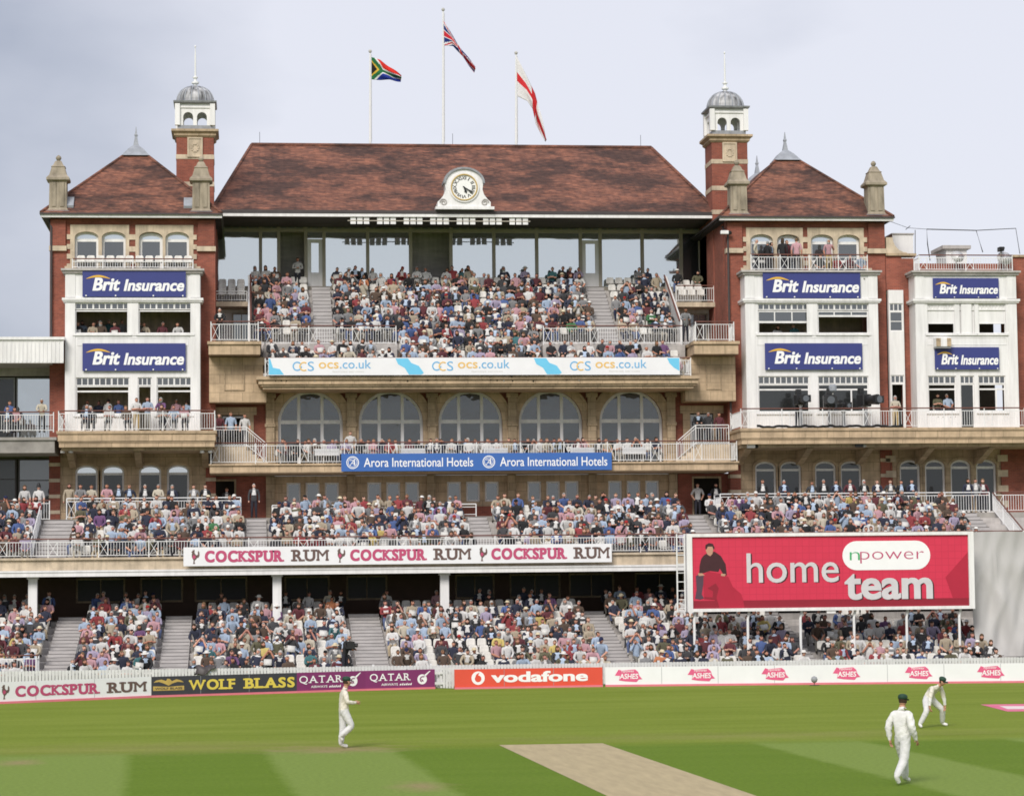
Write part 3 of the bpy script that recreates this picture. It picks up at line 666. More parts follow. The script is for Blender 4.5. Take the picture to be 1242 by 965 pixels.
for i in range(27):     # small panes under the eave as white boards, their sky light painted in
    x0 = gx(424, 266, 4.8); x1 = gx(641, 266, 4.8); a = x0+(x1-x0)*i/27
    if i % 4 != 3: MB().box(a+.05, a+(x1-x0)/27-.02, 4.86, 4.90, gz(560, 272, 4.8), gz(560, 263.5, 4.8)).build('pane', 'white_paint', gwo)
m = MB().box(gx(424, 266, 4.8)-.1, gx(641, 266, 4.8)+.1, 4.84, 4.92, gz(560, 263.5, 4.8), gz(560, 263.5, 4.8)+.08); m.box(gx(424, 266, 4.8)-.1, gx(641, 266, 4.8)+.1, 4.845, 4.852, gz(560, 268, 4.8)-.025, gz(560, 268, 4.8)+.025); m.build('valance_rail', 'cream_frame', pav)
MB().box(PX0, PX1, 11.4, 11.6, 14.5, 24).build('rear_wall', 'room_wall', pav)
for s, x in ((-1, PX0), (1, PX1)): MB().box(x-.15, x+.15, 5.1, 9.4, GZ, 24.0).build('side_wall', 'brick', pav)
# roof
EY, EZ = 4.9, 24.12; RY, RZ = 13.0, gz(560, 178, 13.0)
ex0, ex1 = PX0-.1, PX1+.15; rx0, rx1 = gx(305, 176, 13), gx(790, 179, 13)
fz = lambda y: EZ+(RZ-EZ)*(y-EY)/(RY-EY)
m = MB(); th = .18
top = [(ex0, EY, EZ), (ex1, EY, EZ), (rx1, RY, RZ), (rx0, RY, RZ)]
bk = [(ex0, 2*RY-EY, EZ), (ex1, 2*RY-EY, EZ)]
m.add(top+bk+[(ex0, EY, EZ-th), (ex1, EY, EZ-th), (ex0, 2*RY-EY, EZ-th), (ex1, 2*RY-EY, EZ-th)],
      [(0, 1, 2, 3), (3, 2, 5, 4), (1, 5, 2), (0, 3, 4), (6, 7, 1, 0), (8, 9, 7, 6), (4, 5, 9, 8), (0, 4, 8, 6), (1, 7, 9, 5)])
m.build('roof', 'roof_tile', pav)
m = MB(); m.tube([(rx0, RY, RZ+.03), (rx1, RY, RZ+.03)], .11, 8); m.tube([(rx1, RY, RZ+.02), (ex1, EY, EZ+.06)], .09, 6); m.tube([(rx0, RY, RZ+.02), (ex0, EY, EZ+.06)], .09, 6); m.build('ridge_tiles', 'roof_tile', pav)
m = MB().box(ex0, ex1-.2, EY-.16, EY+.02, EZ-.20, EZ-.02); m.build('gutter', 'gutter_dark', pav)
MB().box(ex0+.1, ex1-.2, EY-.14, EY+.1, EZ-.36, EZ-.205).build('fascia_board', 'white_paint', pav)
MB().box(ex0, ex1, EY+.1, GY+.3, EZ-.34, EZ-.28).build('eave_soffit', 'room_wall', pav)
for u in (315, 549, 777):
    p = at(u, 170, 13); MB().tube([(p.x, 13, RZ), (p.x, 13, RZ+.75)], .012, 4).build('lightning_rod', 'wire_dark', pav)

# ------------------------------------------------------------ corner towers
def balcony_lamp(parent, x, y, z): pass
def tower(x0, x1, bx0, bx1, label, lowx, ux, lx, door, side):
    T = thing('corner_tower', label, 'tower', ((x0+x1)/2, 4, 7.2))
    bx = lambda *a: MB().box(*a)
    # lowest storey: stone and brick with arched windows
    ow = [(c, hw, 7.55 if i in door[2] else 8.2, 10.15, .32) for i, (c, hw) in enumerate(lowx)]
    MB().wall(x0+.55, x1-.5, 1.2, 1.7, 7.4, 11.1, ow).build('lower_wall', 'stone', T)
    for xa_, xb_ in ((x0, x0+.55), (x1-.5, x1)):
        m = MB(); z = 7.4
        while z < 11: m.box(xa_, xb_, 1.1, 1.7, z, min(z+.62, 11.05)); z += .80
        m.build('brick_pier', 'brick', T); m = MB(); z = 8.02
        while z < 11: m.box(xa_-.01, xb_+.01, 1.08, 1.7, z, min(z+.18, 11.05)); z += .80
        m.build('stone_band', 'stone_pale', T)
    for c, hw, zs, zp, ri in ow:
        arched(T, c, hw, zs, zp, ri, 1.32, trans=(zp-.12,), t=.10, glass='glass_dark', bars=.10)
        if side < 0: MB().prism([(c-hw+.07, zp-.1), (c+hw-.07, zp-.1)]+[(c+(hw-.07)*math.cos(R_(q)), zp+(ri-.07)*math.sin(R_(q))) for q in range(0, 181, 15)], 1.345, 1.355).build('fanlight', 'glass_sky', T)
        m = MB().archring(c, hw+.14, zs, zp, ri+.14, .14, 1.12, 1.2, 12, False); m.build('window_surround', 'stone', T)
    # the shaft behind the bay
    MB().box(x0, bx0+.25, 1.2, 2.0, 11.1, 20.3).box(x0, x0+.4, 2.0, 10, 11.1, 23.2).build('brick_shaft', 'brick', T); MB().box(bx1-.25, x1, 1.2, 2.0, 11.1, 20.3).box(x1-.4, x1, 2.0, 10, 11.1, 23.2).build('brick_shaft', 'brick', T)
    MB().box(bx0, bx1, 3.4, 3.5, 12.0, 20.2).build('room_back', 'stone_pale', T)
    MB().box(bx0+.2, bx1-.2, .3, 4.2, 16.1, 16.25).build('room_floor', 'room_wall', T)
    # top storey with two stone framed window pairs
    ops = [(c, hw, 20.45, 22.1, .30) for c, hw in ux]
    m = MB().box(x0, ux[0][0]-.82, 1.2, 1.8, 20.3, 23.15); m.box(ux[3][0]+.82, x1, 1.2, 1.8, 20.3, 23.15); m.box(ux[1][0]+.78, ux[2][0]-.78, 1.2, 1.8, 20.3, 23.15)
    m.box(ux[0][0]-.82, ux[1][0]+.78, 1.2, 1.8, 22.75, 23.15); m.box(ux[2][0]-.78, ux[3][0]+.82, 1.2, 1.8, 22.75, 23.15); m.build('upper_wall', 'brick', T)
    for i in (0, 2):
        MB().wall(ux[i][0]-.82, ux[i+1][0]+.78 if i == 0 else ux[i+1][0]+.82, 1.14, 1.75, 20.3, 22.75, ops[i:i+2]).build('window_surround', 'stone_pale', T) if i == 0 else MB().wall(ux[i][0]-.78, ux[i+1][0]+.82, 1.14, 1.75, 20.3, 22.75, ops[i:i+2]).build('window_surround', 'stone_pale', T)
    m = MB()
    for i in range(4):
        z = 20.5+.5*i
        for x in (ux[0][0]-.86, ux[3][0]+.86): m.box(x-.13, x+.13, 1.13, 1.5, z, z+.25)
    xm = (ux[1][0]+ux[2][0])/2
    for i in range(3): m.box(xm-.3, xm+.3, 1.15, 1.5, 20.75+.62*i, 21.02+.62*i)
    m.build('quoins', 'stone_pale', T)
    for i, (c, hw, zs, zp, ri) in enumerate(ops):
        if i == door[0]:
            arched(T, c, hw, zs-.1, zp-.03, ri, 1.4, trans=(zp-.12,), t=.15, glass='glass_mid', bars=.1, name='door')
        else: arched(T, c, hw, zs, zp, ri, 1.4, trans=(zp-.12, zs+.55), t=.12, glass='glass_mid', bars=.12)
        MB().prism([(c-hw+.1, zp-.1), (c+hw-.1, zp-.1)]+[(c+(hw-.1)*math.cos(R_(q)), zp+(ri-.1)*math.sin(R_(q))) for q in range(0, 181, 15)], 1.425, 1.435).build('fanlight', 'glass_sky', T)
    m = MB()
    for a, b in ((x0-.03, ux[0][0]-1.0), (ux[3][0]+1.0, x1+.03)): MB().box(a, b, 1.03, 1.5, 20.85+.55, 21.1+.55).build('stone_band', 'stone_pale', T)
    for a, b in ((x0+.75, x0+1.35), (x1-1.35, x1-.75)): MB().box(a, b, 1.1, 1.5, 20.35, 20.62).build('stone_block', 'stone_pale', T)
    for a, b in ((x0+.4, x0+1.0), (x1-1.0, x1-.4)): pass
    # corner buttress strips
    for a, b in ((x0+.04, ux[0][0]-1.05), (ux[3][0]+1.05, x1-.04)): MB().box(a, b, 1.04, 1.2, 21.66, 23.0).build('corner_strip', 'brick', T)
    bay(T, bx0, bx1, lx)
    # eaves and hipped roof
    e0, e1 = x0-.42, x1+.35; ez = 23.28; ay = 5.6; by = 13.5; az = 27.35; xm = (e0+e1)/2; fy = .62
    MB().box(e0, e1, fy, fy+.2, 23.06, 23.2).build('fascia_board', 'white_paint', T)
    m = MB().box(e0-.05, e1+.05, fy-.1, 16, 23.2, 23.28); m.build('gutter', 'gutter_dark', T)
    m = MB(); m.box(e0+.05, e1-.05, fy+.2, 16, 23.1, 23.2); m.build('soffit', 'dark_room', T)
    m = MB(); m.add([(e0, fy, ez), (e1, fy, ez), (e1, 16, ez), (e0, 16, ez), (xm-.25, ay, az), (xm+.25, ay, az), (xm+.25, by, az), (xm-.25, by, az)],
        [(0, 1, 5, 4), (1, 2, 6, 5), (2, 3, 7, 6), (3, 0, 4, 7), (4, 5, 6, 7), (3, 2, 1, 0)]); m.build('roof', 'roof_tile', T)
    m = MB(); 
    for s in (-1, 1): m.tube([((e0 if s < 0 else e1), fy, ez+.03), (xm+s*.25, ay, az+.02)], .08, 6)
    m.build('ridge_tiles', 'roof_tile', T)
    for yy in (ay+.1, by-.2):
        m = MB(); m.square(xm, yy, [(.72, az-.34), (.40, az+.06), (.14, az+.28), (.06, az+.75), (.09, az+.85), (.05, az+.95), (.015, az+1.3)]); m.build('finial', 'slate_cap', T)
    if side < 0:
        for xx in (x0+.9, x1-1.3):
            k = 1.35; z = ez+(az-ez)*(k-fy)/(ay-fy)
            MB().hexa([(xx-.3, k-.35, z-.28), (xx+.3, k-.35, z-.28), (xx+.3, k+.25, z+.24), (xx-.3, k+.25, z+.24)], [(xx-.3, k-.4, z-.16), (xx+.3, k-.4, z-.16), (xx+.3, k+.2, z+.36), (xx-.3, k+.2, z+.36)]).build('roof_light', 'slate_cap', T)
    # stone pinnacles on the front corners
    for xx in pinn[side]:
        m = MB(); zb = 23.3
        m.square(xx, 1.35, [(.52, zb), (.52, zb+.16), (.45, zb+.26), (.43, zb+1.62), (.48, zb+1.66)]); 
        m.square(xx, 1.35, [(.50, zb+1.66), (.58, zb+1.71), (.58, zb+1.82), (.44, zb+1.98), (.33, zb+2.38), (.36, zb+2.42), (.26, zb+2.5), (.16, zb+2.72), (.12, zb+2.75)])
        m.lathe(xx, 1.35, [(.05, zb+2.75), (.11, zb+2.81), (.15, zb+2.9), (.11, zb+2.99), (.03, zb+3.05)], 10)
        m.box(xx-.31, xx-.10, .86, .93, zb+.35, zb+1.58); m.box(xx+.10, xx+.31, .86, .93, zb+.35, zb+1.58); m.build('stone_pinnacle', 'stone_weathered', T)
        MB().square(xx, 1.35, [(.64, zb-.02), (.57, zb+.12)]).build('lead_flashing', 'slate_cap', T)
    return T
def bay(T, bx0, bx1, lx, zb=12.0, narrow=False, closed=False):
    wm = 'white_paint'
    zt = 20.3; x = (bx0+bx1)/2
    up, lo = lx['up'], lx['lo']
    zA = dict(str_=(18.62, 18.9), tr=(18.28, 18.62), win=(17.05, 18.18), lsill=(16.95, 17.05), tr2=(14.42, 14.84), win2=(12.95, 14.32))
    ft = .3
    # upper storey wall band with windows
    opsu = [((a+b)/2, (b-a)/2, zA['win'][0], zA['tr'][1], 0) for a, b in up]
    opsl = [((a+b)/2, (b-a)/2, (zA['win2'][0] if b-a > .9 else (zb+.06)), zA['tr2'][1], 0) for a, b in lo]
    m = MB(); m.wall(bx0, bx1, 0, ft, 16.4, 18.62, opsu); m.box(bx0, bx1, 0, ft, 14.84, 16.4); m.wall(bx0, bx1, 0, ft, zb, 14.84, opsl); m.box(bx0, bx1, 0, ft, 18.62, 20.12)
    for xx in (bx0, bx1-.25): m.box(xx, xx+.25, ft, 1.3, zb, 20.12)
    m.build('bay_front', wm, T)
    m = MB(); m.box(bx0-.12, bx1+.12, -.14, 1.25, 20.12, 20.24); m.box(bx0-.2, bx1+.2, -.24, 1.25, 20.24, 20.34); m.build('bay_cornice', 'concrete', T)
    m = MB(); m.box(bx0-.10, bx1+.10, -.1, 1.2, 18.66, 18.74); m.box(bx0-.15, bx1+.15, -.15, 1.2, 18.74, 18.86); m.build('string_course', wm, T)
    m = MB()
    for q in (bx0+.02, bx1-.5): MB().box(q, q+.48, -.04, .0, zb, 18.6).box(q, q+.48, -.04, .0, 18.9, 20.1).build('pilaster', wm, T)
    MB().box(x-.28, x+.28, -.03, 0, 16.95, 18.6).build('pilaster', wm, T)
    m = MB(); 
    for a, b in up: MB().box(a-.12, b+.12, -.08, 0, zA['lsill'][0], zA['lsill'][1]).build('sill', wm, T)
    for a, b in lo:
        if b-a > .9: MB().box(a-.12, b+.12, -.08, 0, zA['win2'][0]-.1, zA['win2'][0]).build('sill', wm, T)
    for a, b in ((bx0+.6, bx1-.6),): m.frame(a, b, 16.45, 16.85, .03, -.02, 0)
    m.build('wall_moulding', wm, T)
    for i, (a, b) in enumerate(up):
        if closed:
            small_panes(T, a, b, *zA['tr'], .06, 8, glass='white_paint')
            blz = 17.6 if i != 1 else 17.05
            MB().box(a, b, .12, .15, blz, zA['tr'][0]).build('blind', 'stone_pale' if i == 9 else 'white_paint', T)
            if i != 1: MB().frame(a, b, zA['win'][0], 17.62, .05, .08, .14).build('window', 'white_paint', T)
        else:
            small_panes(T, a, b, *zA['tr'], .06, 9)
            f = MB().frame(a, b, zA['win'][0], zA['win'][1]+.06, .06, .08, .16)
            if lx.get('sash'):
                f.box(a+.06, b-.06, .085, .15, zA['win'][1]-(.52 if i == 0 else .2)-.05, zA['win'][1]-(.52 if i == 0 else .2)+.05)
                for q in (.33, .67): f.box(a+(b-a)*q-.03, a+(b-a)*q+.03, .087, .148, zA['win'][1]-(.52 if i == 0 else .2), zA['win'][1])
            fo = f.build('window', 'white_paint', T)
            if lx.get('sash'): MB().box(a+.05, b-.05, .11, .125, zA['win'][1]-(.52 if i == 0 else .2), zA['win'][1]+.02).build('pane', 'glass_mid', fo)
    for i, (a, b) in enumerate(lo):
        small_panes(T, a, b, *zA['tr2'], .06, max(3, round((b-a)/.3)))
        z0 = zA['win2'][0] if b-a > .9 else zb+.06
        f = MB().frame(a, b, z0, zA['tr2'][0], .06, .08, .16)
        if b-a > .9:
            f.box(a+.06, b-.06, .085, .15, 14.1, 14.18)
            if lx.get('sash') and i == len(lo)-1: f.box(a+(b-a)*.66-.04, a+(b-a)*.66+.04, .087, .148, z0, 14.1)
        fo = f.build('window' if b-a > .9 else 'door_frame', 'white_paint', T)
        if lx.get('glaze') and i in lx['glaze']: MB().box(a+.05, b-.05, .11, .125, z0+.05, zA['tr2'][0]-.05).build('pane', 'glass_dark', fo)

pinn = {-1: (gx(71, 235, 1.35), gx(244, 235, 1.35)), 1: (gx(894, 235, 1.35), gx(1060, 235, 1.35))}
X0 = lambda u0, u1, v, y=0: (gx(u0, v, y), gx(u1, v, y))
LT = tower(-20.92, -12.55, -20.06, -13.29, 'left corner tower of red brick with white boarded bay and pyramid tiled roof',
    [(gx(u, 570, 1.2), .56) for u in (105, 137, 182, 216)], [(gx(u, 295, 1.2), .60) for u in (105, 138, 183, 215)],
    dict(up=[X0(91, 157, 388), X0(168, 233, 388)], lo=[X0(92, 157, 480), X0(167, 184, 480), X0(190, 232.5, 480)]), (2, 0, (2,)), -1)
RT = tower(14.05, 22.55, 14.76, 21.8, 'right corner tower of red brick with white boarded bay crowded at its top balcony',
    [(gx(u, 570, 1.2), .56) for u in (928.5, 959, 1001, 1032)], [(gx(u, 295, 1.2), .60) for u in (923.5, 956, 997, 1029)],
    dict(up=[X0(919.5, 981.5, 388), X0(992, 1053.5, 388)], lo=[X0(920, 982, 480), X0(992.5, 1054, 480)], sash=1, glaze=(0, 1)), (1, 0, (1,)), 1)

# tower balconies
def tower_balcony(label, x0, x1, yf):
    t = thing('stone_balcony', label, 'balcony', ((x0+x1)/2, -.6, 11.0))
    m = MB(); m.box(x0, x1, yf, 1.15, 11.86, 12.0); m.box(x0+.06, x1-.06, yf+.07, 1.15, 11.5, 11.86); m.box(x0+.1, x1-.1, yf+.12, 1.15, 11.42, 11.5); m.box(x0+.12, x1-.12, yf+.16, 1.15, 11.2, 11.42); m.build('slab', 'stone', t)
    m = MB().box(x0+.2, x1-.2, yf+.5, 1.1, 11.04, 11.2); m.build('soffit', 'stone_dark', t)
    n = max(2, round((x1-x0)/3.4))
    for i in range(n+1):
        x = x0+.6+(x1-x0-1.2)*i/n
        m = MB(); m.prismx([(1.1, 10.3), (.75, 10.3), (yf+.75, 10.95), (yf+.75, 11.04), (1.1, 11.04)], x-.16, x+.16); m.build('bracket', 'stone_dark', t)
    return t
tower_balcony('stone balcony jutting from the left tower above the standing spectators', -20.3, -12.45, -2.4)
tower_balcony('stone balcony with television cameras jutting from the right tower', 13.9, 31.0, -2.4)

# ------------------------------------------------------------ turrets
def turret(u, label, zc, zb0, y=5.6):
    c = gx(u, 175, y); hw = .98
    t = thing('roof_turret', label, 'turret', (c, y, zb0)); Z = lambda v: gz(u, v, y)+zc
    c0 = Z(164)
    m = MB().square(c, y, [(hw, zb0), (hw, c0-.3)]); m.build('brick_shaft', 'brick', t)
    m = MB()
    for z in (c0-1.45, c0-2.9, c0-4.2): m.square(c, y, [(hw+.02, z), (hw+.02, z+.24)])
    m.build('stone_band', 'stone_pale', t)
    m = MB().square(c, y, [(hw+.02, c0-.3), (hw+.12, c0-.2), (hw+.12, c0-.1), (hw+.26, c0), (hw+.26, c0+.12), (hw-.02, c0+.16)]); m.build('cornice', 'stone_dark', t)
    m = MB(); m.box(c-.40, c+.40, y-hw-.05, y-hw, c0-1.35, c0-.3); m.frame(c-.40, c+.40, c0-1.35, c0-.3, .08, y-hw-.09, y-hw-.05)
    m.lathe(c, y, [(0, 0)], 3) if False else None
    for q in range(10):
        a = 2*math.pi*q/10; m.box(c+.17*math.cos(a)-.05, c+.17*math.cos(a)+.05, y-hw-.09, y-hw-.05, c0-.84+.2*math.sin(a)-.05, c0-.84+.2*math.sin(a)+.05)
    m.build('carved_panel', 'stone_pale', t)
    z0, z1 = Z(157), Z(130)
    MB().square(c, y, [(.92, c0+.15), (.92, z0+.05)]).build('lantern_base', 'lead', t)
    m = MB(); h = .90
    zs, zp = z0+.05, z0+.50
    for yy in (y-h, y+h-.16): m.wall(c-h, c+h, yy, yy+.16, zs, z1, [(c-.36, .26, zs, zp, .26), (c+.36, .26, zs, zp, .26)])
    for xx in (c-h, c+h-.16):
        m.box(xx, xx+.16, y-h+.16, y-.62, zs, z1); m.box(xx, xx+.16, y+.62, y+h-.16, zs, z1); m.box(xx, xx+.16, y-.1, y+.1, zs, z1); m.box(xx, xx+.16, y-.62, y-.1, zp+.22, z1); m.box(xx, xx+.16, y+.1, y+.62, zp+.22, z1)
    for sx in (-1, 1):
        for sy in (-1, 1): m.box(c+sx*.92-.13, c+sx*.92+.13, y+sy*.92-.13, y+sy*.92+.13, zs, z1)
    m.box(c-h-.06, c+h+.06, y-h-.06, y+h+.06, z1-.22, z1-.12); m.build('lantern', 'white_paint', t)
    zd = z1
    m = MB().square(c, y, [(.98, zd), (1.12, zd+.06), (1.14, zd+.14), (1.0, zd+.18)]); m.build('dome_cornice', 'lead', t)
    prof = [(1.0*math.cos(R_(a))**.8 if a < 89 else .08, zd+.18+.92*math.sin(R_(a))) for a in (0, 10, 20, 30, 40, 50, 60, 70, 80, 88)]
    m = MB().lathe(c, y, prof, 16, math.pi/16); m.build('dome', 'dome_lead', t, smooth=False)
    m = MB()
    for k in range(16):
        a = 2*math.pi*k/16+math.pi/16; m.tube([(c+(r+.01)*math.cos(a), y+(r+.01)*math.sin(a), z) for r, z in prof], .035, 4)
    m.build('dome_ribs', 'slate_cap', t)
    zt = prof[-1][1]
    m = MB().lathe(c, y, [(.10, zt-.05), (.10, zt+.1), (.2, zt+.16), (.2, zt+.24), (.08, zt+.3), (.07, zt+.42), (.14, zt+.46), (.14, zt+.52), (.05, zt+.56), (.045, zt+1.6), (.02, zt+2.1), (.05, zt+2.13), (.05, zt+2.2), (.01, zt+2.24)], 8); m.build('finial', 'white_metal', t)
    return t
turret(237, 'left turret with white arched lantern and lead dome', 0, 22.5)
turret(880.5, 'right turret with white arched lantern and lead dome', -.28, 16.0)

# ------------------------------------------------------------ annexe on the right
ax = thing('annexe_building', 'brick annexe with a smaller white boarded bay and flat roof right of the towers', 'building', (27, 3, 7.4))
aw = [(gx(u, 575, 1.2), .55, 7.7, 10.15, .36) for u in (1103.5, 1134, 1165, 1196)]
xs0, xs1 = gx(1082, 575, 1.2), gx(1214, 575, 1.2)
MB().wall(xs0, xs1, 1.2, 1.7, 7.4, 11.1, aw).build('lower_wall', 'stone', ax)
MB().box(22.57, xs0, 1.1, 1.7, 7.4, 11.1).build('brick_pier', 'brick', ax); MB().box(xs1, 32, 1.1, 1.7, 7.4, 11.1).build('brick_pier', 'brick', ax)
m = MB()
for z in (8.0, 8.8, 9.6, 10.4): m.box(xs0-.35, xs0+.2, 1.08, 1.5, z, z+.35); m.box(xs1-.2, xs1+.35, 1.08, 1.5, z, z+.35)
m.build('quoins', 'stone_pale', ax)
for c, hw, zs, zp, ri in aw:
    arched(ax, c, hw, zs, zp, ri, 1.32, trans=(zp-.05,), t=.11, glass='glass_dark', bars=.11)
    MB().archring(c, hw+.14, zs, zp, ri+.14, .14, 1.12, 1.2, 12, False).build('window_surround', 'stone_dark', ax)
ZP = gz(1110, 310, 1.2)
nx0, nx1 = X0(1074, 1097, 430, 1.0); nx0 = 22.58
m = MB(); m.box(nx1, 24.1, 1.2, 1.8, 11.1, ZP-.15); m.box(nx0, nx1, 1.2, 1.8, gz(1085, 352, 1.2), ZP-.05); m.box(28.9, 32.5, 1.2, 1.8, 11.1, gz(1235, 312, 1.2)); m.box(23.7, 29.3, 1.3, 1.8, 20.2, 20.9); m.build('brick_wall', 'brick', ax)
m = MB(); m.box(22.57, 24.2, 1.06, 1.9, ZP-.02, ZP+.10).build('coping', 'stone_dark', ax); m = MB(); m.box(28.9, 32.5, 1.1, 1.9, gz(1235, 312, 1.2), gz(1235, 312, 1.2)+.12); m.build('coping', 'stone_dark', ax)
MB().box(23.7, 32, 1.8, 12, 20.3, 20.5).build('flat_roof', 'grey_concrete', ax)
b0, b1 = 23.78, 29.23
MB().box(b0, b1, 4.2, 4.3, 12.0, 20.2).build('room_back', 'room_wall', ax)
bay(ax, b0, b1, dict(up=[X0(1125, 1158, 388), X0(1164, 1182, 388), X0(1187, 1220, 388)], lo=[X0(1126, 1160, 480), X0(1165, 1182, 480), X0(1187, 1220, 480)], sash=1, glaze=(1,)), closed=True)
# narrow white bay with its little window and door
m = MB(); zt_ = gz(1085, 352, 1.0)
wz0, wz1 = gz(1085, 402, 1.0), gz(1085, 368, 1.0); dz1 = gz(1085, 455, 1.0)
c_ = (nx0+nx1)/2
m.wall(nx0+.02, nx1-.02, .9, 1.2, dz1+.15, zt_, [(c_, .36, wz0, wz1, 0)]); m.wall(nx0+.02, nx1-.02, .9, 1.2, 12.0, dz1+.15, [(c_, .36, 12.0, dz1, 0)]); m.build('bay_front', 'white_paint', ax)
small_panes(ax, c_-.36, c_+.36, wz1-.42, wz1, .95, 3); window(ax, c_-.36, c_+.36, wz0, wz1-.42, .95, hm=(.5,), glass='glass_mid', t=.06)
small_panes(ax, c_-.36, c_+.36, dz1-.42, dz1, .95, 3); MB().frame(c_-.36, c_+.36, 12.0, dz1-.42, .07, .95, 1.05).build('door_frame', 'white_paint', ax)
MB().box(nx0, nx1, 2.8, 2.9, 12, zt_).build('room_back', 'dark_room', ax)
# curved gable shoulder, white plant housing and roof hut
q = [at(1075, 308, 1.1), at(1075, 288, 1.1)]
m = MB(); x0 = gx(1075, 300, 1.1); zb = ZP
m.prism([(x0, zb), (x0, zb+.95), (x0+.35, zb+.95)]+[(x0+.35+.55*math.sin(R_(a)), zb+.1+.8*math.cos(R_(a))) if False else (x0+.35+.75*(1-math.cos(R_(a))), zb+.95-.8*math.sin(R_(a))) for a in (15, 35, 55, 75, 90)]+[(x0+1.2, zb)], 1.1, 1.5); m.build('curved_gable', 'stone_pale', ax)
h = thing('roof_housing', 'white boxed plant housing behind the curved gable shoulder', 'plant housing', (gx(1085, 300, 4), 4, 20.5))
MB().box(gx(1078, 300, 4), gx(1103, 300, 4), 3.2, 5.4, 20.5, gz(1090, 287, 4)).build('casing', 'white_paint', h); MB().box(gx(1078, 300, 4)-.05, gx(1103, 300, 4)+.05, 3.15, 5.45, gz(1090, 287, 4), gz(1090, 287, 4)+.07).build('lid', 'concrete', h)
h = thing('roof_hut', 'low grey hut with overhanging lid on the annexe roof', 'hut', (gx(1163, 305, 5), 5, 20.5))
MB().box(gx(1141, 300, 5), gx(1166, 300, 5), 4, 6, 20.5, gz(1150, 305, 5)).build('wall', 'white_paint', h); MB().box(gx(1136, 300, 5), gx(1170, 300, 5), 3.8, 6.2, gz(1150, 305, 5), gz(1150, 301, 5)).build('lid', 'concrete', h)
h = MB(); y = 2.2
fr = [at(u, v, y) for u, v in ((1128, 316), (1125, 296), (1124, 278), (1184, 279.5), (1192, 306))]
h.tube(fr, .028, 6); h.tube([fr[3], at(1232, 277, y), at(1237, 308, y)], .022, 6); h.tube([at(1110, 309, y), at(1110, 279, y)], .02, 5)
h.build('roof_frame', 'wire_dark', label='thin dark frame of bent poles standing on the annexe roof', cat='pole frame')
h = MB(); p0, p1 = at(1078, 268, 1.4), at(1124, 278, 2.2); h.tube([p0, (p0+p1)/2-Vector((0, 0, .15)), p1], .012, 5); p2 = at(1104, 274, 1.8); h.tube([p2, p2+Vector((-.25, 0, -.2))], .02, 5)
h.build('overhead_cable', 'wire_dark', label='slack thin cable from the right tower to the pole frame', cat='cable')
for (u, v, r, lab) in ((1161, 312, .36, 'round white satellite dish in the middle of the annexe roof'), (1218, 314, .42, 'white satellite dish tilted at the right end of the annexe roof')):
    p = at(u, v, .7); d = thing('satellite_dish', lab, 'satellite dish', (p.x, .9, 20.34), 'satellite dishes')
    m = MB(); m.lathe(0, 0, [(r*s, .12*s*s) for s in (.02, .4, .7, .9, 1.0)], 14); me = m.build('dish', 'white_paint', d, smooth=True); me.data.transform(Matrix.Rotation(R_(62), 4, 'X')); me.location = (0, 0, 0)
    me.data.transform(Matrix.Translation((0, 0, 0))); 
    vv = np.array([v_.co[:] for v_ in me.data.vertices]); sh = Vector((p.x, .7, p.z))-wloc(d)
    cen = vv.mean(0); me.data.transform(Matrix.Translation(sh-Vector(cen)))
    MB().tube([(p.x, .9, 20.34), (p.x, .95, p.z)], .035, 6).build('mast', 'lamp_metal', d)
    MB().tube([(p.x, .7, p.z-.1), (p.x, .2, p.z+.05)], .02, 5).build('feed_arm', 'lamp_metal', d)

# air conditioner, CCTV, lamps
p = at(1143, 415.5, -.3)
a = thing('air_conditioner', 'boxy white air conditioner above the lower blue sign of the annexe', 'air conditioner', (p.x, -.25, p.z-.3))
MB().box(p.x-.42, p.x+.42, -.55, -.03, p.z-.24, p.z+.26).build('casing', 'white_paint', a, bevel=.03)
m = MB(); m.box(p.x-.40, p.x-.16, -.57, -.55, p.z-.2, p.z+.22); m.box(p.x+.18, p.x+.40, -.57, -.55, p.z-.2, p.z+.22); m.build('grille', 'stone_dark', a)
MB().box(p.x-.4, p.x+.4, -.5, -.02, p.z-.30, p.z-.25).build('bracket', 'grey_plastic', a)
for (u, v, lab) in ((879, 282, 'white security camera under the eave of the right tower'), (911, 541, 'white security camera under the right stone balcony'), (1042, 540, 'dark floodlight hanging under the right stone balcony')):
    y = .75 if v < 400 else -1.9; p = at(u, v, y); c = thing('security_camera' if 'camera' in lab else 'floodlight', lab, 'security camera' if 'camera' in lab else 'floodlight', (p.x, y+.3, p.z))
    mt = 'white_paint' if 'white' in lab else 'wire_dark'
    MB().box(p.x-.22, p.x+.2, y-.1, y+.12, p.z-.09, p.z+.1).build('housing', mt, c, bevel=.02); MB().lathe(p.x+.27, y, [(.02, p.z-.12), (.1, p.z-.08), (.12, p.z+.0), (.06, p.z+.08)], 10).build('lens_dome', 'black_plastic' if mt == 'white_paint' else 'lamp_metal', c)
    MB().tube([(p.x, y+.05, p.z+.05), (p.x, y+.45, p.z+.15)], .03, 6).build('bracket', mt, c)
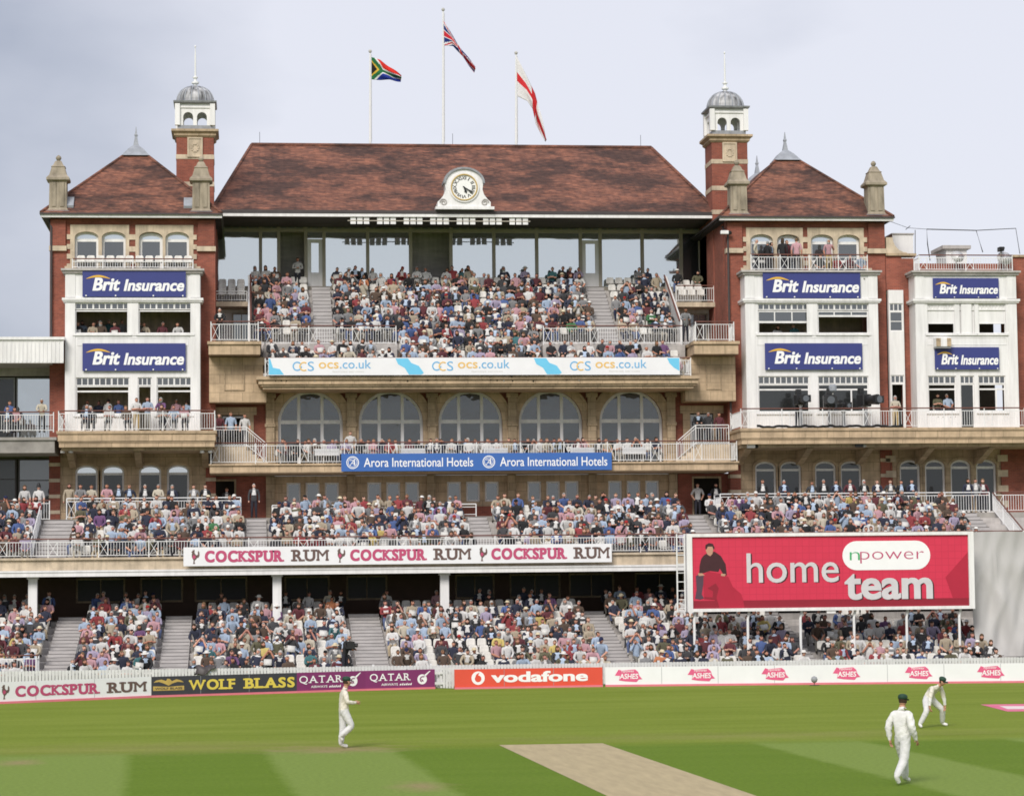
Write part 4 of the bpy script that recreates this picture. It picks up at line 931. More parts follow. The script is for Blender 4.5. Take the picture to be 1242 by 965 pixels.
for u in (1000, 1122, 1185):
    p = at(u, 539, -1.7); c = thing('balcony_lamp', {1000: 'small white lamp under the stone balcony below the television cameras', 1122: 'small white lamp under the stone balcony below the annexe bay left of its centre', 1185: 'small white lamp under the stone balcony near the right edge'}[u], 'lamp', (p.x, -1.4, p.z), 'lamps under the right stone balcony')
    MB().box(p.x-.16, p.x+.16, -1.85, -1.55, p.z-.09, p.z+.09).build('housing', 'white_paint', c, bevel=.015); MB().prismx([(-1.55, p.z-.05), (-.9, p.z-.15), (-.9, p.z+.12), (-1.55, p.z+.08)], p.x-.05, p.x+.05).build('arm', 'stone_dark', c)
for u, lab in ((81, 'left one of two small white lamps under the left stone balcony'), (250, 'right one of two small white lamps under the left stone balcony')):
    p = at(u, 547, -1.8); c = thing('balcony_lamp', lab, 'lamp', (p.x, -1.6, p.z), 'lamps under the left stone balcony')
    for s in (-.2, .2): MB().lathe(p.x+s, -1.8, [(.05, p.z-.1), (.12, p.z-.08), (.10, p.z+.06), (.04, p.z+.1)], 10).build('lamp_head', 'lamp_metal', c)
    MB().tube([(p.x-.2, -1.75, p.z+.1), (p.x+.2, -1.75, p.z+.1)], .025, 6).tube([(p.x, -1.75, p.z+.1), (p.x, -1.5, p.z+.25)], .025, 6).build('bracket', 'lamp_metal', c)
m = MB(); x = 14.12
m.tube([(x, 1.05, 11.2), (x, 1.05, 22.4), (x-.1, 2.0, 22.9)], .06, 8); m.build('drainpipe', 'gutter_dark', label='dark drainpipe running down the inner corner of the right tower', cat='drainpipe')
m = MB(); x = gx(62, 380, 1.0); m.tube([(x, 1.05, 17.0), (x, 1.05, 22.6), (x-.15, 1.2, 23.0)], .06, 8); m.build('drainpipe', 'gutter_dark', label='dark drainpipe on the outer corner of the left tower', cat='drainpipe')

# ------------------------------------------------------------ stand on the far left
ls = thing('side_stand', 'pale concrete stand with white fascia at the far left edge', 'building', (-24, 2, 7.4))
xr_ = gx(77, 430, -.6); zf0, zf1 = gz(40, 440, -.6), gz(40, 412, -.6)
m = MB(); m.box(-30, xr_, -.6, -.35, zf0, zf1); m.box(-30, xr_+.06, -.7, 8, zf1, zf1+.14)
for i in range(48): m.box(xr_-.02-.2*i-.02, xr_-.2*i-.0, -.63, -.6, zf0+.05, zf1-.02)
m.build('fascia', 'white_paint', ls)
MB().box(-30, -20.75, -.35, 6, zf0+.05, zf0+.2).build('soffit', 'concrete', ls)
y = 3.2; zfl = gz(40, 530, -2.3)
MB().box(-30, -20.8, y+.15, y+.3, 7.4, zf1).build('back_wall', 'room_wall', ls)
window(ls, gx(20, 480, y), gx(63, 480, y), zfl+.1, gz(40, 458, y), y, t=.06, glass='glass_sky', mat='grey_plastic'); window(ls, gx(-30, 480, y), gx(18, 480, y), zfl+.1, gz(40, 458, y), y, t=.06, glass='glass_dark', mat='grey_plastic')
MB().box(-30, -20.75, y-.1, y+.16, gz(40, 456, y), zf0+.05).build('header_wall', 'concrete', ls)
m = MB(); m.box(-30, -20.3, -2.3, y, zfl-.14, zfl); m.box(-30, -20.4, -2.2, y, gz(40, 549, -2.2), zfl-.14); m.build('balcony_slab', 'grey_concrete', ls)
z1 = gz(40, 549, -2.2)
window(ls, gx(-30, 570, 1.5), gx(20, 570, 1.5), 7.6, z1-.1, 1.5, t=.08, glass='glass_dark', mat='gutter_dark', hm=(.68,)); window(ls, gx(22, 570, 1.5), gx(62, 570, 1.5), 7.6, z1-.1, 1.5, t=.08, glass='glass_mid', mat='gutter_dark', hm=(.66,))
MB().box(gx(62, 570, 1.5), -20.7, 1.3, 1.8, 7.4, z1).build('pier', 'gutter_dark', ls)

# ------------------------------------------------------------ signs
def fsign(name, label, u0, u1, vt, vb, y, mat, group=None, depth=.07, cat='sign'):
    vm, um = (vt+vb)/2, (u0+u1)/2; z0, z1 = gz(um, vb, y), gz(um, vt, y)
    s = Sign(name, label, cat, (gx(u0, vm, y), y, z0), (gx(u1, vm, y), y, z0), z1-z0, mat, depth, group)
    s.fx = lambda u: (u-u0)/(u1-u0)*s.w
    s.fz = lambda v: (vb-v)/(vb-vt)*s.h
    return s
def insurance(label, u0, u1, vt, vb):
    s = fsign('company_sign', label, u0, u1, vt, vb, -.16, 'sign_blue', 'blue signs on the white bays'); w_, h_ = s.w, s.h
    s.text('Brit', .099*w_, .362*w_, .225*h_, .70*h_, 'letter_white', .036, .22)
    s.text('Insurance', .40*w_, .983*w_, .215*h_, .645*h_, 'letter_white', .034, .22)
    n = 14; up = []; dn = []
    for i in range(n+1):
        t_ = i/n; x = (.033+.238*t_)*w_; c = math.sin(math.pi*min(1, t_*.88+.06))
        up.append((x, (.64+.165*c)*h_)); dn.append((x, (.64+.165*c-.075*math.sin(math.pi*t_)**.7-.004)*h_))
    s.poly([up+dn[::-1]], 'letter_yellow')
    pts = []
    for q in (.035, .32, .685, .97): pts.append(circ(q*w_, .045*h_, .028*h_, 8)); 
    s.poly(pts, 'letter_white', 'fixing', .03)
    return s
insurance('blue sign high on the white bay of the left tower', 100, 225.4, 327.3, 360)
insurance('blue sign on the left tower between its upper and lower windows', 100, 225.2, 416.3, 449.6)
insurance('blue sign high on the right tower beneath the crowded top balcony', 925.4, 1043.6, 329.6, 361.6)
insurance('blue sign on the right tower above the television cameras', 928, 1046, 416.2, 448.2)
insurance('small blue sign high on the annexe bay below the roof rail', 1131.7, 1211.5, 337.3, 361.6)
insurance('small blue sign on the annexe bay beneath the air conditioner', 1134, 1212, 421, 448)

s = fsign('banner', 'long white banner with cyan shapes along the upper deck front', 325.5, 824.5, 433.6, 454.6, -1.35, 'sign_white')
for i in range(3):
    o_ = 167.6*i
    def X(u): return s.fx(u+o_)
    Zc = s.fz(443.8); r = s.h*.27
    s.poly(ringpolys(X(360), Zc, r*.72, r, 20, 360, 20), 'ocs_blue'); s.poly(ringpolys(X(368), Zc-.01, r*.72, r, 55, 305, 18), 'ocs_amber', d=.012)
    s.text('S', X(372.5), X(380), Zc-r, Zc+r, 'ocs_blue', .0)
    s.text('ocs', X(385.6), X(409.5), s.fz(446.6), s.fz(439), 'ocs_amber', .012); s.text('.co.uk', X(411), X(448.5), s.fz(446.6), s.fz(436), 'ocs_blue', .004)
    if i < 2: s.poly([[(X(478), s.fz(434.4)), (X(493), s.fz(434.4)), (X(497), s.fz(440)), (X(506), s.fz(443.5)), (X(512), s.fz(452)), (X(509), s.fz(454)), (X(494), s.fz(454)), (X(489), s.fz(446)), (X(481), s.fz(441.5))]], 'ocs_cyan')
    s.text('facilities services', X(402), X(440), s.fz(451), s.fz(449.3), 'seat_plastic', 0)
s.poly([[(s.fx(326), s.fz(434.5)), (s.fx(327.5), s.fz(434.5)), (s.fx(331), s.fz(445.5)), (s.fx(339), s.fz(447)), (s.fx(344), s.fz(453.8)), (s.fx(326), s.fz(453.8))],
        [(s.fx(809), s.fz(434.5)), (s.fx(824), s.fz(434.5)), (s.fx(824), s.fz(450)), (s.fx(817), s.fz(446)), (s.fx(812), s.fz(441))]], 'ocs_cyan')

s = fsign('banner', 'blue hotel banner along the arcade balcony railing', 414, 742, 549.3, 570.5, -1.5, 'hotel_blue')
for cu_, t0, t1 in ((427.6, 441, 573), (592, 605.5, 736.5)):
    c = s.fx(cu_); zc = s.h*.5; r = s.h*.36
    s.poly(ringpolys(c, zc, r*.86, r, 0, 360, 24), 'letter_white'); s.poly(ringpolys(c, zc, r*.66, r*.74, 0, 360, 24), 'letter_white')
    s.text('A', c-r*.5, c+r*.42, zc-r*.5, zc+r*.55, 'letter_white', -.01, .35); s.poly([arcband(c-r*.2, zc-r*.1, r*.42, r*.52, -40, 120, 8)], 'letter_white')
    s.text('Arora International Hotels', s.fx(t0), s.fx(t1), s.h*.24, s.h*.76, 'letter_white', .006)

ROOST = [(.30,0),(.55,0),(.52,.06),(.47,.1),(.5,.24),(.62,.3),(.74,.42),(.86,.42),(.98,.58),(.96,.8),(.86,.92),(.8,.78),(.82,.66),(.7,.6),(.6,.64),(.5,.72),(.47,.84),(.5,.95),(.42,1.0),(.36,.94),(.3,.98),(.27,.9),(.22,.86),(.14,.82),(.24,.78),(.2,.66),(.2,.5),(.28,.36),(.38,.26),(.36,.08)]
def rooster(s, x0, x1, z0, z1): s.poly([[(x0+(x1-x0)*a, z0+(z1-z0)*b) for a, b in ROOST]], 'rum_brown'); s.poly([[(x0+(x1-x0)*a, z0+(z1-z0)*b) for a, b in ((.3,.36),(.45,.34),(.6,.45),(.55,.58),(.38,.62),(.28,.5))]], 'rum_pink', d=.012)
s = fsign('banner', 'long white rum banner with three roosters on the first balcony', 222.5, 742, 661.2, 683.8, -12.25, 'sign_white')
for r0, c0, c1, m0, m1 in ((230, 248.5, 343, 351, 397), (405, 423, 515.5, 523, 569.5), (577.5, 594.5, 687, 694.5, 739.5)):
    rooster(s, s.fx(r0), s.fx(r0+12), s.h*.12, s.h*.88)
    s.text('COCKSPUR', s.fx(c0), s.fx(c1), s.h*.20, s.h*.80, 'rum_pink', .055, serif=1); s.text('RUM', s.fx(m0), s.fx(m1), s.h*.20, s.h*.82, 'rum_brown', .032, serif=1)

# boards round the boundary
def ground_at(u, v): p = at(u, v, z=0); return Vector((p.x, p.y, 0))
def board(label, a, b, mat, h=.72, cat='advertising board'):
    s = Sign('advertising_board', label, cat, a+Vector((0, 0, .085)), b+Vector((0, 0, .085)), h, mat, .12, 'advertising boards along the boundary')
    m = MB(); s.slab(m, [(0, -.083), (s.w, -.083), (s.w, -.003), (0, -.003)], -.10, .05); m.build('base_strip', 'strip_pink', s.root)
    m = MB()
    for q in (.15, .5, .85): x = s.w*q; m.add([s.P(x-.03, -.08, -.125), s.P(x+.03, -.08, -.125), s.P(x+.03, -.08, -.55), s.P(x-.03, -.08, -.55), s.P(x-.03, h*.8, -.125), s.P(x+.03, h*.8, -.125), s.P(x+.03, -.02, -.55), s.P(x-.03, -.02, -.55)], [(3,2,1,0),(4,5,6,7),(0,1,5,4),(1,2,6,5),(2,3,7,6),(3,0,4,7)])
    m.build('strut', 'grey_plastic', s.root)
    k_ = max(1, round(s.w/2.4))
    s.poly([[(s.w*q/k_-.008, .01), (s.w*q/k_+.008, .01), (s.w*q/k_+.008, h-.01), (s.w*q/k_-.008, h-.01)] for q in range(1, k_)], 'grey_plastic', 'panel_joint', .004) if k_ > 1 else None
    def fx(u):      # photo column to place along the board
        best = min((abs((lambda q: 621+FPX*q[0]/-q[2])(CROT.transposed() @ (s.P(s.w*i/400, .3, 0)-CAM))-u), i) for i in range(-20, 421)); return s.w*best[1]/400
    s.fx = fx; return s
BP = [ground_at(-30, 854.5), ground_at(183.5, 845.5), ground_at(360, 840), ground_at(443.5, 837.2), ground_at(527.5, 835), ground_at(551.5, 835.6), ground_at(731, 832.5)]
BP2 = [Vector((3.75, BP[6].y, 0)), Vector((13.0, -25.4, 0)), Vector((24.5, -27.0, 0))]
s = board('white rum board at the left end of the boundary', BP[0], BP[1], 'sign_white')
rooster(s, s.fx(0), s.fx(11.5), s.h*.12, s.h*.88); s.text('COCKSPUR', s.fx(19), s.fx(121), s.h*.22, s.h*.78, 'rum_pink', .046, serif=1); s.text('RUM', s.fx(129), s.fx(178), s.h*.22, s.h*.78, 'rum_brown', .034, serif=1)
s = board('black wine board with yellow lettering left of the fielder', BP[1], BP[2], 'wine_black')
s.text('WOLF', s.fx(229), s.fx(285), s.h*.22, s.h*.78, 'wine_yellow', .04, serif=1); s.text('BLASS', s.fx(295), s.fx(357), s.h*.22, s.h*.78, 'wine_yellow', .04, serif=1)
e0, e1 = s.fx(185), s.fx(224); W_ = e1-e0; E = lambda pts: [(e0+W_*a, s.h*b) for a, b in pts]
s.poly([E([(.02,.24),(.98,.24),(.98,.48),(.9,.48),(.5,.44),(.1,.48),(.02,.48)])], 'gold'); s.poly([E([(.5,.5),(.62,.62),(.78,.7),(.97,.66),(.88,.78),(.74,.84),(.6,.74),(.54,.86),(.46,.88),(.42,.76),(.28,.84),(.12,.8),(.03,.68),(.2,.72),(.36,.62)])], 'gold')
s.text('WOLF BLASS', e0+W_*.08, e0+W_*.92, s.h*.29, s.h*.41, 'wine_black', .02, d=.014)
for i, (lab, u0, u1, cx_) in enumerate((('purple airline board next to the black wine board', 363, 416, 428), ('purple airline board beside the gap in the boards', 448.5, 498, 512))):
    s = board(lab, BP[2+i], BP[3+i], 'airline_purple'); s.text('QATAR', s.fx(u0), s.fx(u1), s.h*.34, s.h*.82, 'letter_white', .006, serif=.7); s.text('AIRWAYS', s.fx(u0+14), s.fx(u0+34), s.h*.14, s.h*.27, 'letter_white', .01)
    a0 = s.fx(u0+36); s.poly([[(a0+k*.09, s.h*.14), (a0+k*.09+.06, s.h*.14), (a0+k*.09+.08, s.h*(.24+.04*(k % 2))), (a0+k*.09+.02, s.h*.22)] for k in range(6)], 'letter_white')
    c = s.fx(cx_); r = s.h*.30; s.poly(ringpolys(c, s.h*.45, r*.0, r*.95, 0, 360, 20), 'letter_white'); s.poly([arcband(c+.02, s.h*.45, r*.4, r*.6, 60, 250, 8), [(c-r*.2, s.h*.5), (c+r*.2, s.h*.4), (c+r*.3, s.h*.3), (c-r*.1, s.h*.36)]], 'airline_purple', d=.012)
    s.poly([[(c+r*.1, s.h*.62), (c+r*1.5, s.h*.92), (c+r*1.7, s.h*.92), (c+r*.5, s.h*.56)]], 'letter_white')
s = board('red phone company board in the middle of the boundary', BP[5], BP[6], 'phone_red')
c = s.fx(580); r = s.h*.38; s.poly(ringpolys(c, s.h*.5, 0, r, 0, 360, 28), 'letter_white'); s.poly([circ(c, s.h*.46, r*.5, 20)], 'phone_red', d=.012); s.poly([[(c-r*.48, s.h*.5), (c-r*.3, s.h*.7), (c+r*.2, s.h*.82), (c+r*.05, s.h*.7), (c, s.h*.6)]], 'phone_red', d=.015)
s.text('vodafone', s.fx(596), s.fx(712.5), s.h*.24, s.h*.84, 'letter_white', .036)
# drawn emblem of the series, repeated on the long white boards
def ashes(s, cu_):
    c = s.fx(cu_); w_ = .56; h_ = s.h
    s.poly([[(c-w_, h_*.52), (c-w_*.72, h_*.86), (c-w_*.5, h_*.8), (c+w_*.5, h_*.86), (c+w_*.72, h_*.72), (c+w_*.8, h_*.5), (c+w_*1.02, h_*.3), (c+w_*.75, h_*.28), (c+w_*.6, h_*.14), (c-w_*.2, h_*.18), (c-w_*.7, h_*.24), (c-w_*.62, h_*.5)]], 'emblem_pink')
    s.text('npower', c-w_*.5, c+w_*.45, h_*.66, h_*.8, 'letter_white', .0, d=.014); s.text('ASHES', c-w_*.66, c+w_*.72, h_*.32, h_*.62, 'letter_white', .02, .1, d=.014)
s1 = board('long white board with pink emblems right of the red board', BP2[0], BP2[1], 'sign_white'); s2 = board('white board with pink emblems running off at the right edge', BP2[1], BP2[2], 'sign_white')
for u in (762, 850.5, 940): ashes(s1, u)
for u in (1027, 1114.5, 1202): ashes(s2, u)

# white picket fence behind the boards
pf = thing('picket_fence', 'long low white picket fence between the boards and the terrace', 'fence', (2, -22.9, 0))
m = MB(); m2 = MB(); x = -25.0; yf = -22.75
while x < 29: m.box(x, x+.108, yf-.015, yf+.015, .05, .93); x += .135
m.build('pickets', 'fence_white', pf)
m2.box(-25, 29, yf+.015, yf+.06, .80, .90); m2.box(-25, 29, yf+.015, yf+.06, .25, .35); m2.build('rails', 'fence_white', pf)
m = MB(); x = -25
while x < 29: m.box(x, x+.1, yf+.06, yf+.16, 0, 1.0); x += 2.4
m.build('posts', 'fence_white', pf)
m = MB().box(-25, 29, yf+.30, yf+.42, 0, .72); m.build('kick_board', 'concrete', pf)
# short piece of fence in the gap between the boards
gp = thing('picket_gate', 'short white picket gate closing the gap between purple and red boards', 'gate', tuple((BP[4]+BP[5])/2))
m = MB(); a, b = BP[4], BP[5]
for i in range(7):
    p = a.lerp(b, (i+.5)/7)+Vector((0, .35, 0)); m.box(p.x-.045, p.x+.045, p.y-.015, p.y+.015, .03, .88)
m.build('pickets', 'fence_white', gp); p = a.lerp(b, .5); MB().box(a.x, b.x, p.y+.37, p.y+.41, .6, .7).box(a.x, b.x, p.y+.37, p.y+.41, .18, .28).build('rails', 'fence_white', gp)

# big red screen on posts
SY = -18.4
scr = thing('advertising_screen', 'big red home team screen on white posts above the right seats', 'screen', (gx(1007, 740, SY), SY, 1.0))
s = fsign('screen_panel', None, 839.5, 1174.5, 649.6, 736, SY, 'phone_red', cat=None, depth=.25)
pr_ = s.root
m0 = bpy.data.materials.new('screen_red'); MATS['screen_red'] = m0; m0.use_nodes = True
b_ = m0.node_tree.nodes['Principled BSDF']; b_.inputs['Roughness'].default_value = .5
nn, ll = m0.node_tree.nodes, m0.node_tree.links
tc_ = nd(nn, 'ShaderNodeTexCoord'); bt_ = nd(nn, 'ShaderNodeTexBrick', Scale=1.0); bt_.offset = 0
bt_.inputs['Brick Width'].default_value = .30; bt_.inputs['Row Height'].default_value = .30; bt_.inputs['Mortar Size'].default_value = .012
bt_.inputs['Color1'].default_value = (.62, .028, .075, 1); bt_.inputs['Color2'].default_value = (.59, .026, .07, 1); bt_.inputs['Mortar'].default_value = (.52, .02, .06, 1)
sp_ = nd(nn, 'ShaderNodeSeparateXYZ'); cb_ = nd(nn, 'ShaderNodeCombineXYZ'); ll.new(tc_.outputs['Object'], sp_.inputs[0]); ll.new(sp_.outputs['X'], cb_.inputs['X']); ll.new(sp_.outputs['Z'], cb_.inputs['Y']); ll.new(cb_.outputs[0], bt_.inputs['Vector']); ll.new(bt_.outputs['Color'], b_.inputs['Base Color'])
s.panel.data.materials[0] = m0
plain('screen_dark', (.055, .015, .02), .5, .2, 3); plain('screen_maroon', (.27, .012, .03), .5, .1, 1); plain('screen_deep', (.42, .016, .045), .5, .06, 1); plain('silver', (.62, .60, .62), .4, .12, 1.4); plain('screen_jeans', (.09, .05, .075), .5, .15, 3)
k = 2.943
S_ = lambda pts: [(s.fx(820+a/k), s.fz(630+b/k)) for a, b in pts]
s.poly([S_([(60, 284), (1043, 284), (1043, 311), (60, 311)])], 'screen_maroon', 'picture', .004)
s.poly([S_([(960, 210), (1043, 120), (1043, 283), (985, 283)])], 'screen_deep', 'picture', .004)
s.poly([S_([(95, 195), (115, 180), (165, 190), (185, 200), (200, 235), (230, 262), (236, 284), (240, 310), (150, 310), (140, 282), (98, 280)])], 'screen_deep', 'picture', .006)
s.poly([S_([(110, 240), (140, 222), (150, 240), (142, 275), (152, 310), (147, 310), (136, 282), (100, 276), (98, 270), (128, 272), (130, 250)])], 'screen_maroon', 'picture', .008)
s.poly([S_([(100, 122), (118, 112), (138, 110), (160, 126), (176, 155), (180, 195), (168, 192), (155, 170), (150, 182), (120, 178), (100, 185), (82, 188), (84, 160), (90, 135)])], 'screen_dark', 'picture', .010)
s.poly([S_([(70, 196), (84, 188), (98, 190), (96, 225), (90, 262), (98, 275), (84, 280), (66, 276), (72, 245)])], 'screen_jeans', 'picture', .010)
s.poly([S_([(107, 92), (112, 86), (128, 86), (134, 98), (130, 118), (122, 126), (112, 120), (107, 108)]), S_([(78, 186), (92, 186), (102, 194), (80, 196)]), S_([(160, 188), (176, 190), (172, 198), (158, 196)])], 'skin_tone', 'picture', .012)
s.poly([S_([(105, 100), (106, 86), (118, 79), (132, 82), (138, 96), (134, 104), (130, 92), (114, 92), (109, 102)])], 'screen_dark', 'picture', .014)
fx, fz = (lambda a: s.fx(820+a/k)), (lambda b: s.fz(630+b/k))
for dx_, mt, dd in ((5, 'screen_dark', .005), (0, 'silver', .012)):
    s.text('home', fx(250+dx_), fx(578+dx_), fz(223+dx_*.5), fz(117+dx_*.5), mt, .006, d=dd); s.text('team', fx(599+dx_), fx(912+dx_), fz(286+dx_*.5), fz(194+dx_*.5), mt, .030, d=dd)
x0, x1, z0, z1 = fx(592), fx(907), fz(181), fz(77); r = (z1-z0)/2
s.poly([circ(x0+r, z0+r, r, 14, 90, 270)+circ(x1-r, z0+r, r, 14, -90, 90)], 'letter_white', 'emblem', .015)
s.text('n', fx(618), fx(654), fz(145), fz(116), 'screen_green', -.012, d=.022); s.text('power', fx(655), fx(884), fz(157), fz(115), 'rum_pink', -.014, d=.022)
# the panel and its picture become parts of the screen on posts
for ch in list(pr_.children): 
    off = wloc(pr_)-wloc(scr); ch.data.transform(Matrix.Translation(off)); ch.parent = scr
bpy.data.objects.remove(pr_)
m = MB(); y0, y1 = SY-.10, SY+.3
fx0, fx1, fz0, fz1 = gx(833, 690, SY), gx(1181, 690, SY), gz(1007, 739.8, SY), gz(1007, 645.6, SY)
ix0, ix1, iz0, iz1 = gx(839.5, 690, SY), gx(1174.5, 690, SY), gz(1007, 736, SY), gz(1007, 649.6, SY)
m.box(fx0, ix0, y0, y1, fz0, fz1); m.box(ix1, fx1, y0, y1, fz0, fz1); m.box(ix0, ix1, y0, y1, fz0, iz0); m.box(ix0, ix1, y0, y1, iz1, fz1); m.build('frame', 'white_paint', scr)
MB().box(ix0, ix1, SY+.26, SY+.9, iz0, iz1).build('casing', 'grey_plastic', scr)
for u in (843, 908, 972, 1037, 1101, 1165):
    x = gx(u, 750, SY); kk = max(0, int((SY+.25-(G_Y0-.45))/G_DY)); zz = -.05+G_DZ*kk
    MB().tube([(x, SY+.2, zz), (x, SY+.2, fz0-.35), (x+.07, SY+.2, fz0)], .06, 8).build('post', 'white_metal', scr)
x = gx(1008, 742, SY); MB().box(x-.2, x+.2, SY-.05, SY+.15, fz0-.13, fz0-.003).build('junction_box', 'white_paint', scr)
x = gx(825, 690, SY); m = MB(); m.tube([(x-.12, SY+.1, fz0), (x-.12, SY+.1, fz1)], .035, 6); m.tube([(x+.22, SY+.1, fz0), (x+.22, SY+.1, fz1)], .035, 6)
for i in range(9): z = fz0+.15+(fz1-fz0-.3)*i/8; m.tube([(x-.12, SY+.1, z), (x+.22, SY+.1, z)], .02, 5)
m.build('ladder', 'white_metal', scr)
# grey tarpaulin over the stand at the right edge
def tarp():
    m = MB(); nx, nz = 90, 40; xa_, xb_ = gx(1178, 700, -16.9), 27.5; z0, z1 = .8, gz(1200, 645, -16.9); vs = []
    for j in range(nz+1):
        for i in range(nx+1):
            a, b = i/nx, j/nz; x = xa_+(xb_-xa_)*a; z = z0+(z1-z0)*b
            fold = .22*abs(math.sin(5*a+3.5*b+.4))+.14*abs(math.sin(11*a-6*b))+.07*math.sin(31*a+9*b)+.05*math.sin(53*a-14*b)
            y = -16.9-.9*(1-b)**1.5+fold*(1-.6*b) -.10*math.exp(-((b-.72)/.1)**2)*(a > .18)
            vs.append((x, y, z+.03*math.sin(7*a)*(b)))
    for j in range(nz+1):
        for i in range(nx+1): x, y, z = vs[j*(nx+1)+i]; vs.append((x, y+.03, z))
    n0 = (nx+1)*(nz+1); fs = []
    for j in range(nz):
        for i in range(nx): a = j*(nx+1)+i; q = (a, a+1, a+nx+2, a+nx+1); fs.append(q); fs.append(tuple(v+n0 for v in q[::-1]))
    m.add(vs, fs); m.build('tarpaulin', 'tarpaulin', smooth=True, label='grey tarpaulin sheet hanging in folds right of the red screen', cat='tarpaulin')
tarp()

# ------------------------------------------------------------ clock on the eave
CY = 4.55
ck = thing('roof_clock', 'round white clock with scrolled sides standing on the eave of the roof', 'clock', (gx(563, 255, CY), CY, gz(563, 255, CY)))
kx = lambda a: gx(410+a/2.924, 228, CY); kz = lambda b: gz(563, b/2.924, CY)
half = [(515, 650), (512, 672), (518, 692), (530, 706), (541, 716), (541, 733)]
topc = [(447+68*math.cos(R_(a)), 650-52*math.sin(R_(a))) for a in range(0, 181, 12)]
outl = [(541, 733)]+[(541, 716), (530, 706), (518, 690), (512, 672)]+topc+[(382, 672), (376, 690), (364, 706), (353, 716), (353, 733)]
m = MB(); m.prism([(kx(a), kz(b)) for a, b in outl], CY, CY+1.1); m.box(kx(345), kx(553), CY-.12, CY+1.2, kz(743), kz(733)); m.build('surround', 'white_paint', ck)
m = MB(); m.prism([(kx(a), kz(b)) for a, b in [(447+74*math.cos(R_(t_)), 650-57*math.sin(R_(t_))) for t_ in range(0, 181, 12)]+[(447+66*math.cos(R_(t_)), 650-50*math.sin(R_(t_))) for t_ in range(180, -1, -12)]], CY-.1, CY+1.15); m.build('hood', 'lead', ck)
cx_, cz_ = kx(447), kz(665); rr = kx(447+46)-cx_
for s_ in (-1, 1):
    m = MB(); c2, z2 = cx_+s_*(kx(520)-kx(447)), kz(718); r2 = .20
    for q in range(18):
        a = q/18*4*math.pi*.75; r_ = r2*(1-q/24); b = (q+1)/18*4*math.pi*.75; rb = r2*(1-(q+1)/24)
        m.tube([(c2+s_*r_*math.cos(a), CY-.02, z2+r_*math.sin(a)), (c2+s_*rb*math.cos(b), CY-.02, z2+rb*math.sin(b))], .035, 5)
    m.build('scroll', 'concrete', ck)
m = MB(); n = 36
def disc(m, r0, r1, y0, y1):
    for i in range(n):
        a, b = 2*math.pi*i/n, 2*math.pi*(i+1)/n
        pt = lambda r, t, y: (cx_+r*math.cos(t), y, cz_+r*math.sin(t))
        if r0 <= 0: m.add([(cx_, y0, cz_), pt(r1, a, y0), pt(r1, b, y0), pt(r1, a, y1), pt(r1, b, y1)], [(0, 2, 1), (1, 2, 4, 3)])
        else: m.hexa([pt(r0, a, y0), pt(r0, b, y0), pt(r1, b, y0), pt(r1, a, y0)], [pt(r0, a, y1), pt(r0, b, y1), pt(r1, b, y1), pt(r1, a, y1)])
disc(m, 0, rr*.95, CY-.05, CY); m.build('dial', 'clock_dial', ck)
m = MB(); disc(m, rr*.95, rr*1.03, CY-.12, CY); m.build('rim', 'gold', ck)
m = MB(); disc(m, rr*1.03, rr*1.16, CY-.08, CY); m.build('outer_ring', 'white_paint', ck)
m = MB()
for hnum, rn in enumerate(('XII', 'I', 'II', 'III', 'IIII', 'V', 'VI', 'VII', 'VIII', 'IX', 'X', 'XI')):
    V, F = text_geo(rn, .022); V = V-(V.min(0)+V.max(0))/2; sc = rr*.26/(V[:,1].max()*2); wsc = min(sc*1.25, rr*.34/(V[:,0].max()*2)); a = R_(90-30*hnum); up = (math.cos(a), math.sin(a)); rt = (math.sin(a), -math.cos(a))
    m.add([(cx_+up[0]*(rr*.72+y*sc)+rt[0]*x*wsc, CY-.06, cz_+up[1]*(rr*.72+y*sc)+rt[1]*x*wsc) for x, y in V], F)
m.build('numerals', 'black_plastic', ck)
for nm, ang, ln, wd in (('hour_hand', 90-160, .52, .075), ('minute_hand', 90-123, .82, .05)):
    a = R_(ang); u_, v_ = (math.cos(a), math.sin(a)), (-math.sin(a), math.cos(a)); yy = -.075 if nm[0] == 'h' else -.095
    P_ = [(-.16, -.5), (.55, -1.0), (.62, -1.6), (1, 0), (.62, 1.6), (.55, 1.0), (-.16, .5)]
    m = MB(); m.prism([(cx_+u_[0]*rr*ln*p+v_[0]*rr*wd*q, cz_+u_[1]*rr*ln*p+v_[1]*rr*wd*q) for p, q in P_], CY+yy-.012, CY+yy); m.build(nm, 'black_plastic', ck)

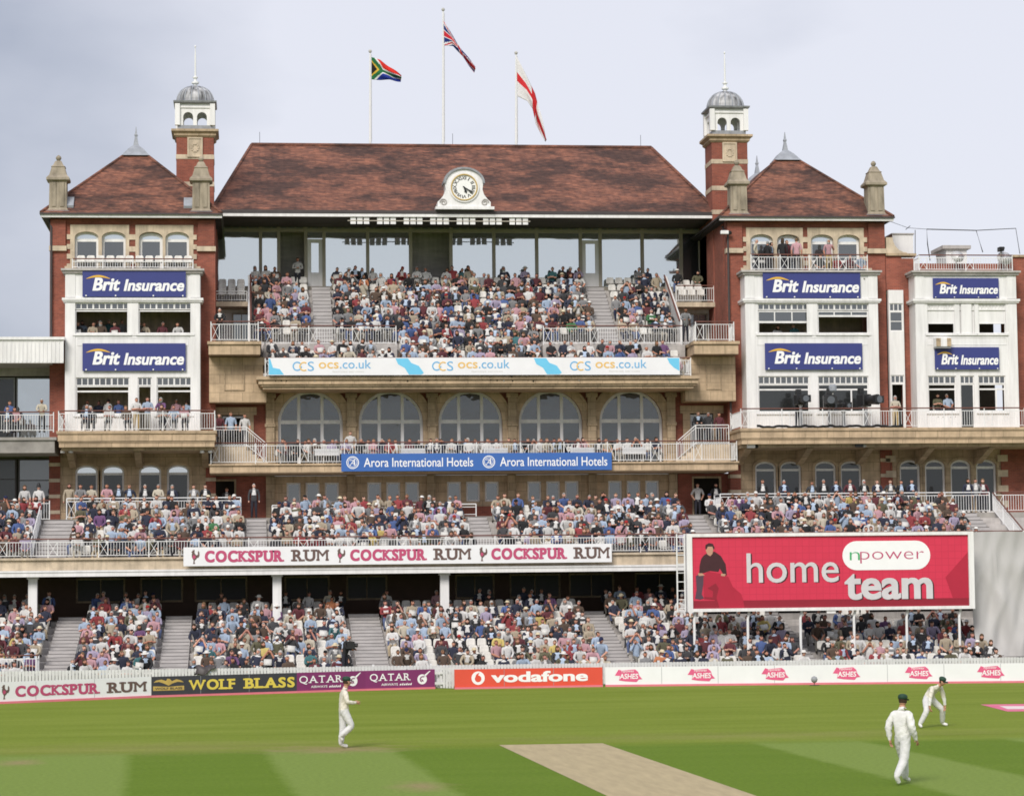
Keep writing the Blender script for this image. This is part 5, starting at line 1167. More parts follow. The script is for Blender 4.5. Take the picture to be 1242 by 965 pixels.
# ------------------------------------------------------------ flags and poles
def polyin(p, poly):
    c = False; n = len(poly)
    for i in range(n):
        (x0, y0), (x1, y1) = poly[i], poly[i-1]
        if (y0 > p[1]) != (y1 > p[1]) and p[0] < (x1-x0)*(p[1]-y0)/(y1-y0)+x0: c = not c
    return c
def fl_sa(s, t):
    x = s*1.5
    def sg(ax, ay, bx, by):
        q = max(0, min(1, ((x-ax)*(bx-ax)+(t-ay)*(by-ay))/((bx-ax)**2+(by-ay)**2))); return math.hypot(x-ax-q*(bx-ax), t-ay-q*(by-ay))
    d = min(sg(0, 1, .5, .5), sg(0, 0, .5, .5), sg(.5, .5, 1.6, .5)); inn = abs(t-.5) < .5-x
    if d < .09: return (.02, .14, .05)
    if d < .16: return (.60, .38, .04) if inn else (.72, .72, .72)
    if inn: return (.012, .012, .012)
    return (.60, .03, .02) if t > .5 else (.015, .035, .26)
    if t > .5: base = (.62, .02, .02)
    else: base = (.015, .03, .26)
    d = abs(t-.5); k = s*1.5
    tri = .5-d          # distance from the edges towards the hoist centre
    if k < 1.0:
        e = (k*.5-(.5-d))   # <0 inside the hoist triangle
    w_ = None
    if d < .10: return (.015, .16, .05)
    if d < .165 and k > .55: return (.75, .75, .75)
    if k < .95:
        q = d+k*.52   # slanting arms
        if q < .30: return (.012, .012, .012)
        if q < .37: return (.60, .36, .03)
        if q < .53: return (.015, .16, .05)
        if q < .60: return (.75, .75, .75)
    return base
def fl_uk(s, t):
    x, y = (s-.5)*2, (t-.5)
    if abs(y) < .10 or abs(x) < .10*1: return (.52, .02, .035)
    if abs(y) < .165 or abs(x) < .165: return (.72, .72, .74)
    d = abs(abs(x)*.5-abs(y))
    if d < .035: return (.52, .02, .035)
    if d < .10: return (.72, .72, .74)
    return (.015, .03, .17)
def fl_en(s, t):
    if abs(t-.5) < .12 or abs(s-.45) < .10: return (.56, .03, .035)
    return (.70, .69, .69)
def flag(label, plabel, u, vt, top, bot, fn, zoomed):
    y = 13.3; p = at(u, vt, y); xb = gx(u, 178, y)
    pole = thing('flagpole', plabel, 'flagpole', (xb, y, RZ-.25), 'flagpoles on the ridge')
    m = MB().tube([(xb, y, RZ-.25), (p.x, y, p.z)], [.075, .045], 8); m.build('mast', 'white_metal', pole)
    MB().lathe(p.x, y, [(.02, p.z), (.085, p.z+.04), (.10, p.z+.12), (.06, p.z+.19), (.01, p.z+.21)], 8).build('truck', 'lamp_metal', pole)
    MB().tube([(xb+.09, y-.05, RZ+.3), (p.x+.07, y-.05, p.z-.1)], .010, 4).build('halyard', 'lamp_metal', pole)
    Z_ = lambda q: at(410+q[0]/2.924, q[1]/2.924, y-.06); T_, B_ = [Z_(q) for q in top], [Z_(q) for q in bot]
    def along(P, s):
        L_ = [0]
        for a, b in zip(P[:-1], P[1:]): L_.append(L_[-1]+(b-a).length)
        q = s*L_[-1]
        for i in range(len(P)-1):
            if q <= L_[i+1]+1e-6:
                t = (q-L_[i])/(L_[i+1]-L_[i]); return P[i].lerp(P[i+1], t)
        return P[-1]
    ns, ntt = 42, 26; vs, fs, cs = [], [], []
    for i in range(ns+1):
        a, b = along(T_, i/ns), along(B_, i/ns)
        for j in range(ntt+1):
            v = b.lerp(a, j/ntt); s_ = i/ns; v = v+Vector((0, .22*s_*math.sin(9*s_+4*j/ntt)+.16*s_*math.sin(j/ntt*11+s_*5), 0)); vs.append(tuple(v))
    for i in range(ns):
        for j in range(ntt): a = i*(ntt+1)+j; fs.append((a, a+ntt+1, a+ntt+2, a+1)); cs.append(fn((i+.5)/ns, (j+.5)/ntt))
    m = MB(); m.add(vs, fs); o = m.build('flag', 'flag_cloth', smooth=True, label=label, cat='flag', group='flags over the pavilion roof')
    at_ = o.data.color_attributes.new('Col', 'FLOAT_COLOR', 'CORNER'); arr = np.ones((len(fs)*4, 4), dtype=np.float32); arr[:, :3] = np.repeat(np.array(cs), 4, 0); at_.data.foreach_set('color', arr.ravel())
    sm = o.modifiers.new('thick', 'SOLIDIFY'); sm.thickness = .012
flag('multicoloured flag with black triangle and green arms on the left pole', 'left flagpole, carrying the flag with the black triangle', 449, 64.5, [(119, 203), (150, 213), (185, 238), (225, 268)], [(119, 282), (150, 284), (185, 284), (222, 292)], fl_sa, 1)
flag('drooping red white and blue union flag on the tall middle pole', 'tallest flagpole, in the middle of the roof ridge', 537.5, 14, [(374, 75), (402, 118), (440, 178), (487, 238)], [(377, 162), (408, 163), (440, 200), (483, 260)], fl_uk, 1)
flag('drooping white flag with a red cross on the right pole', 'right flagpole, carrying the red cross flag', 626, 66.5, [(634, 202), (665, 262), (700, 330), (722, 415), (738, 498)], [(636, 342), (672, 358), (690, 385), (700, 440), (735, 503)], fl_en, 1)

# ------------------------------------------------------------ railings
RG = 'white iron railings of the stands'
UR0, UR1 = UX0+.45, UX1-.45
railing('white railing along the front of the upper deck behind the cyan banner', [(UR0, 1.3), (UR0, -.85), (UR1, -.85), (UR1, 1.3)], 14.78, .95)
yg = u_at(3)[0]+.06
railing('white railing on the gangway left of the upper deck centre block', [(UR0, yg), (cu0-.05, yg)], GZ, 1.0)
railing('white railing on the gangway right of the upper deck centre block', [(cu1+.05, yg), (UR1, yg)], GZ, 1.0)
railing('white railing of the small side balcony by the left tower', [(gx(256, 400, -.5), -.5), (UX0+.1, -.5), (UX0+.1, yg), (UR0, yg)], GZ, 1.02)
railing('white railing of the small side balcony by the right tower', [(UR1, yg), (UX1-.1, yg), (UX1-.1, -.5), (gx(890, 400, -.5), -.5), (gx(890, 400, -.5), .8)], GZ, 1.02)
railing('short white railing of the seat gallery beside the left tower', [(PX0, 4.65), (ULx-.15, 4.65)], 19.2, .55, wood=False, cross=False)
railing('short white railing of the seat gallery beside the right tower', [(URx+.15, 4.65), (PX1-.2, 4.65)], 19.2, .9, cross=False)
railing('long white railing along the arcade balcony with the hotel banner', [(PX0-.1, .6), (PX0-.1, -1.25), (PX1-.25, -1.25), (PX1-.25, .6)], AZ, 1.05)
lx0 = gx(299, 520, 1); railing('white stair railing at the left end of the arcade', [(PX0+.05, .3), (lx0, .3), (lx0+1.0, .3)], 0, 1.0, zs=[AZ+.95, AZ+.95, AZ+.1], wood=False, cross=False)
lx1 = gx(841, 520, 1); railing('white stair railing at the right end of the arcade', [(lx1-1.0, .3), (lx1, .3), (PX1-.35, .3)], 0, 1.0, zs=[AZ+.1, AZ+.95, AZ+.95], wood=False, cross=False)
railing('white railing of the left tower balcony in front of the standing people', [(-20.2, .5), (-20.2, -2.25), (-12.55, -2.25), (-12.55, .5)], 12.0, 1.0)
railing('long white railing of the right tower balcony draped with dark cable', [(14.0, .5), (14.0, -2.25), (30.9, -2.25)], 12.0, 1.0)
railing('white railing on top of the left tower bay with seats behind', [(gx(88, 322, .05), .06), (gx(234, 322, .05), .06)], 20.34, .52, step=1.7, cross=False)
railing('white railing of the crowded top balcony on the right tower', [(gx(911, 318, .05), .06), (gx(1052, 318, .05), .06)], 20.34, .85, step=1.7)
railing('white railing on the annexe roof by the satellite dishes', [(gx(1115, 318, .05), 1.1), (gx(1115, 318, .05), .1), (gx(1228, 318, .05), .1)], 20.34, .85)
railing('long white railing along the front of the first balcony', [(-24.5, -11.65), (gx(835, 670, -11.6), -11.65)], 5.66, .85)
railing('first balcony railing continuing behind the red screen', [(gx(835, 670, -11.6)+.15, -11.65), (gx(1240, 640, -11.6), -11.65)], 5.66, .85)
zw = B_ZT+.3
railing('white railing behind the seats below the left tower', [(gx(82, 610, -4.6), B_BACK+.05), (gx(292, 610, -4.6), B_BACK+.05), (gx(292, 610, -4.6), B_BACK+1.6)], zw, 1.0, wood=False)
railing('white railing behind the seats below the right tower', [(gx(871, 610, -4.6), B_BACK+1.6), (gx(871, 610, -4.6), B_BACK+.05), (gx(1196, 610, -4.6), B_BACK+.05)], zw, 1.0, wood=False)
railing('low white rail behind the centre left seats of the first balcony', [(gx(330, 610, -4.6), B_BACK+.02), (gx(576, 610, -4.6), B_BACK+.02)], zw, .6, wood=False, cross=False, bal=4)
railing('white railing in front of the far left stand, police standing behind', [(-25, -2.7), (gx(60, 610, -2.7), -2.7)], zw, 1.0, cross=False)
railing('white railing of the far left stand level with the left tower balcony', [(-25, -2.25), (-20.45, -2.25)], 12.0-.05, 1.0, cross=False)
railing('white railing by the aisle at the far left of the first balcony', [(gx(41, 640, -9.4), -5.6), (gx(41, 640, -9.4), -10.9)], 0, .95, zs=[7.3, 5.5], wood=False, cross=False)
railing('white railing by the front seats at the far left of the ground', [(-25, -20.4), (gx(47, 780, -20.4), -20.4), (gx(47, 780, -20.4), -21.6)], .45, 1.05, cross=False)
railing('white rail at the aisle end of the seats above the rum board', [(gx(88, 790, -21), -21.9), (gx(88, 790, -21), -20.2)], .05, 1.1, cross=False, wood=False)
railing('white stair railing at the right edge of the first balcony', [(gx(1204, 620, -5), -5.1), (gx(1222, 645, -8), -10.6)], 0, .95, zs=[7.6, 5.6], cross=False)
railing('short white railing right of the stairs at the edge of the first balcony', [(gx(1203, 610, -4.6), B_BACK+.05), (29.5, B_BACK+.05)], zw, 1.0, cross=True)
# dark cable hung in swags on the right balcony railing
m = MB(); pts = []
xa_, xb_ = gx(918, 515, -2.3), gx(1095, 515, -2.3)
for i in range(61): t_ = i/60; pts.append((xa_+(xb_-xa_)*t_, -2.32, 12.12-.07*abs(math.sin(t_*math.pi*6))+.02*math.sin(i*1.7)))
m.tube(pts, .065, 6); m.build('cable_bundle', 'black_plastic', label='thick dark cable bundle slung along the right balcony railing', cat='cable')

# ------------------------------------------------------------ television cameras
def tvcam(label, u, v, yaw, big=1.0, y=-1.5, cover=True):
    p = at(u, v, y); fz_ = 12.0; c = thing('television_camera', label, 'television camera', (p.x, y, fz_), 'television cameras on the right balcony')
    z = p.z; R = Matrix.Translation((p.x, y, z)) @ Matrix.Rotation(yaw, 4, 'Z')
    def T(m): m.V = [tuple(R @ Vector(q)) for q in m.V]; return m
    T(MB().box(-.20*big, .20*big, -.15, .42, -.2*big, .24*big)).build('body', 'black_plastic', c, bevel=.04)
    T(MB().tube([(0, -.15, .02), (0, -.62*big, .02)], [.15*big, .19*big], 12)).build('lens', 'black_plastic', c)
    T(MB().box(-.21*big, .21*big, -.72*big, -.60*big, -.16, .2)).build('lens_hood', 'black_plastic', c)
    T(MB().tube([(0, -.725*big, .02), (0, -.715*big, .02)], .13*big, 12)).build('front_glass', 'glass_mid', c)
    T(MB().box(-.12, .14, .25, .5, .26*big, .46*big)).build('viewfinder', 'black_plastic', c, bevel=.02)
    MB().lathe(p.x, y, [(.16, fz_), (.10, fz_+.12), (.075, z-.35), (.13, z-.26), (.13, z-.2*big-.005)], 10).build('pedestal', 'grey_plastic', c)
    T(MB().tube([(.12, .4, -.1), (.16, .85, -.22)], .015, 5)).build('pan_bar', 'lamp_metal', c)
tvcam('black television camera with its operator, leftmost on the right balcony', 971, 485, .1, 1.25)
tvcam('black television camera beneath the raised lamp on the right balcony', 1006, 487, -.15, 1.5)
tvcam('small black television camera between two large ones', 1023, 493, .3, .8)
tvcam('large black television camera right of the raised lamp', 1050, 486, .5, 1.45)
p = at(1010, 471, -1.2); c = thing('stand_lamp', 'dark round lamp raised on a pole above the television cameras', 'lamp', (p.x, -1.2, 12))
MB().tube([(p.x, -1.2, 12), (p.x, -1.2, p.z-.15)], .03, 6).build('pole', 'lamp_metal', c); MB().lathe(p.x, -1.2, [(.1, p.z-.2), (.2, p.z-.12), (.21, p.z+.12), (.13, p.z+.2)], 12).build('lamp_head', 'slate_cap', c)
p = at(1214, 303, .5); c = thing('roof_camera', 'small black camera on a tripod on the annexe roof', 'camera', (p.x, .5, 20.34))
MB().box(p.x-.12, p.x+.12, .3, .75, p.z-.08, p.z+.14).tube([(p.x, .3, p.z+.03), (p.x, .05, p.z+.03)], .08, 8).build('body', 'black_plastic', c)
m = MB()
for a in (90, 210, 330): m.tube([(p.x, .5, p.z-.08), (p.x+.35*math.cos(R_(a)), .5+.35*math.sin(R_(a)), 20.34)], .02, 5)
m.build('tripod', 'lamp_metal', c)
p = ground_at(987, 838)
p = Vector((gx(987, 825, -26.1), -26.2, 0)); c = thing('field_microphone', 'small dark ball microphone on a stand before the white boards', 'microphone', tuple(p))
zz = gz(987, 823.5, -26.1)
MB().lathe(p.x, p.y, [(.02, zz-.14), (.11, zz-.09), (.14, zz), (.11, zz+.09), (.02, zz+.14)], 12).build('windshield', 'grey_plastic', c, smooth=True); MB().tube([(p.x, p.y, .03), (p.x, p.y, zz-.12)], .015, 6).tube([(p.x-.2, p.y, .015), (p.x+.2, p.y, .015)], .015, 5).build('stand', 'wire_dark', c)
# white tables along the arcade balcony
for i, u in ((0, 396), (2, 500), (4, 600), (6, 705), (7, 768)):
    x = gx(u, 548, -.5); t = thing('table', ('white clothed table on the arcade balcony below the %s arch' % ('first', 'gap after the first', 'second', 'third', 'gap after the third', 'gap before the fourth', 'gap after the fourth', 'fifth')[i]), 'table', (x, -.5, AZ), 'tables on the arcade balcony')
    MB().box(x-.62, x+.62, -.85, -.2, AZ+.70, AZ+.76).box(x-.61, x+.61, -.86, -.85, AZ+.42, AZ+.70).build('tabletop', 'sign_white', t)
    for sx in (-.5, .5): MB().tube([(x+sx, -.5, AZ), (x+sx, -.5, AZ+.7)], .025, 6).build('leg', 'lamp_metal', t)

# dark coat thrown over the picket fence
x = gx(248, 810, -22.75); m = MB(); vs = []
for i in range(13):
    for j in range(7):
        a, b = i/12, j/6; vs.append((x-.4+.8*a+.08*math.sin(6*b), -22.75-.16*math.cos(math.pi*(b-.0))+.03*math.sin(11*a), 1.0-.36*abs(2*b-1)**1.6*(.6+.4*math.sin(3*a+1))+.05*math.sin(9*a)))
n_ = len(vs); vs += [(q[0], q[1], q[2]+.04) for q in vs]; fs = []
for i in range(12):
    for j in range(6): a = i*7+j; fs += [(a, a+1, a+8, a+7), (a+n_, a+7+n_, a+8+n_, a+1+n_)]
for i in range(12): fs += [(i*7, i*7+7, i*7+7+n_, i*7+n_), (i*7+6, i*7+6+n_, i*7+13+n_, i*7+13)]
m.add(vs, fs); m.build('coat', 'gutter_dark', smooth=True, label='dark coat thrown over the picket fence above the wine board', cat='coat')

# ------------------------------------------------------------ people: figures grown from a skeleton
SK, SH, TR, SHOE, ARM, FACE, HAIR, EYE, LIP, HAT, TOPH, FRONT, BELT = range(13)
def skin_mesh(J, B, root, sub=1):
    """J: name -> (pos, rx[, ry]); B: (a, b, label). Returns verts, quads, face labels"""
    names = list(J); idx = {n: i for i, n in enumerate(names)}
    me = bpy.data.meshes.new('sk'); me.from_pydata([J[n][0] for n in names], [(idx[a], idx[b]) for a, b, l in B], []); me.update()
    o = bpy.data.objects.new('sk', me); COL.objects.link(o)
    md = o.modifiers.new('s', 'SKIN'); md.use_smooth_shade = True; md.branch_smoothing = .4
    sv = me.skin_vertices[0].data
    for i, n in enumerate(names): r = J[n][1:]; sv[i].radius = (r[0], r[-1]); sv[i].use_root = (n == root)
    ss = o.modifiers.new('u', 'SUBSURF'); ss.levels = sub; ss.render_levels = sub
    bpy.context.view_layer.update()
    ev = o.evaluated_get(bpy.context.evaluated_depsgraph_get()); m2 = ev.to_mesh()
    V = np.array([v.co[:] for v in m2.vertices]); F = [tuple(p.vertices) for p in m2.polygons]; ev.to_mesh_clear()
    bpy.data.objects.remove(o); bpy.data.meshes.remove(me)
    C = np.array([V[list(f)].mean(0) for f in F]); best = np.full(len(F), 1e9); lab = np.zeros(len(F), int)
    for a, b, l in B:
        pa, pb = np.array(J[a][0]), np.array(J[b][0]); d = pb-pa; L2 = max(d@d, 1e-9)
        t = np.clip(((C-pa)@d)/L2, 0, 1); r = J[a][1]*(1-t)+J[b][1]*t
        q = np.linalg.norm(C-(pa+t[:, None]*d), axis=1)/r; w_ = q < best; best[w_] = q[w_]; lab[w_] = l
    return V, F, lab
def head_mesh(n=12, m=9):
    """head around its centre, facing -Y"""
    V = []; F = []; lab = []
    for j in range(m+1):
        th = math.pi*(j/m-.5); z = math.sin(th)
        for i in range(n):
            ph = 2*math.pi*(i+.5)/n; x, y = math.sin(ph)*math.cos(th), -math.cos(ph)*math.cos(th)
            wx = .078*(1-.20*max(0, -z)**1.3); wy = .097*(1-.14*max(0, -z)**2); zz = z*.114
            p = [x*wx, y*wy+(.012 if z > 0 else -.004), zz]
            fr = max(0, -y)
            if abs(x) < .32 and -.45 < z < .0 and fr > .7: p[1] -= .018          # nose
            if .3 > abs(x) and z < -.75: p[1] -= .012
            if abs(x) > .9 and -.3 < z < .2: p[0] *= 1.12                        # ears
            V.append(p)
    for j in range(m):
        for i in range(n):
            a, b = j*n+i, j*n+(i+1) % n; F.append((a, b, b+n, a+n))
            c = [sum(V[k][q] for k in (a, b, b+n, a+n))/4 for q in range(3)]
            l = FACE
            back = c[1] > -.012
            if c[2] > .098: l = TOPH
            elif c[2] > .052 or (back and c[2] > -.05): l = HAIR
            elif c[1] < -.055 and -.0 < c[2] < .040 and .018 < abs(c[0]) < .055: l = EYE
            elif c[1] < -.05 and -.082 < c[2] < -.055 and abs(c[0]) < .035: l = LIP
            lab.append(l)
    return np.array(V), F, np.array(lab)
HV, HF, HL = head_mesh()
def rot(yaw, pitch=0, roll=0): return np.array((Matrix.Rotation(yaw, 3, 'Z') @ Matrix.Rotation(pitch, 3, 'X') @ Matrix.Rotation(roll, 3, 'Y')))
def join(parts):
    V = []; F = []; L_ = []; b = 0
    for v, f, l in parts: V.append(v); F += [tuple(i+b for i in q) for q in f]; L_.append(np.asarray(l)); b += len(v)
    return np.vstack(V), F, np.concatenate(L_)
def figure(seated, lean=0.05, arms='lap', hy=0., hp=0., knee=.12, wide=1.0, sub=1, cross=False):
    J = {}; B = []
    P = np.array([0, .06, .54]) if seated else np.array([0, 0, .95])
    up = np.array([0, -math.sin(lean), math.cos(lean)])
    J['pel'] = (P, .145*wide, .12); J['wst'] = (P+up*.2, .142*wide, .115); J['ch'] = (P+up*.40, .158*wide, .125); J['nk0'] = (P+up*.52, .085); J['nk'] = (P+up*.57, .064); J['hd'] = (P+up*.64, .062)
    B += [('pel', 'wst', SH), ('wst', 'ch', SH), ('ch', 'nk0', SH), ('nk0', 'nk', SK), ('nk', 'hd', SK)]
    for s, n in ((-1, 'l'), (1, 'r')):
        sh = P+up*.475+np.array([s*.185*wide, 0, 0]); J['sh'+n] = (sh, .078*wide)
        if arms == 'lap': el, wr = sh+np.array([s*.06, -.05, -.27]), np.array([s*.09, -.27, .62])
        elif arms == 'fold': el, wr = sh+np.array([s*.05, -.08, -.26]), sh+np.array([-s*.22, -.24, -.22])
        elif arms == 'knee': el, wr = sh+np.array([s*.07, -.16, -.23]), np.array([s*.12, -.42, .62])
        elif arms == 'face': el, wr = (sh+np.array([s*.06, -.16, -.22]), sh+np.array([-s*.08, -.20, .09])) if s > 0 else (sh+np.array([s*.06, -.05, -.27]), np.array([s*.07, -.27, .62]))
        elif arms == 'glass': el, wr = sh+np.array([s*.10, -.16, -.18]), sh+np.array([-s*.10, -.17, .14])
        elif arms == 'side': el, wr = sh+np.array([s*.07, .03, -.29]), sh+np.array([s*.07, -.04, -.54])
        elif arms == 'sfold': el, wr = sh+np.array([s*.08, -.04, -.28]), sh+np.array([-s*.18, -.22, -.26])
        elif arms == 'rail': el, wr = sh+np.array([s*.07, -.14, -.25]), sh+np.array([-s*.06, -.34, -.30])
        elif arms == 'pocket': el, wr = sh+np.array([s*.13, .06, -.27]), sh+np.array([s*.01, -.06, -.49])
        elif arms == 'drink': el, wr = (sh+np.array([s*.07, -.06, -.27]), sh+np.array([-s*.04, -.24, -.10])) if s > 0 else (sh+np.array([s*.07, .03, -.29]), sh+np.array([s*.05, -.05, -.54]))
        d = (wr-el)/np.linalg.norm(wr-el); J['el'+n] = (el, .056); J['wr'+n] = (wr, .040); J['hn'+n] = (wr+d*.085, .034, .026)
        B += [('ch', 'sh'+n, SH), ('sh'+n, 'el'+n, SH), ('el'+n, 'wr'+n, ARM), ('wr'+n, 'hn'+n, SK)]
        if seated:
            hip = P+np.array([s*.09, -.05, -.02]); kn = np.array([s*knee, -.38, .49]); an = np.array([s*knee, -.36, .09])
            if cross and s > 0: kn = np.array([-.02, -.40, .58]); an = np.array([-.22, -.46, .30])
            to = an+np.array([s*.01, -.15, -.045])
        else:
            hip = P+np.array([s*.085, 0, -.06]); kn = np.array([s*.10, -.02, .50]); an = np.array([s*.11, .02, .09]); to = np.array([s*.13, -.14, .035])
        J['hip'+n] = (hip, .098); J['kn'+n] = (kn, .070); J['an'+n] = (an, .052); J['to'+n] = (to, .042)
        B += [('pel', 'hip'+n, TR), ('hip'+n, 'kn'+n, TR), ('kn'+n, 'an'+n, TR), ('an'+n, 'to'+n, SHOE)]
    V, F, lab = skin_mesh(J, B, 'pel', sub)
    C = np.array([V[list(f)].mean(0) for f in F]); front = (lab == SH) & (np.abs(C[:, 0]) < .055) & (C[:, 2] > P[2]+.26) & (C[:, 1] < P[1]-math.sin(lean)*.35-.04); lab[front] = FRONT
    hc = P+up*.675+np.array([0, -.025, .008]); R = rot(hy, hp)
    return join([(V, F, lab), (HV@R.T+hc, HF, HL)]), hc, R
def hat_mesh(kind):
    m = MB()
    if kind == 'cap':
        m.lathe(0, .01, [(.088, .03), (.09, .06), (.078, .10), (.05, .128), (.01, .138)], 10, sy=1.12); m.hexa([(-.06, -.09, .035), (.06, -.09, .035), (.05, -.165, .022), (-.05, -.165, .022)], [(-.06, -.09, .045), (.06, -.09, .045), (.05, -.165, .032), (-.05, -.165, .032)])
    else:
        m.lathe(0, .005, [(.165, .035), (.168, .042), (.095, .055), (.086, .11), (.06, .135), (.01, .14)], 12, sy=1.08)
    return np.array(m.V, dtype=float), m.F, np.full(len(m.F), HAT)
HATS = {'cap': hat_mesh('cap'), 'hat': hat_mesh('hat')}
SEAT_T = [figure(True, *a) for a in ((.02, 'lap', .1), (.05, 'fold', -.25), (.32, 'knee', .0, .1), (.08, 'face', .2), (-.06, 'lap', -.4), (.04, 'lap', .45), (.12, 'glass', 0), (.0, 'fold', .15))]
SEAT_T.append(figure(True, .0, 'lap', .3, 0, .12, 1.12, 1, True)); SEAT_T.append(figure(True, .25, 'knee', -.3, .15, .15, 1.1))
STAND_T = {k: figure(False, l, k, hy, hp) for k, l, hy, hp in (('side', .0, .2, 0), ('sfold', -.02, -.1, 0), ('rail', .28, 0, -.05), ('pocket', .0, -.3, 0), ('drink', .0, .3, 0))}
PAL = {'white': (.68, .67, .66), 'pale blue': (.36, .48, .66), 'navy': (.022, .028, .065), 'black': (.014, .014, .017), 'dark grey': (.055, .055, .062), 'red': (.36, .026, .035), 'maroon': (.14, .018, .03),
       'pink': (.60, .30, .35), 'beige': (.46, .37, .25), 'blue': (.055, .12, .36), 'grey': (.25, .25, .26), 'olive': (.13, .12, .06), 'yellow': (.66, .50, .10), 'orange': (.62, .19, .045), 'green': (.05, .22, .07),
       'purple': (.17, .06, .20), 'brown': (.11, .065, .04), 'cream': (.60, .53, .40), 'lilac': (.40, .33, .50), 'teal': (.03, .17, .19)}
WTS = [('white', 13), ('pale blue', 7), ('navy', 15), ('black', 11), ('dark grey', 10), ('red', 4), ('maroon', 6), ('pink', 6), ('beige', 5), ('blue', 4), ('grey', 6), ('olive', 2), ('cream', 3), ('brown', 6), ('lilac', 4), ('yellow', .4), ('orange', .4), ('green', .3), ('purple', 1.2), ('teal', .5)]
PN, PW = [a for a, b in WTS], np.array([b for a, b in WTS], float); PW /= PW.sum()
SKINS = [(.50, .25, .175), (.55, .30, .22), (.44, .21, .14), (.57, .33, .25), (.48, .23, .18), (.28, .14, .085)]
HAIRS = [(.035, .022, .014), (.015, .011, .009), (.09, .055, .03), (.28, .27, .26), (.42, .40, .38), (.16, .10, .055), (.06, .04, .025)]
HATC = {'white': (.70, .69, .66), 'cream': (.62, .54, .38), 'navy': (.02, .025, .07), 'red': (.34, .03, .03), 'black': (.015, .015, .016)}
def style(r, shirt=None, garment=None, hat='?', trousers=None):
    s = shirt or PN[r.choice(len(PN), p=PW)]
    if garment is None:
        if s in ('navy', 'black', 'dark grey', 'brown', 'olive', 'grey', 'beige'): garment = ['jacket', 'jumper', 'polo shirt', 'jacket'][r.integers(4)]
        elif s in ('white', 'pale blue', 'pink', 'cream', 'lilac'): garment = ['shirt', 'shirt', 'polo shirt', 'jumper'][r.integers(4)]
        else: garment = ['polo shirt', 'jumper', 'shirt', 'jacket'][r.integers(4)]
    if hat == '?':
        q = r.random(); hat = None
        if q < .05: hat = ('white', 'hat')
        elif q < .08: hat = ('cream', 'hat')
        elif q < .10: hat = ('white', 'cap')
        elif q < .14: hat = (['navy', 'red', 'black'][r.integers(3)], 'cap')
    tr_ = trousers or [(.03, .035, .07), (.06, .06, .065), (.42, .34, .23), (.20, .19, .17), (.015, .015, .02), (.10, .13, .24), (.36, .33, .28)][r.integers(7)]
    jit = 1+.22*(r.random()-.5); skc = np.array(SKINS[r.choice(6, p=[.24, .22, .16, .2, .15, .03])])*(.9+.25*r.random()); h = HAIRS[r.integers(7)]; bald = r.random() < .2
    c = np.zeros((13, 3)); sc = np.array(PAL[s])*jit*.92; sc = (sc*.80+sc.mean()*.20)*.86+.016
    c[SK] = skc; c[SH] = sc; c[TR] = tr_; c[SHOE] = (.03, .025, .02) if r.random() < .7 else (.4, .38, .36); c[ARM] = sc if garment in ('jacket', 'jumper') or r.random() < .25 else skc
    c[FACE] = skc; c[HAIR] = h; c[TOPH] = skc*1.05 if bald else h; c[EYE] = (.05, .035, .03) if r.random() < .75 else (.01, .01, .01); c[LIP] = skc*np.array([.85, .62, .6]); c[HAT] = HATC[hat[0]] if hat else (0, 0, 0)
    c[FRONT] = [(.68, .67, .66), (.45, .55, .70), (.68, .67, .66)][r.integers(3)] if garment == 'jacket' else sc; c[BELT] = (.62, .61, .58)
    return dict(s=s, garment=garment, hat=hat, c=c)
def _hair():
    m = MB(); m.lathe(0, .026, [(.02, -.17), (.07, -.16), (.092, -.10), (.094, 0), (.088, .06), (.06, .11), (.02, .13)], 12, sy=1.02); return np.array(m.V, dtype=float), m.F, np.full(len(m.F), HAIR)
HAIRDO = _hair()
def _paper():
    m = MB(); m.hexa([(-.16, -.38, .66), (.16, -.38, .66), (.16, -.375, .655), (-.16, -.375, .655)], [(-.17, -.30, .90), (.15, -.30, .90), (.15, -.295, .895), (-.17, -.295, .895)]); return np.array(m.V, dtype=float), m.F, np.full(len(m.F), BELT)
PAPER = _paper()
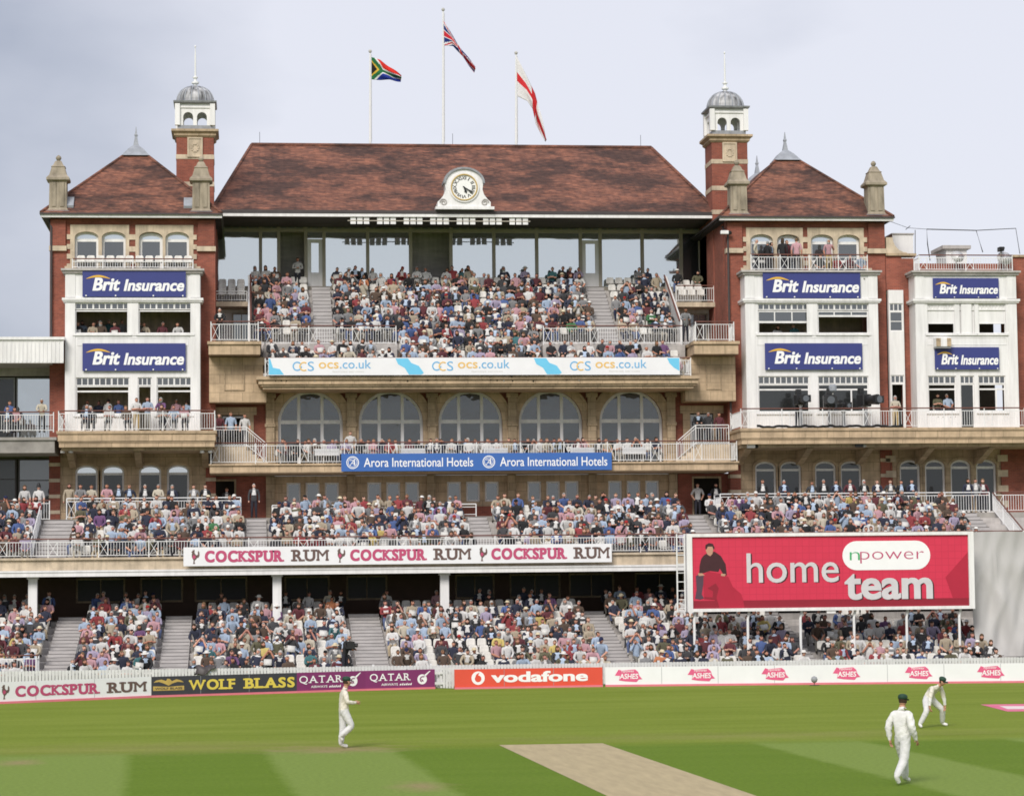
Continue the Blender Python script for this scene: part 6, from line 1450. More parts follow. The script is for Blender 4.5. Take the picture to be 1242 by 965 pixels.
def place(tmpl, st, pos, yaw, scale, name=None, label=None, group=None, lone=True):
    (V, F, lab), hc, R = tmpl; sit = any(tmpl is t_ for t_ in SEAT_T); Rz = rot(yaw) @ (rot(0, .10*math.sin(pos[0]*91.7+pos[2]*7), .13*math.sin(pos[0]*57.3+pos[1]*31)) if sit else np.eye(3))
    W_ = (V*scale)@Rz.T
    q = int(abs(pos[0])*911+abs(pos[1])*577+pos[2]*131) % 100; ex = []
    if q < 17 and not st['hat']: ex.append((((HAIRDO[0]@R.T+hc)*scale)@Rz.T, HAIRDO[1], HAIRDO[2]))
    if any(tmpl is t_ for t_ in SEAT_T) and 90 < q: ex.append(((PAPER[0]*scale)@Rz.T, PAPER[1], PAPER[2]))
    if ex: W_, F, lab = join([(W_, F, lab)]+ex)
    if not lone:
        parts = [(W_+np.array(pos), F, lab)]
        if st['hat']:
            hv, hf, hl = HATS[st['hat'][1]]; parts.append((((hv@R.T+hc)*scale)@Rz.T+np.array(pos), hf, hl))
        return join(parts)
    me = bpy.data.meshes.new('person'); me.from_pydata(W_.tolist(), [], F); me.update(); colour(me, st['c'][lab], F); o = bpy.data.objects.new(name or 'person', me); COL.objects.link(o); o.location = pos
    me.polygons.foreach_set('use_smooth', [True]*len(F)); me.materials.append(MATS['cloth']); tag(o, label, 'person', group)
    if st['hat']:
        hv, hf, hl = HATS[st['hat'][1]]; m2 = bpy.data.meshes.new(st['hat'][1]); m2.from_pydata((((hv@R.T+hc)*scale)@Rz.T).tolist(), [], hf); colour(m2, st['c'][hl], hf); m2.materials.append(MATS['cloth'])
        h = bpy.data.objects.new(st['hat'][1], m2); COL.objects.link(h); h.parent = o
    return o
def colour(me, fc, F):
    a = me.color_attributes.new('Col', 'FLOAT_COLOR', 'CORNER'); n = np.array([len(f) for f in F]); arr = np.ones((n.sum(), 4), dtype=np.float32); arr[:, :3] = np.repeat(fc, n, 0); a.data.foreach_set('color', arr.ravel())
class Mass:
    def __init__(s): s.V, s.F, s.C, s.n = [], [], [], 0
    def add(s, g, fc): v, f, l = g; s.V.append(v); s.F += [tuple(i+s.n for i in q) for q in f]; s.C.append(fc[l] if fc is not None else None); s.n += len(v)
    def build(s, name, mat, **tg):
        me = bpy.data.meshes.new(name); me.from_pydata(np.vstack(s.V).tolist(), [], s.F); me.update()
        if s.C[0] is not None: colour(me, np.vstack(s.C), s.F)
        me.polygons.foreach_set('use_smooth', [True]*len(s.F)); me.materials.append(MATS[mat]); o = bpy.data.objects.new(name, me); COL.objects.link(o); return tag(o, **tg)

# ------------------------------------------------------------ seats
def seat_geo():
    m = MB(); n = 7
    def shell(rows, th):
        vs = []; w_ = len(rows[0])
        for r in rows: vs += r
        k = len(vs); vs2 = [(x, y+th[0], z+th[1]) for x, y, z in vs]; fs = []
        for j in range(len(rows)-1):
            for i in range(w_-1): a = j*w_+i; fs.append((a, a+1, a+w_+1, a+w_)); fs.append((a+k, a+w_+k, a+w_+1+k, a+1+k))
        e = list(range(w_))+[w_*(j+1)-1 for j in range(1, len(rows))]+[w_*(len(rows)-1)+i for i in range(w_-2, -1, -1)]+[w_*j for j in range(len(rows)-2, 0, -1)]
        for i in range(len(e)): a, b = e[i], e[(i+1) % len(e)]; fs.append((a, a+k, b+k, b))
        m.add(vs+vs2, fs)
    X_ = lambda hw: [hw*(-1+2*i/(n-1)) for i in range(n)]
    shell([[(x, y, z+.035*(x/.21)**2) for x in X_(.205)] for y, z in ((-.22, .43), (-.16, .445), (.0, .425), (.14, .425))], (0, -.02))
    rows = []
    for z, y, hw in ((.44, .16, .20), (.55, .19, .21), (.68, .205, .205), (.77, .215, .185), (.81, .22, .13)): rows.append([(x, y-.045*(x/.21)**2, z) for x in X_(hw)])
    shell(rows, (.018, 0)); m.tube([(0, .10, .41), (0, .16, .05)], .03, 5)
    return np.array(m.V), m.F, np.zeros(len(m.F), int)
ST = seat_geo(); seat_me = bpy.data.meshes.new('stand_seat'); seat_me.from_pydata(ST[0].tolist(), [], ST[1]); seat_me.polygons.foreach_set('use_smooth', [True]*len(ST[1])); seat_me.materials.append(MATS['seat_plastic'])

# ------------------------------------------------------------ who sits where: blocks of rows between the aisles
ORD = ['first', 'second', 'third', 'fourth', 'fifth', 'sixth', 'seventh', 'eighth', 'ninth', 'tenth', 'eleventh', 'twelfth', 'thirteenth', 'fourteenth', 'fifteenth', 'sixteenth', 'seventeenth', 'eighteenth', 'nineteenth', 'twentieth']
def ordw(i):
    if i < 20: return ORD[i]
    t_, u_ = divmod(i+1, 10); return {2: 'twenty', 3: 'thirty', 4: 'forty'}[t_]+('-'+ORD[u_-1] if u_ else '') if u_ else {2: 'twentieth', 3: 'thirtieth', 4: 'fortieth'}[t_]
PITCH_X = .49
SEATS = []      # (x, y, z, block phrase, row, index, occupancy)
def block(phrase, x0, x1, rows, y0, dy, z0, dz, occ):
    n = int((x1-x0)/PITCH_X); off = (x1-x0-n*PITCH_X)/2
    for k in rows:
        for i in range(n): SEATS.append((x0+off+PITCH_X*(i+.5), y0+dy*k, z0+dz*k, phrase, k, i, occ(k, i, n) if callable(occ) else occ))
gB = [-25.0]+[q for a, b in AG for q in (a, b)]
gphr = ['far left ground block', 'block above left rum board', 'block above black wine board', 'block above red phone board', 'left block under the screen', 'right block under the screen']
for b in range(6):
    x0, x1 = gB[2*b]+.03, gB[2*b+1]-.03
    rows = range(0, 11)
    if b == 5: x1 = min(x1, gx(1226, 795, -21.5))
    def oc(k, i, n, b=b):
        if b == 2: return .73-(.28 if (k in (0, 2, 4) and i > 4) else 0) - (.3 if k > 8 else 0)
        if b == 3: return .79-(.45 if (k < 5 and i < 9) else 0) - (.40 if k > 8 else 0)
        if b == 1: return .80
        if b == 5: return .82 if k > 3 else .74
        return .82
    block(gphr[b], x0, x1, rows, G_Y0, G_DY, -.05, G_DZ, oc)
bB = [-24.5]+[q for a, b in AB for q in (a, b)]
bphr = ['far left of first balcony', 'balcony block below left tower', 'balcony block behind left rooster', 'balcony block behind rum lettering', 'balcony block above the screen']
for b in range(5):
    block(bphr[b], bB[2*b]+.03, bB[2*b+1]-.03, range(B_N), B_Y0, B_DY, B_Z0, B_DZ, .94)
UL0, UR1_ = ULx+.05, URx-.05
def uo(k, i, n): return .94 if k < 10 else .90
block('left front rows of upper deck', UX0+.5, cu0-.05, (0, 1, 2), U_Y0+.02, U_DY, U_Z0, U_DZ, .84)
block('right front rows of upper deck', cu1+.05, UX1-.5, (0, 1, 2), U_Y0+.02, U_DY, U_Z0, U_DZ, .62)
block('upper deck centre', cu0+.05, cu1-.05, range(0, 5), U_Y0+.02, U_DY, U_Z0, U_DZ, .93)
for nm, x0, x1, oc in (('upper deck left corner', UL0, AU[0][0]-.05, lambda k, i, n: .95 if k < 11 else .55), ('upper deck centre', AU[0][1]+.05, AU[1][0]-.05, lambda k, i, n: (.90 if i > 8 or k < 8 else .8) if k < 11 else .72), ('upper deck right corner', AU[1][1]+.05, UR1_, lambda k, i, n: .88 if k < 10 else .5)):
    block(nm, x0, x1, range(k0, U_N), U_Y0+.02, U_DY, U_Z0, U_DZ, oc)
for a, b, nm in ((PX0+.15, ULx-.2, 'gallery beside left tower'), (URx+.2, PX1-.3, 'gallery beside right tower')):
    block(nm, a, b, (0, 1), 5.3, .75, 19.2, .35, 0)
    block(nm, a, b, (2,), 5.5, .75, 19.2, .35, .35)
block('top balcony of left tower', gx(92, 320, .4), gx(234, 320, .4), (0,), .45, .5, 20.3, .1, 0)
rng = np.random.default_rng(5); occd, empt = [], []
for s_ in SEATS: (occd if rng.random() < s_[6] else empt).append(s_)
# hidden by the screen, the tarpaulin or the ground behind the boards: nothing of them shows, so they are left out
def seen(x, y, z):
    q = CROT.transposed() @ (Vector((x, y, z))-CAM); u, v = 621+FPX*q.x/-q.z, 482.5-FPX*q.y/-q.z
    if u < -60 or u > 1300: return False
    if y > -18 and 836 < u < 1178 and 650 < v < 737: return False
    if y > -16.5 and u > 1184 and 652 < v < 800: return False
    return True
occd = [s for s in occd if seen(s[0], s[1], s[2]+1.2)]; empt = [s for s in empt if seen(s[0], s[1], s[2]+.75)]
occd.sort(key=lambda s: s[1]); empt.sort(key=lambda s: s[1])
N_LONE = 180
crowd = Mass(); under = Mass(); used = set(); nlab = 0
def floor_z(s): return s[2]
for i, s in enumerate(occd):
    x, y, z, ph, k, j, _ = s; r = np.random.default_rng(1000+i); st = style(r); t_ = SEAT_T[r.choice(10, p=[.2, .15, .12, .05, .12, .13, .03, .1, .05, .05])]
    sc = .97+.13*r.random(); pos = (x+.09*(r.random()-.5), y-.03+.08*r.random(), z-.03); yaw = (.5 if r.random() < .8 else 1.3)*(r.random()-.5)-.05
    if i < N_LONE:
        hat = '' if not st['hat'] else ' and %s %s' % st['hat']
        lab = 'person in %s %s%s, %s seat of %s row, %s' % (st['s'], st['garment'], hat, ordw(j), ordw(k), ph)
        if len(lab.split()) > 16: lab = 'person in %s and %s, %s seat of %s row, %s' % (st['s'], st['hat'][1], ordw(j), ordw(k), ph)
        place(t_, st, pos, yaw, sc, 'person', lab, 'spectators seated in the stands')
    else: crowd.add(place(t_, st, pos, yaw, sc, lone=False), st['c'])
    under.add((ST[0]+np.array((x, y, z)), ST[1], ST[2]), None)
for i, s in enumerate(empt):
    x, y, z, ph, k, j, _ = s
    if i < 296:
        o = bpy.data.objects.new('stadium_chair', seat_me); COL.objects.link(o); o.location = (x, y, z)
        tag(o, 'empty white plastic chair, %s place of %s row, %s' % (ordw(j), ordw(k), ph), 'chair', 'empty white chairs in the stands')
    else:
        if i == 296: rest = Mass()
        rest.add((ST[0]+np.array((x, y, z)), ST[1], ST[2]), None)
if len(empt) > 296: rest.build('empty_seats', 'seat_plastic', label='remaining empty white seats high in the upper deck', cat='seats', kind='stuff')
print('SEATS', len(occd), len(empt))

# people standing or sitting singly where the photograph shows them: (u, v of head centre, depth y, floor z, pose, colour, garment, trousers, label)
TAN, DK, GREY_, JEAN, WHT = (.42, .30, .13), (.03, .03, .04), (.2, .2, .2), (.10, .13, .22), (.6, .58, .55)
def solo(u, v, y, fz, pose, shirt, garment, label, tr=DK, hat=None, yaw=0, seat=False, seed=0):
    r = np.random.default_rng(seed+int(u*7+v)); st = style(r, shirt, garment, hat, tr); t_ = SEAT_T[pose] if seat else STAND_T[pose]
    if seat: under.add((ST[0]+np.array((gx(u, v, y), y, fz)), ST[1], ST[2]), None)
    return place(t_, st, (gx(u, v, y), y, fz), yaw, .97+.06*r.random(), 'person', label, None)
LB = 'left tower balcony'
solo(103, 480, -1.55, 12, 0, 'navy', 'jacket', 'person in navy jacket seated at the left end of the left tower balcony', seat=True)
solo(112, 481, -1.35, 12, 5, 'dark grey', 'jacket', 'second person from the left seated on the left tower balcony, grey jacket', seat=True)
solo(131, 490, -1.7, 12, 1, 'white', 'shirt', 'person in white shirt seated behind the left tower balcony rail', seat=True)
solo(156, 494, -1.4, 12, 4, 'brown', 'jumper', 'person in brown jumper seated beside the standing pair on the left balcony', seat=True)
solo(165.5, 474, -1.2, 12, 'sfold', 'white', 'shirt', 'person in white shirt and tan trousers standing with folded arms, left balcony', TAN, yaw=.3)
solo(179, 478, -1.1, 12, 'sfold', 'pale blue', 'shirt', 'person in pale blue shirt and grey trousers standing in the bay doorway', (.3, .29, .27))
solo(197, 480, -.9, 12, 'rail', 'purple', 'shirt', 'person in dark purple shirt leaning over, right of the bay doorway', yaw=-.4)
solo(198, 495, -1.7, 12, 1, 'grey', 'shirt', 'person in grey shirt seated below the leaning purple figure, left balcony', seat=True)
solo(211, 497, -1.75, 12, 2, 'pale blue', 'shirt', 'person in pale blue shirt bending forward at the left balcony rail', seat=True)
solo(225, 491, -1.5, 12, 7, 'pink', 'shirt', 'person in pink shirt seated at the right end of the left balcony', seat=True)
solo(131, 475, .9, 12.05, 'side', 'white', 'shirt', 'person in white shirt with back turned inside the left bay window', yaw=2.4)
solo(144, 474, .9, 12.05, 'side', 'blue', 'shirt', 'person in blue shirt facing out inside the left bay window')
solo(106, 480, 1.3, 12.05, 'drink', 'white', 'shirt', 'dim person in white shirt behind the left bay window frame')
solo(120, 481, 1.5, 12.05, 'pocket', 'navy', 'shirt', 'dim person in navy shirt deep inside the left bay room')
solo(214, 480, 1.1, 12.05, 'side', 'pink', 'shirt', 'dim person in pink shirt inside the right pane of the left bay')
solo(226, 478, .9, 12.05, 'side', 'pale blue', 'shirt', 'person in pale blue shirt with back turned at the left bay right pane', yaw=2.8)
for i, (u, c, y) in enumerate(((96, 'black', .8), (110, 'beige', .8), (125, 'brown', .8), (141, 'maroon', .8), (172, 'black', .8), (178, 'beige', .75), (195, 'maroon', .8), (218, 'white', .7))):
    solo(u, 392, y, gz(u, 392, y)-1.24, [0, 1, 5, 4, 7, 0, 5, 2][i], c, 'jumper', 'person in %s %s' % (c, ['at the left end of the left tower upper window', 'second from left in the left tower upper window', 'third from left in the left tower upper window', 'before the pillar in the left tower upper window', 'just right of the pillar, left tower upper window', 'leaning at the sill right of the pillar, left tower', 'in the middle of the right upper window, left tower', 'resting arms on the right upper sill, left tower'][i]), seat=True)
for i, (u, c) in enumerate(((100, 'pale blue'), (119, 'grey'), (132, 'teal'), (148, 'grey'))):
    solo(u, 383, 2.2, 16.25, 'side', c, 'shirt', 'dim person in %s behind the sitters in the left tower window%s' % (c, ('', ' near its left end', '', ' near the pillar')[i]))
# right tower, top balcony
T_ = 20.32
solo(917, 298, .45, T_, 'pocket', 'cream', 'jacket', 'person in cream jacket at the left corner of the crowded top balcony', yaw=1.2)
solo(931, 303, .6, T_-.1, 'side', 'black', 'jacket', 'person in black jacket next to the cream jacket, top balcony', yaw=2.2)
solo(935, 300, .9, T_-.1, 'side', 'navy', 'jacket', 'person in navy jacket half hidden behind a black jacket, top balcony', yaw=1.0)
solo(949, 296, .45, T_, 'side', 'black', 'jacket', 'tall person in black jacket before the balcony door of the right tower', yaw=2.6)
solo(954, 294, .95, T_, 'drink', 'maroon', 'shirt', 'dim person in maroon shirt in the top balcony doorway', yaw=.4)
solo(966, 296, .4, T_, 'side', 'pink', 'shirt', 'person in pink shirt with back turned on the top balcony', yaw=2.9)
solo(1005, 298, .4, T_, 'drink', 'pink', 'shirt', 'person in pink shirt facing out with a drink, tan trousers, top balcony', TAN)
for u, c, l in ((992, 'dark grey', 'person in dark grey crouching left of the pink drinker, top balcony'), (1018, 'red', 'bald person in red seated right of the pink drinker, top balcony'), (1029, 'maroon', 'person in maroon seated second from the right end, top balcony'), (1042, 'pale blue', 'person in pale blue seated at the right end of the top balcony')):
    solo(u, 311, .45, gz(u, 311, .45)-1.24, 0, c, 'shirt', l, seat=True)
# right tower lower balcony
solo(967, 482, -.9, 12, 'rail', 'black', 'jumper', 'camera operator in black behind the leftmost television camera', yaw=.2)
solo(1085.5, 477, -1.0, 12, 'sfold', 'cream', 'shirt', 'person in cream shirt with folded arms before the narrow white doorway', TAN)
solo(1137, 484, .5, 12.6, 1, 'olive', 'shirt', 'person in olive shirt looking out of the annexe window, left of two', seat=True)
solo(1152.5, 484, .5, 12.6, 0, 'pale blue', 'shirt', 'person in pale blue shirt looking out of the annexe window, right of two', seat=True)
solo(940, 396, .8, gz(940, 396, .8)-1.24, 2, 'white', 'shirt', 'person in white bowed at the sash window of the right tower', seat=True)
solo(966, 394, .8, gz(966, 394, .8)-1.24, 4, 'teal', 'shirt', 'person in teal at the sash window of the right tower', seat=True)
# upper deck sides and glazed rooms
solo(266.5, 378, -.1, GZ, 'rail', 'black', 'jacket', 'person in black jacket leaning on the small side balcony by the left tower')
solo(831, 384, -.1, GZ, 'rail', 'grey', 'jumper', 'person in grey jumper leaning on the small side balcony by the right tower')
solo(361, 317, 8.6, UZ_T+.1, 'sfold', 'white', 'shirt', 'person in white shirt with folded arms at the open upper pane')
solo(458, 303, 9.8, UZ_T+.1, 'side', 'pale blue', 'shirt', 'dim person in pale blue in the open upper room, left of two')
solo(477, 303, 9.8, UZ_T+.1, 'pocket', 'pink', 'shirt', 'dim person in pink in the open upper room, right of two')
for u, c in ((401, 'white'), (417, 'black'), (452, 'pale blue'), (499, 'navy'), (554, 'navy'), (568, 'brown'), (588, 'beige'), (605, 'black'), (633, 'grey'), (645, 'dark grey'), (655, 'navy'), (664, 'navy'), (676, 'blue'), (686, 'pale blue'), (740, 'navy'), (763, 'black'), (775, 'maroon')):
    pass
# arcade landings and balcony
for u, v, y, c, g_, l in ((266, 506, .9, 'maroon', 'jumper', 'person in maroon at the left doorway of the arcade landing'), (280, 507, .8, 'pale blue', 'shirt', 'person in pale blue in the middle of the left arcade landing'), (297, 508, .9, 'white', 'shirt', 'person in white at the stair head of the left arcade landing'),
                        (846, 503, .8, 'black', 'jacket', 'person in black leaning on the rail of the right arcade landing'), (859, 505, 1.0, 'dark grey', 'jumper', 'person in dark grey between two others, right arcade landing'), (872, 504, .9, 'maroon', 'jumper', 'person in maroon at the tower end of the right arcade landing')):
    solo(u, v, y, AZ+.95-.9*0, 'rail' if c == 'black' else 'side', c, g_, l)
solo(425, 524, .7, AZ, 'pocket', 'white', 'shirt', 'person in white shirt standing before the pillar left of the second arch', DK)
r = np.random.default_rng(77); k_ = 0; AW = ['first arch', 'second arch', 'third arch', 'fourth arch', 'fifth arch']
cnt = {}
for u in (339, 347, 358, 367, 376, 385, 394, 400, 408, 417, 436, 443, 452, 461, 466, 474, 483, 494, 508, 519, 530, 538, 546, 556, 563, 571, 579, 588, 596, 604, 614, 626, 637, 647, 656, 664, 671, 680, 691, 700, 711, 724, 739, 752, 763, 772, 785, 797):
    y = [-.35, .5, .0, .9, -.1][k_ % 5]; k_ += 1; st = style(r, hat=None); x = gx(u, 540, y); ai = min(range(5), key=lambda q: abs(BAYC[q]-x)); n_ = cnt.get(ai, 0); cnt[ai] = n_+1
    place(SEAT_T[r.integers(0, 8)], st, (x, y, AZ-.02), .5*(r.random()-.5), 1.0, 'person', 'diner in %s %s, %s from the left below the %s' % (st['s'], st['garment'], ordw(n_), AW[ai]), 'diners seated along the arcade balcony')
    under.add((ST[0]+np.array((x, y, AZ)), ST[1], ST[2]), None)
# standing along the back of the first balcony
zw_ = zw
k_ = 0
for u, v, y, c, g_, p_, l in ((84, 592, -3.6, 'beige', 'jumper', 'side', 'person in beige standing at the brick pier below the left tower'), (98, 592, -3.9, 'grey', 'shirt', 'rail', 'person in grey second from the left behind the seats below the left tower'), (111, 593, -3.8, 'cream', 'shirt', 'sfold', 'person in cream third from the left behind the seats below the left tower'), (130, 595, -3.9, 'pink', 'shirt', 'rail', 'person in pink leaning on the railing below the left tower'),
                            (144, 590, -3.5, 'dark grey', 'jacket', 'side', 'person in dark grey suit below the second arched window, left tower'), (157, 589, -3.4, 'navy', 'jacket', 'pocket', 'person in navy suit left of the dark doorway, left tower'), (176, 589, -3.4, 'black', 'jacket', 'side', 'person in black suit in the dark doorway below the left tower'), (192, 586, -3.8, 'cream', 'polo shirt', 'sfold', 'person in cream polo shirt and folded arms below the left tower'),
                            (209, 588, -3.5, 'navy', 'jacket', 'side', 'person in navy suit below the fourth arched window, left tower'), (235, 588, -3.6, 'grey', 'jacket', 'pocket', 'person in grey suit near the right pier below the left tower'), (249, 587, -3.7, 'black', 'jacket', 'side', 'person in black suit and tie at the right pier below the left tower'),
                            (308, 602, -3.4, 'dark grey', 'jacket', 'side', 'person in dark grey coat alone beside the dark left doorway'), (275, 592, 1.0, 'black', 'jacket', 'side', 'dim person in black inside the dark left doorway'),
                            (846, 590, .6, 'white', 'shirt', 'pocket', 'person in white shirt and dark trousers in the dark right doorway'), (868, 592, .3, 'black', 'jacket', 'side', 'dim person in black inside the dark right doorway')):
    solo(u, v, y, zw_, p_, c, g_, l)
sw = ['left of the brown door', 'at the first white window', 'between two windows', 'below the second window', 'near the door post', 'right of the glazed door', 'below the third window', 'at the brick pier', 'left of the annexe windows', 'below the annexe left window', 'between annexe windows', 'right of the annexe window']
for i, u in enumerate((925, 951, 985, 999, 1014, 1031, 1048, 1064, 1080, 1093, 1106, 1192)):
    y = -3.5 if i % 2 else -3.2; solo(u, 596, y, zw_-.22*(i % 3 == 0)*0, ['side', 'sfold', 'pocket'][i % 3], ['black', 'navy', 'dark grey', 'black', 'navy', 'maroon'][i % 6], 'jacket', 'person in dark suit at the rail under the right balcony, %s from the left' % ordw(i))
solo(1174, 590, -4.1, zw_, 'side', 'navy', 'jacket', 'person in navy jacket at the stair head right of the balcony seats'); solo(1183, 589, -3.9, zw_, 'pocket', 'grey', 'jacket', 'person in grey jacket by the stair head right of the balcony seats')
# far left stand: two police officers and guests
def police(u, v, helmet, label):
    o = solo(u, v, -1.9, zw_, 'side', 'white', 'shirt', label, DK)
    if helmet:
        hc = STAND_T['side'][1]; m = MB().lathe(0, 0, [(.125, .0), (.118, .02), (.10, .05), (.092, .12), (.065, .19), (.02, .225)], 12, sy=1.15); m.box(-.02, .02, -.118, -.10, .07, .12)
        h = MB(); h.V = [tuple(np.array(q)+hc+np.array([0, .01, .045])+np.array(o.location)) for q in m.V]; h.F = m.F; h.build('helmet', 'black_plastic', o)
    vest = MB()
    return o
police(30, 591, False, 'police officer without helmet in white shirt at the far left rail'); police(47, 590, True, 'police officer in dark helmet and white shirt at the far left rail')
solo(12, 476, 1.0, 11.95, 'side', 'blue', 'shirt', 'person in blue shirt standing in the far left stand doorway'); solo(9, 496, -1.5, 11.95, 0, 'navy', 'jacket', 'person in navy jacket seated at the far left stand rail', seat=True); solo(21, 496, -1.4, 11.95, 5, 'pink', 'shirt', 'person in pink shirt seated at the far left stand rail', seat=True); solo(51, 495, -1.6, 11.95, 'rail', 'cream', 'jumper', 'person in cream jumper leaning on the far left stand rail')
# figures at the front of the ground level
o = solo(418, 782, -21.9, 0.5, 'rail', 'black', 'jacket', 'cameraman in black standing at the front beside the aisle', yaw=.9)
MB().box(o.location.x+.08, o.location.x+.40, -22.45, -22.15, 1.65, 1.95).tube([(o.location.x+.36, -22.3, 1.8), (o.location.x+.52, -22.35, 1.79)], .09, 10).build('shoulder_camera', 'black_plastic', label='black shoulder camera held by the cameraman beside the aisle', cat='camera')
under.build('occupied_seats', 'seat_plastic', label='white plastic seats beneath the seated people in all the stands', cat='seats', kind='stuff')
crowd.build('crowd', 'cloth', label='seated crowd filling the higher rows of all the stands', cat='crowd', kind='stuff')

# ------------------------------------------------------------ three fielders in white
def fielder(label, u, v, yaw, J, B, head, colours, cap=(.012, .045, .028), hands=(), belt=None, scale=1.0, lift=0):
    g = ground_at(u, v); V, F, lab = skin_mesh({k: v_ for k, v_ in J.items()}, B, 'pel', 3)
    # cloth: soft folds
    nrm = V-np.array(J['wst'][0]); f = .0055*np.sin(V[:, 2]*42+V[:, 0]*25+3*np.sin(V[:, 1]*20))+.003*np.sin(V[:, 2]*85-V[:, 1]*40+V[:, 0]*31); f = f*np.isin(np.arange(len(V)), np.unique(np.concatenate([np.array(q) for q, l_ in zip(F, lab) if l_ in (SH, TR, ARM)])))
    V = V+f[:, None]*(nrm/np.linalg.norm(nrm, axis=1)[:, None])
    hv, hf, hl = head_mesh(20, 16); hc, hy, hp = head; R = rot(hy, hp); parts = [(V, F, lab), (hv@R.T+np.array(hc), hf, hl)]
    V, F, lab = join(parts)
    for (bx_, bz0, bz1) in ([belt] if belt else []):
        C = np.array([V[list(q)].mean(0) for q in F]); lab = lab.copy(); lab[(C[:, 2] > bz0) & (C[:, 2] < bz1) & ((lab == SH) | (lab == TR)) & (np.abs(C[:, 0]) < .26)] = BELT
    st = dict(c=colours, hat=None); o = place(((V, F, lab), np.zeros(3), np.eye(3)), st, (g.x, g.y, lift), yaw, scale, 'person', label, 'fielders on the field')
    o.data.materials[0] = MATS['flannel']
    m = MB(); m.lathe(0, .01, [(.086, .035), (.094, .06), (.098, .085), (.088, .118), (.055, .142), (.01, .150)], 16, sy=1.15)
    n = 9; a = [(.085*math.sin(R_(q)), -.10-.02*math.cos(R_(q)) , .045) for q in np.linspace(-75, 75, n)]; b = [(.080*math.sin(R_(q)), -.105-.085*math.cos(R_(q)), .026) for q in np.linspace(-75, 75, n)]
    for i in range(n-1): m.hexa([a[i], a[i+1], b[i+1], b[i]], [tuple(np.array(t)+[0, 0, .010]) for t in (a[i], a[i+1], b[i+1], b[i])])
    cv = np.array(m.V)@R.T+np.array(hc); cv = (cv*scale)@rot(yaw).T+np.array(o.location); h = MB(); h.V = [tuple(q) for q in cv]; h.F = m.F; h.build('cap', 'green_cap', o, smooth=True)
    return o
WC = np.zeros((13, 3)); WC[SK] = WC[FACE] = (.50, .27, .18); WC[SH] = WC[ARM] = WC[FRONT] = (.74, .73, .71); WC[TR] = (.64, .635, .63); WC[SHOE] = (.72, .71, .70); WC[HAIR] = WC[TOPH] = (.05, .03, .02); WC[EYE] = (.03, .02, .02); WC[LIP] = (.40, .17, .14); WC[BELT] = (.60, .57, .50)
def fingers(J, B, wn, d, side, curl):
    """hand: palm and five fingers of unequal length, bent; d: direction of the hand, side: across the palm, curl: towards the palm"""
    w_ = np.array(J[wn][0]); d, side, curl = [np.array(q, float)/np.linalg.norm(q) for q in (d, side, curl)]
    pm = w_+d*.075; J[wn+'p'] = (pm, .030, .022); B.append((wn, wn+'p', SK))
    for i, (off, ln) in enumerate(((-.030, .062), (-.010, .078), (.010, .074), (.028, .056))):
        k0_, k1, k2 = pm+side*off+d*.022, pm+side*off*1.15+d*(.03+ln*.55)+curl*ln*.16, pm+side*off*1.2+d*(.03+ln*.78)+curl*ln*.55
        for q, p_, r_ in (('a', k0_, .0105), ('b', k1, .0095), ('c', k2, .008)): J[f'{wn}f{i}{q}'] = (p_, r_)
        B += [(wn+'p', f'{wn}f{i}a', SK), (f'{wn}f{i}a', f'{wn}f{i}b', SK), (f'{wn}f{i}b', f'{wn}f{i}c', SK)]
    t0, t1 = w_+d*.03-side*.034+curl*.008, w_+d*.075-side*.055+curl*.025
    J[wn+'t0'] = (t0, .013); J[wn+'t1'] = (t1, .010); B += [(wn, wn+'t0', SK), (wn+'t0', wn+'t1', SK)]
def A(*q): return np.array(q, float)
# 1: walking away, seen from behind (figure faces -Y before it is turned)
J = {'pel': (A(0, 0, .98), .165, .135), 'wst': (A(0, -.01, 1.10), .185, .15), 'ch': (A(0, -.02, 1.36), .185, .14), 'nk0': (A(0, -.02, 1.485), .10), 'nk': (A(0, -.04, 1.545), .068), 'hd': (A(0, -.05, 1.62), .066)}
B = [('pel', 'wst', SH), ('wst', 'ch', SH), ('ch', 'nk0', SH), ('nk0', 'nk', SK), ('nk', 'hd', SK)]
for s, n, el, wr in ((-1, 'l', A(-.28, .05, 1.15), A(-.26, -.13, .91)), (1, 'r', A(.285, .07, 1.16), A(.27, .03, .905))):
    J['sh'+n] = (A(s*.185, -.01, 1.43), .098); J['el'+n] = (el, .078); J['cf'+n] = (el*.12+wr*.88, .056); J['wr'+n] = (wr, .030)
    B += [('ch', 'sh'+n, SH), ('sh'+n, 'el'+n, SH), ('el'+n, 'cf'+n, ARM), ('cf'+n, 'wr'+n, SK)]; fingers(J, B, 'wr'+n, wr-el, A(0, -1, 0)*1.0, A(-s, 0, 0))
for n, hip, kn, an, to in (('l', A(-.095, 0, .90), A(-.11, .10, .50), A(-.12, .40, .17), A(-.125, .30, .035)), ('r', A(.095, 0, .90), A(.10, -.20, .53), A(.10, -.24, .10), A(.115, -.42, .05))):
    J['hip'+n] = (hip, .125); J['kn'+n] = (kn, .098); J['cu'+n] = (kn*.15+an*.85, .082); J['an'+n] = (an, .052); J['to'+n] = (to, .045)
    B += [('pel', 'hip'+n, TR), ('hip'+n, 'kn'+n, TR), ('kn'+n, 'cu'+n, TR), ('cu'+n, 'an'+n, SHOE), ('an'+n, 'to'+n, SHOE)]
fielder('fielder in white and dark green cap walking away, seen from behind', 1095, 950.5, math.pi-.85, J, B, (A(0, -.065, 1.68), .15, .12), WC, scale=1.04)
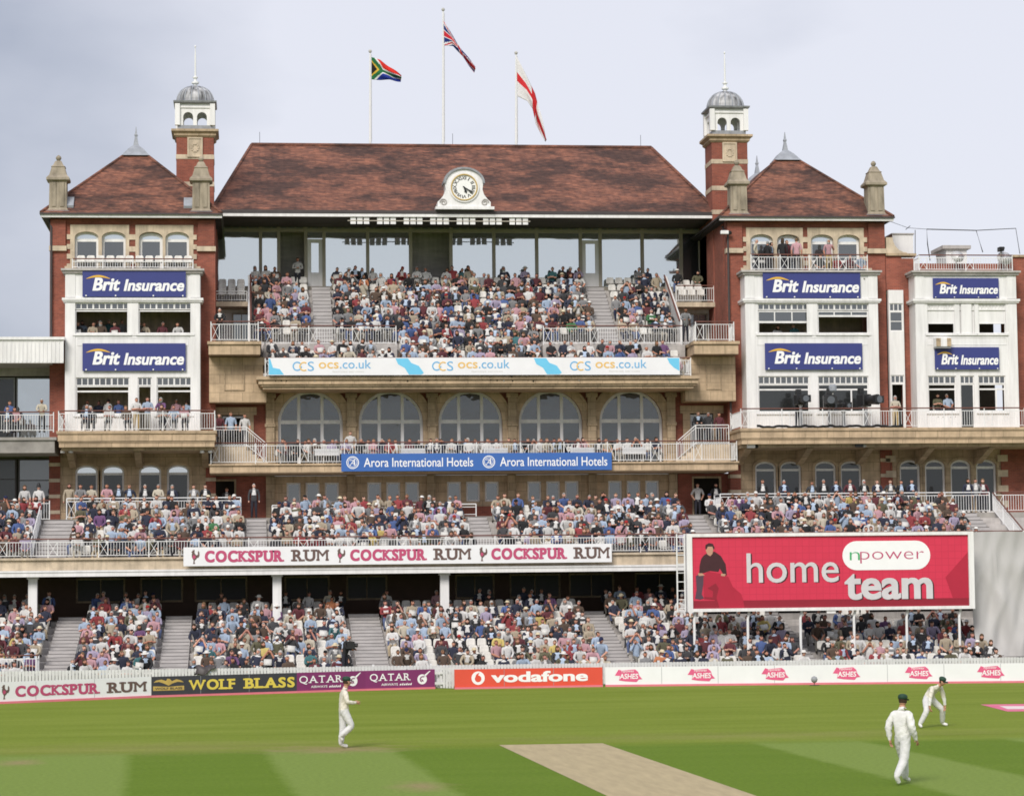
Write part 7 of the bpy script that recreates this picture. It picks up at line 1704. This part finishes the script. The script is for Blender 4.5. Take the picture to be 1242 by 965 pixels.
# 2: stepping to the right, side view, hands held in front
J = {'pel': (A(0, 0, .96), .15, .13), 'wst': (A(0, .0, 1.10), .155, .13), 'ch': (A(0, -.01, 1.34), .17, .14), 'nk0': (A(0, -.03, 1.475), .095), 'nk': (A(0, -.055, 1.535), .066), 'hd': (A(0, -.07, 1.61), .064)}
B = [('pel', 'wst', SH), ('wst', 'ch', SH), ('ch', 'nk0', SH), ('nk0', 'nk', SK), ('nk', 'hd', SK)]
for s, n, el, wr in ((-1, 'l', A(-.27, -.05, 1.17), A(-.13, -.29, 1.155)), (1, 'r', A(.27, -.05, 1.16), A(.13, -.29, 1.15))):
    J['sh'+n] = (A(s*.185, -.01, 1.42), .08); J['el'+n] = (el, .065); J['cf'+n] = (el*.15+wr*.85, .05); J['wr'+n] = (wr, .030)
    B += [('ch', 'sh'+n, SH), ('sh'+n, 'el'+n, SH), ('el'+n, 'cf'+n, ARM), ('cf'+n, 'wr'+n, SK)]; fingers(J, B, 'wr'+n, wr-el, A(0, 0, -1), A(-s, 0, 0))
for n, hip, kn, an, to in (('r', A(.09, 0, .88), A(.10, .0, .50), A(.11, .06, .09), A(.115, -.13, .04)), ('l', A(-.09, -.02, .88), A(-.10, -.20, .56), A(-.09, .12, .30), A(-.09, .04, .20))):
    J['hip'+n] = (hip, .122); J['kn'+n] = (kn, .096); J['cu'+n] = (kn*.15+an*.85, .078); J['an'+n] = (an, .052); J['to'+n] = (to, .045)
    B += [('pel', 'hip'+n, TR), ('hip'+n, 'kn'+n, TR), ('kn'+n, 'cu'+n, TR), ('cu'+n, 'an'+n, SHOE), ('an'+n, 'to'+n, SHOE)]
C2 = WC.copy(); C2[SH] = C2[ARM] = (.70, .65, .57)
fielder('fielder in cream sweater and green cap stepping right on the worn patch', 417, 907, math.pi/2+.15, J, B, (A(0, -.085, 1.68), 0, .05), C2, scale=1.04)
# 3: bent forward, hands on the knees, legs wide
J = {'pel': (A(0, .18, .88), .155, .13), 'wst': (A(0, .05, 1.0), .15, .125), 'ch': (A(0, -.13, 1.13), .17, .135), 'nk0': (A(0, -.25, 1.20), .08), 'nk': (A(0, -.30, 1.225), .056), 'hd': (A(0, -.36, 1.26), .056)}
B = [('pel', 'wst', SH), ('wst', 'ch', SH), ('ch', 'nk0', SH), ('nk0', 'nk', SK), ('nk', 'hd', SK)]
for s, n in ((-1, 'l'), (1, 'r')):
    el, wr = A(s*.31, -.19, .87), A(s*.36, -.20, .62)
    J['sh'+n] = (A(s*.19, -.19, 1.15), .08); J['el'+n] = (el, .062); J['cf'+n] = (el*.2+wr*.8, .048); J['wr'+n] = (wr, .030)
    B += [('ch', 'sh'+n, SH), ('sh'+n, 'el'+n, SH), ('el'+n, 'cf'+n, ARM), ('cf'+n, 'wr'+n, SK)]; fingers(J, B, 'wr'+n, A(-s*.3, -.1, -1), A(0, -1, 0), A(-s, 0, .1))
    hip, kn, an, to = A(s*.11, .15, .82), A(s*.36, -.10, .50), A(s*.52, .05, .09), A(s*.60, -.09, .04)
    J['hip'+n] = (hip, .122); J['kn'+n] = (kn, .092); J['cu'+n] = (kn*.15+an*.85, .075); J['an'+n] = (an, .052); J['to'+n] = (to, .045)
    B += [('pel', 'hip'+n, TR), ('hip'+n, 'kn'+n, TR), ('kn'+n, 'cu'+n, TR), ('cu'+n, 'an'+n, SHOE), ('an'+n, 'to'+n, SHOE)]
C3 = WC.copy(); C3[SH] = (.70, .66, .58); C3[BELT] = (.16, .05, .05)
fielder('fielder bent forward with hands on knees near the pink painted mark', 1131, 881.5, .62, J, B, (A(0, -.40, 1.33), .1, .35), C3, scale=1.0)
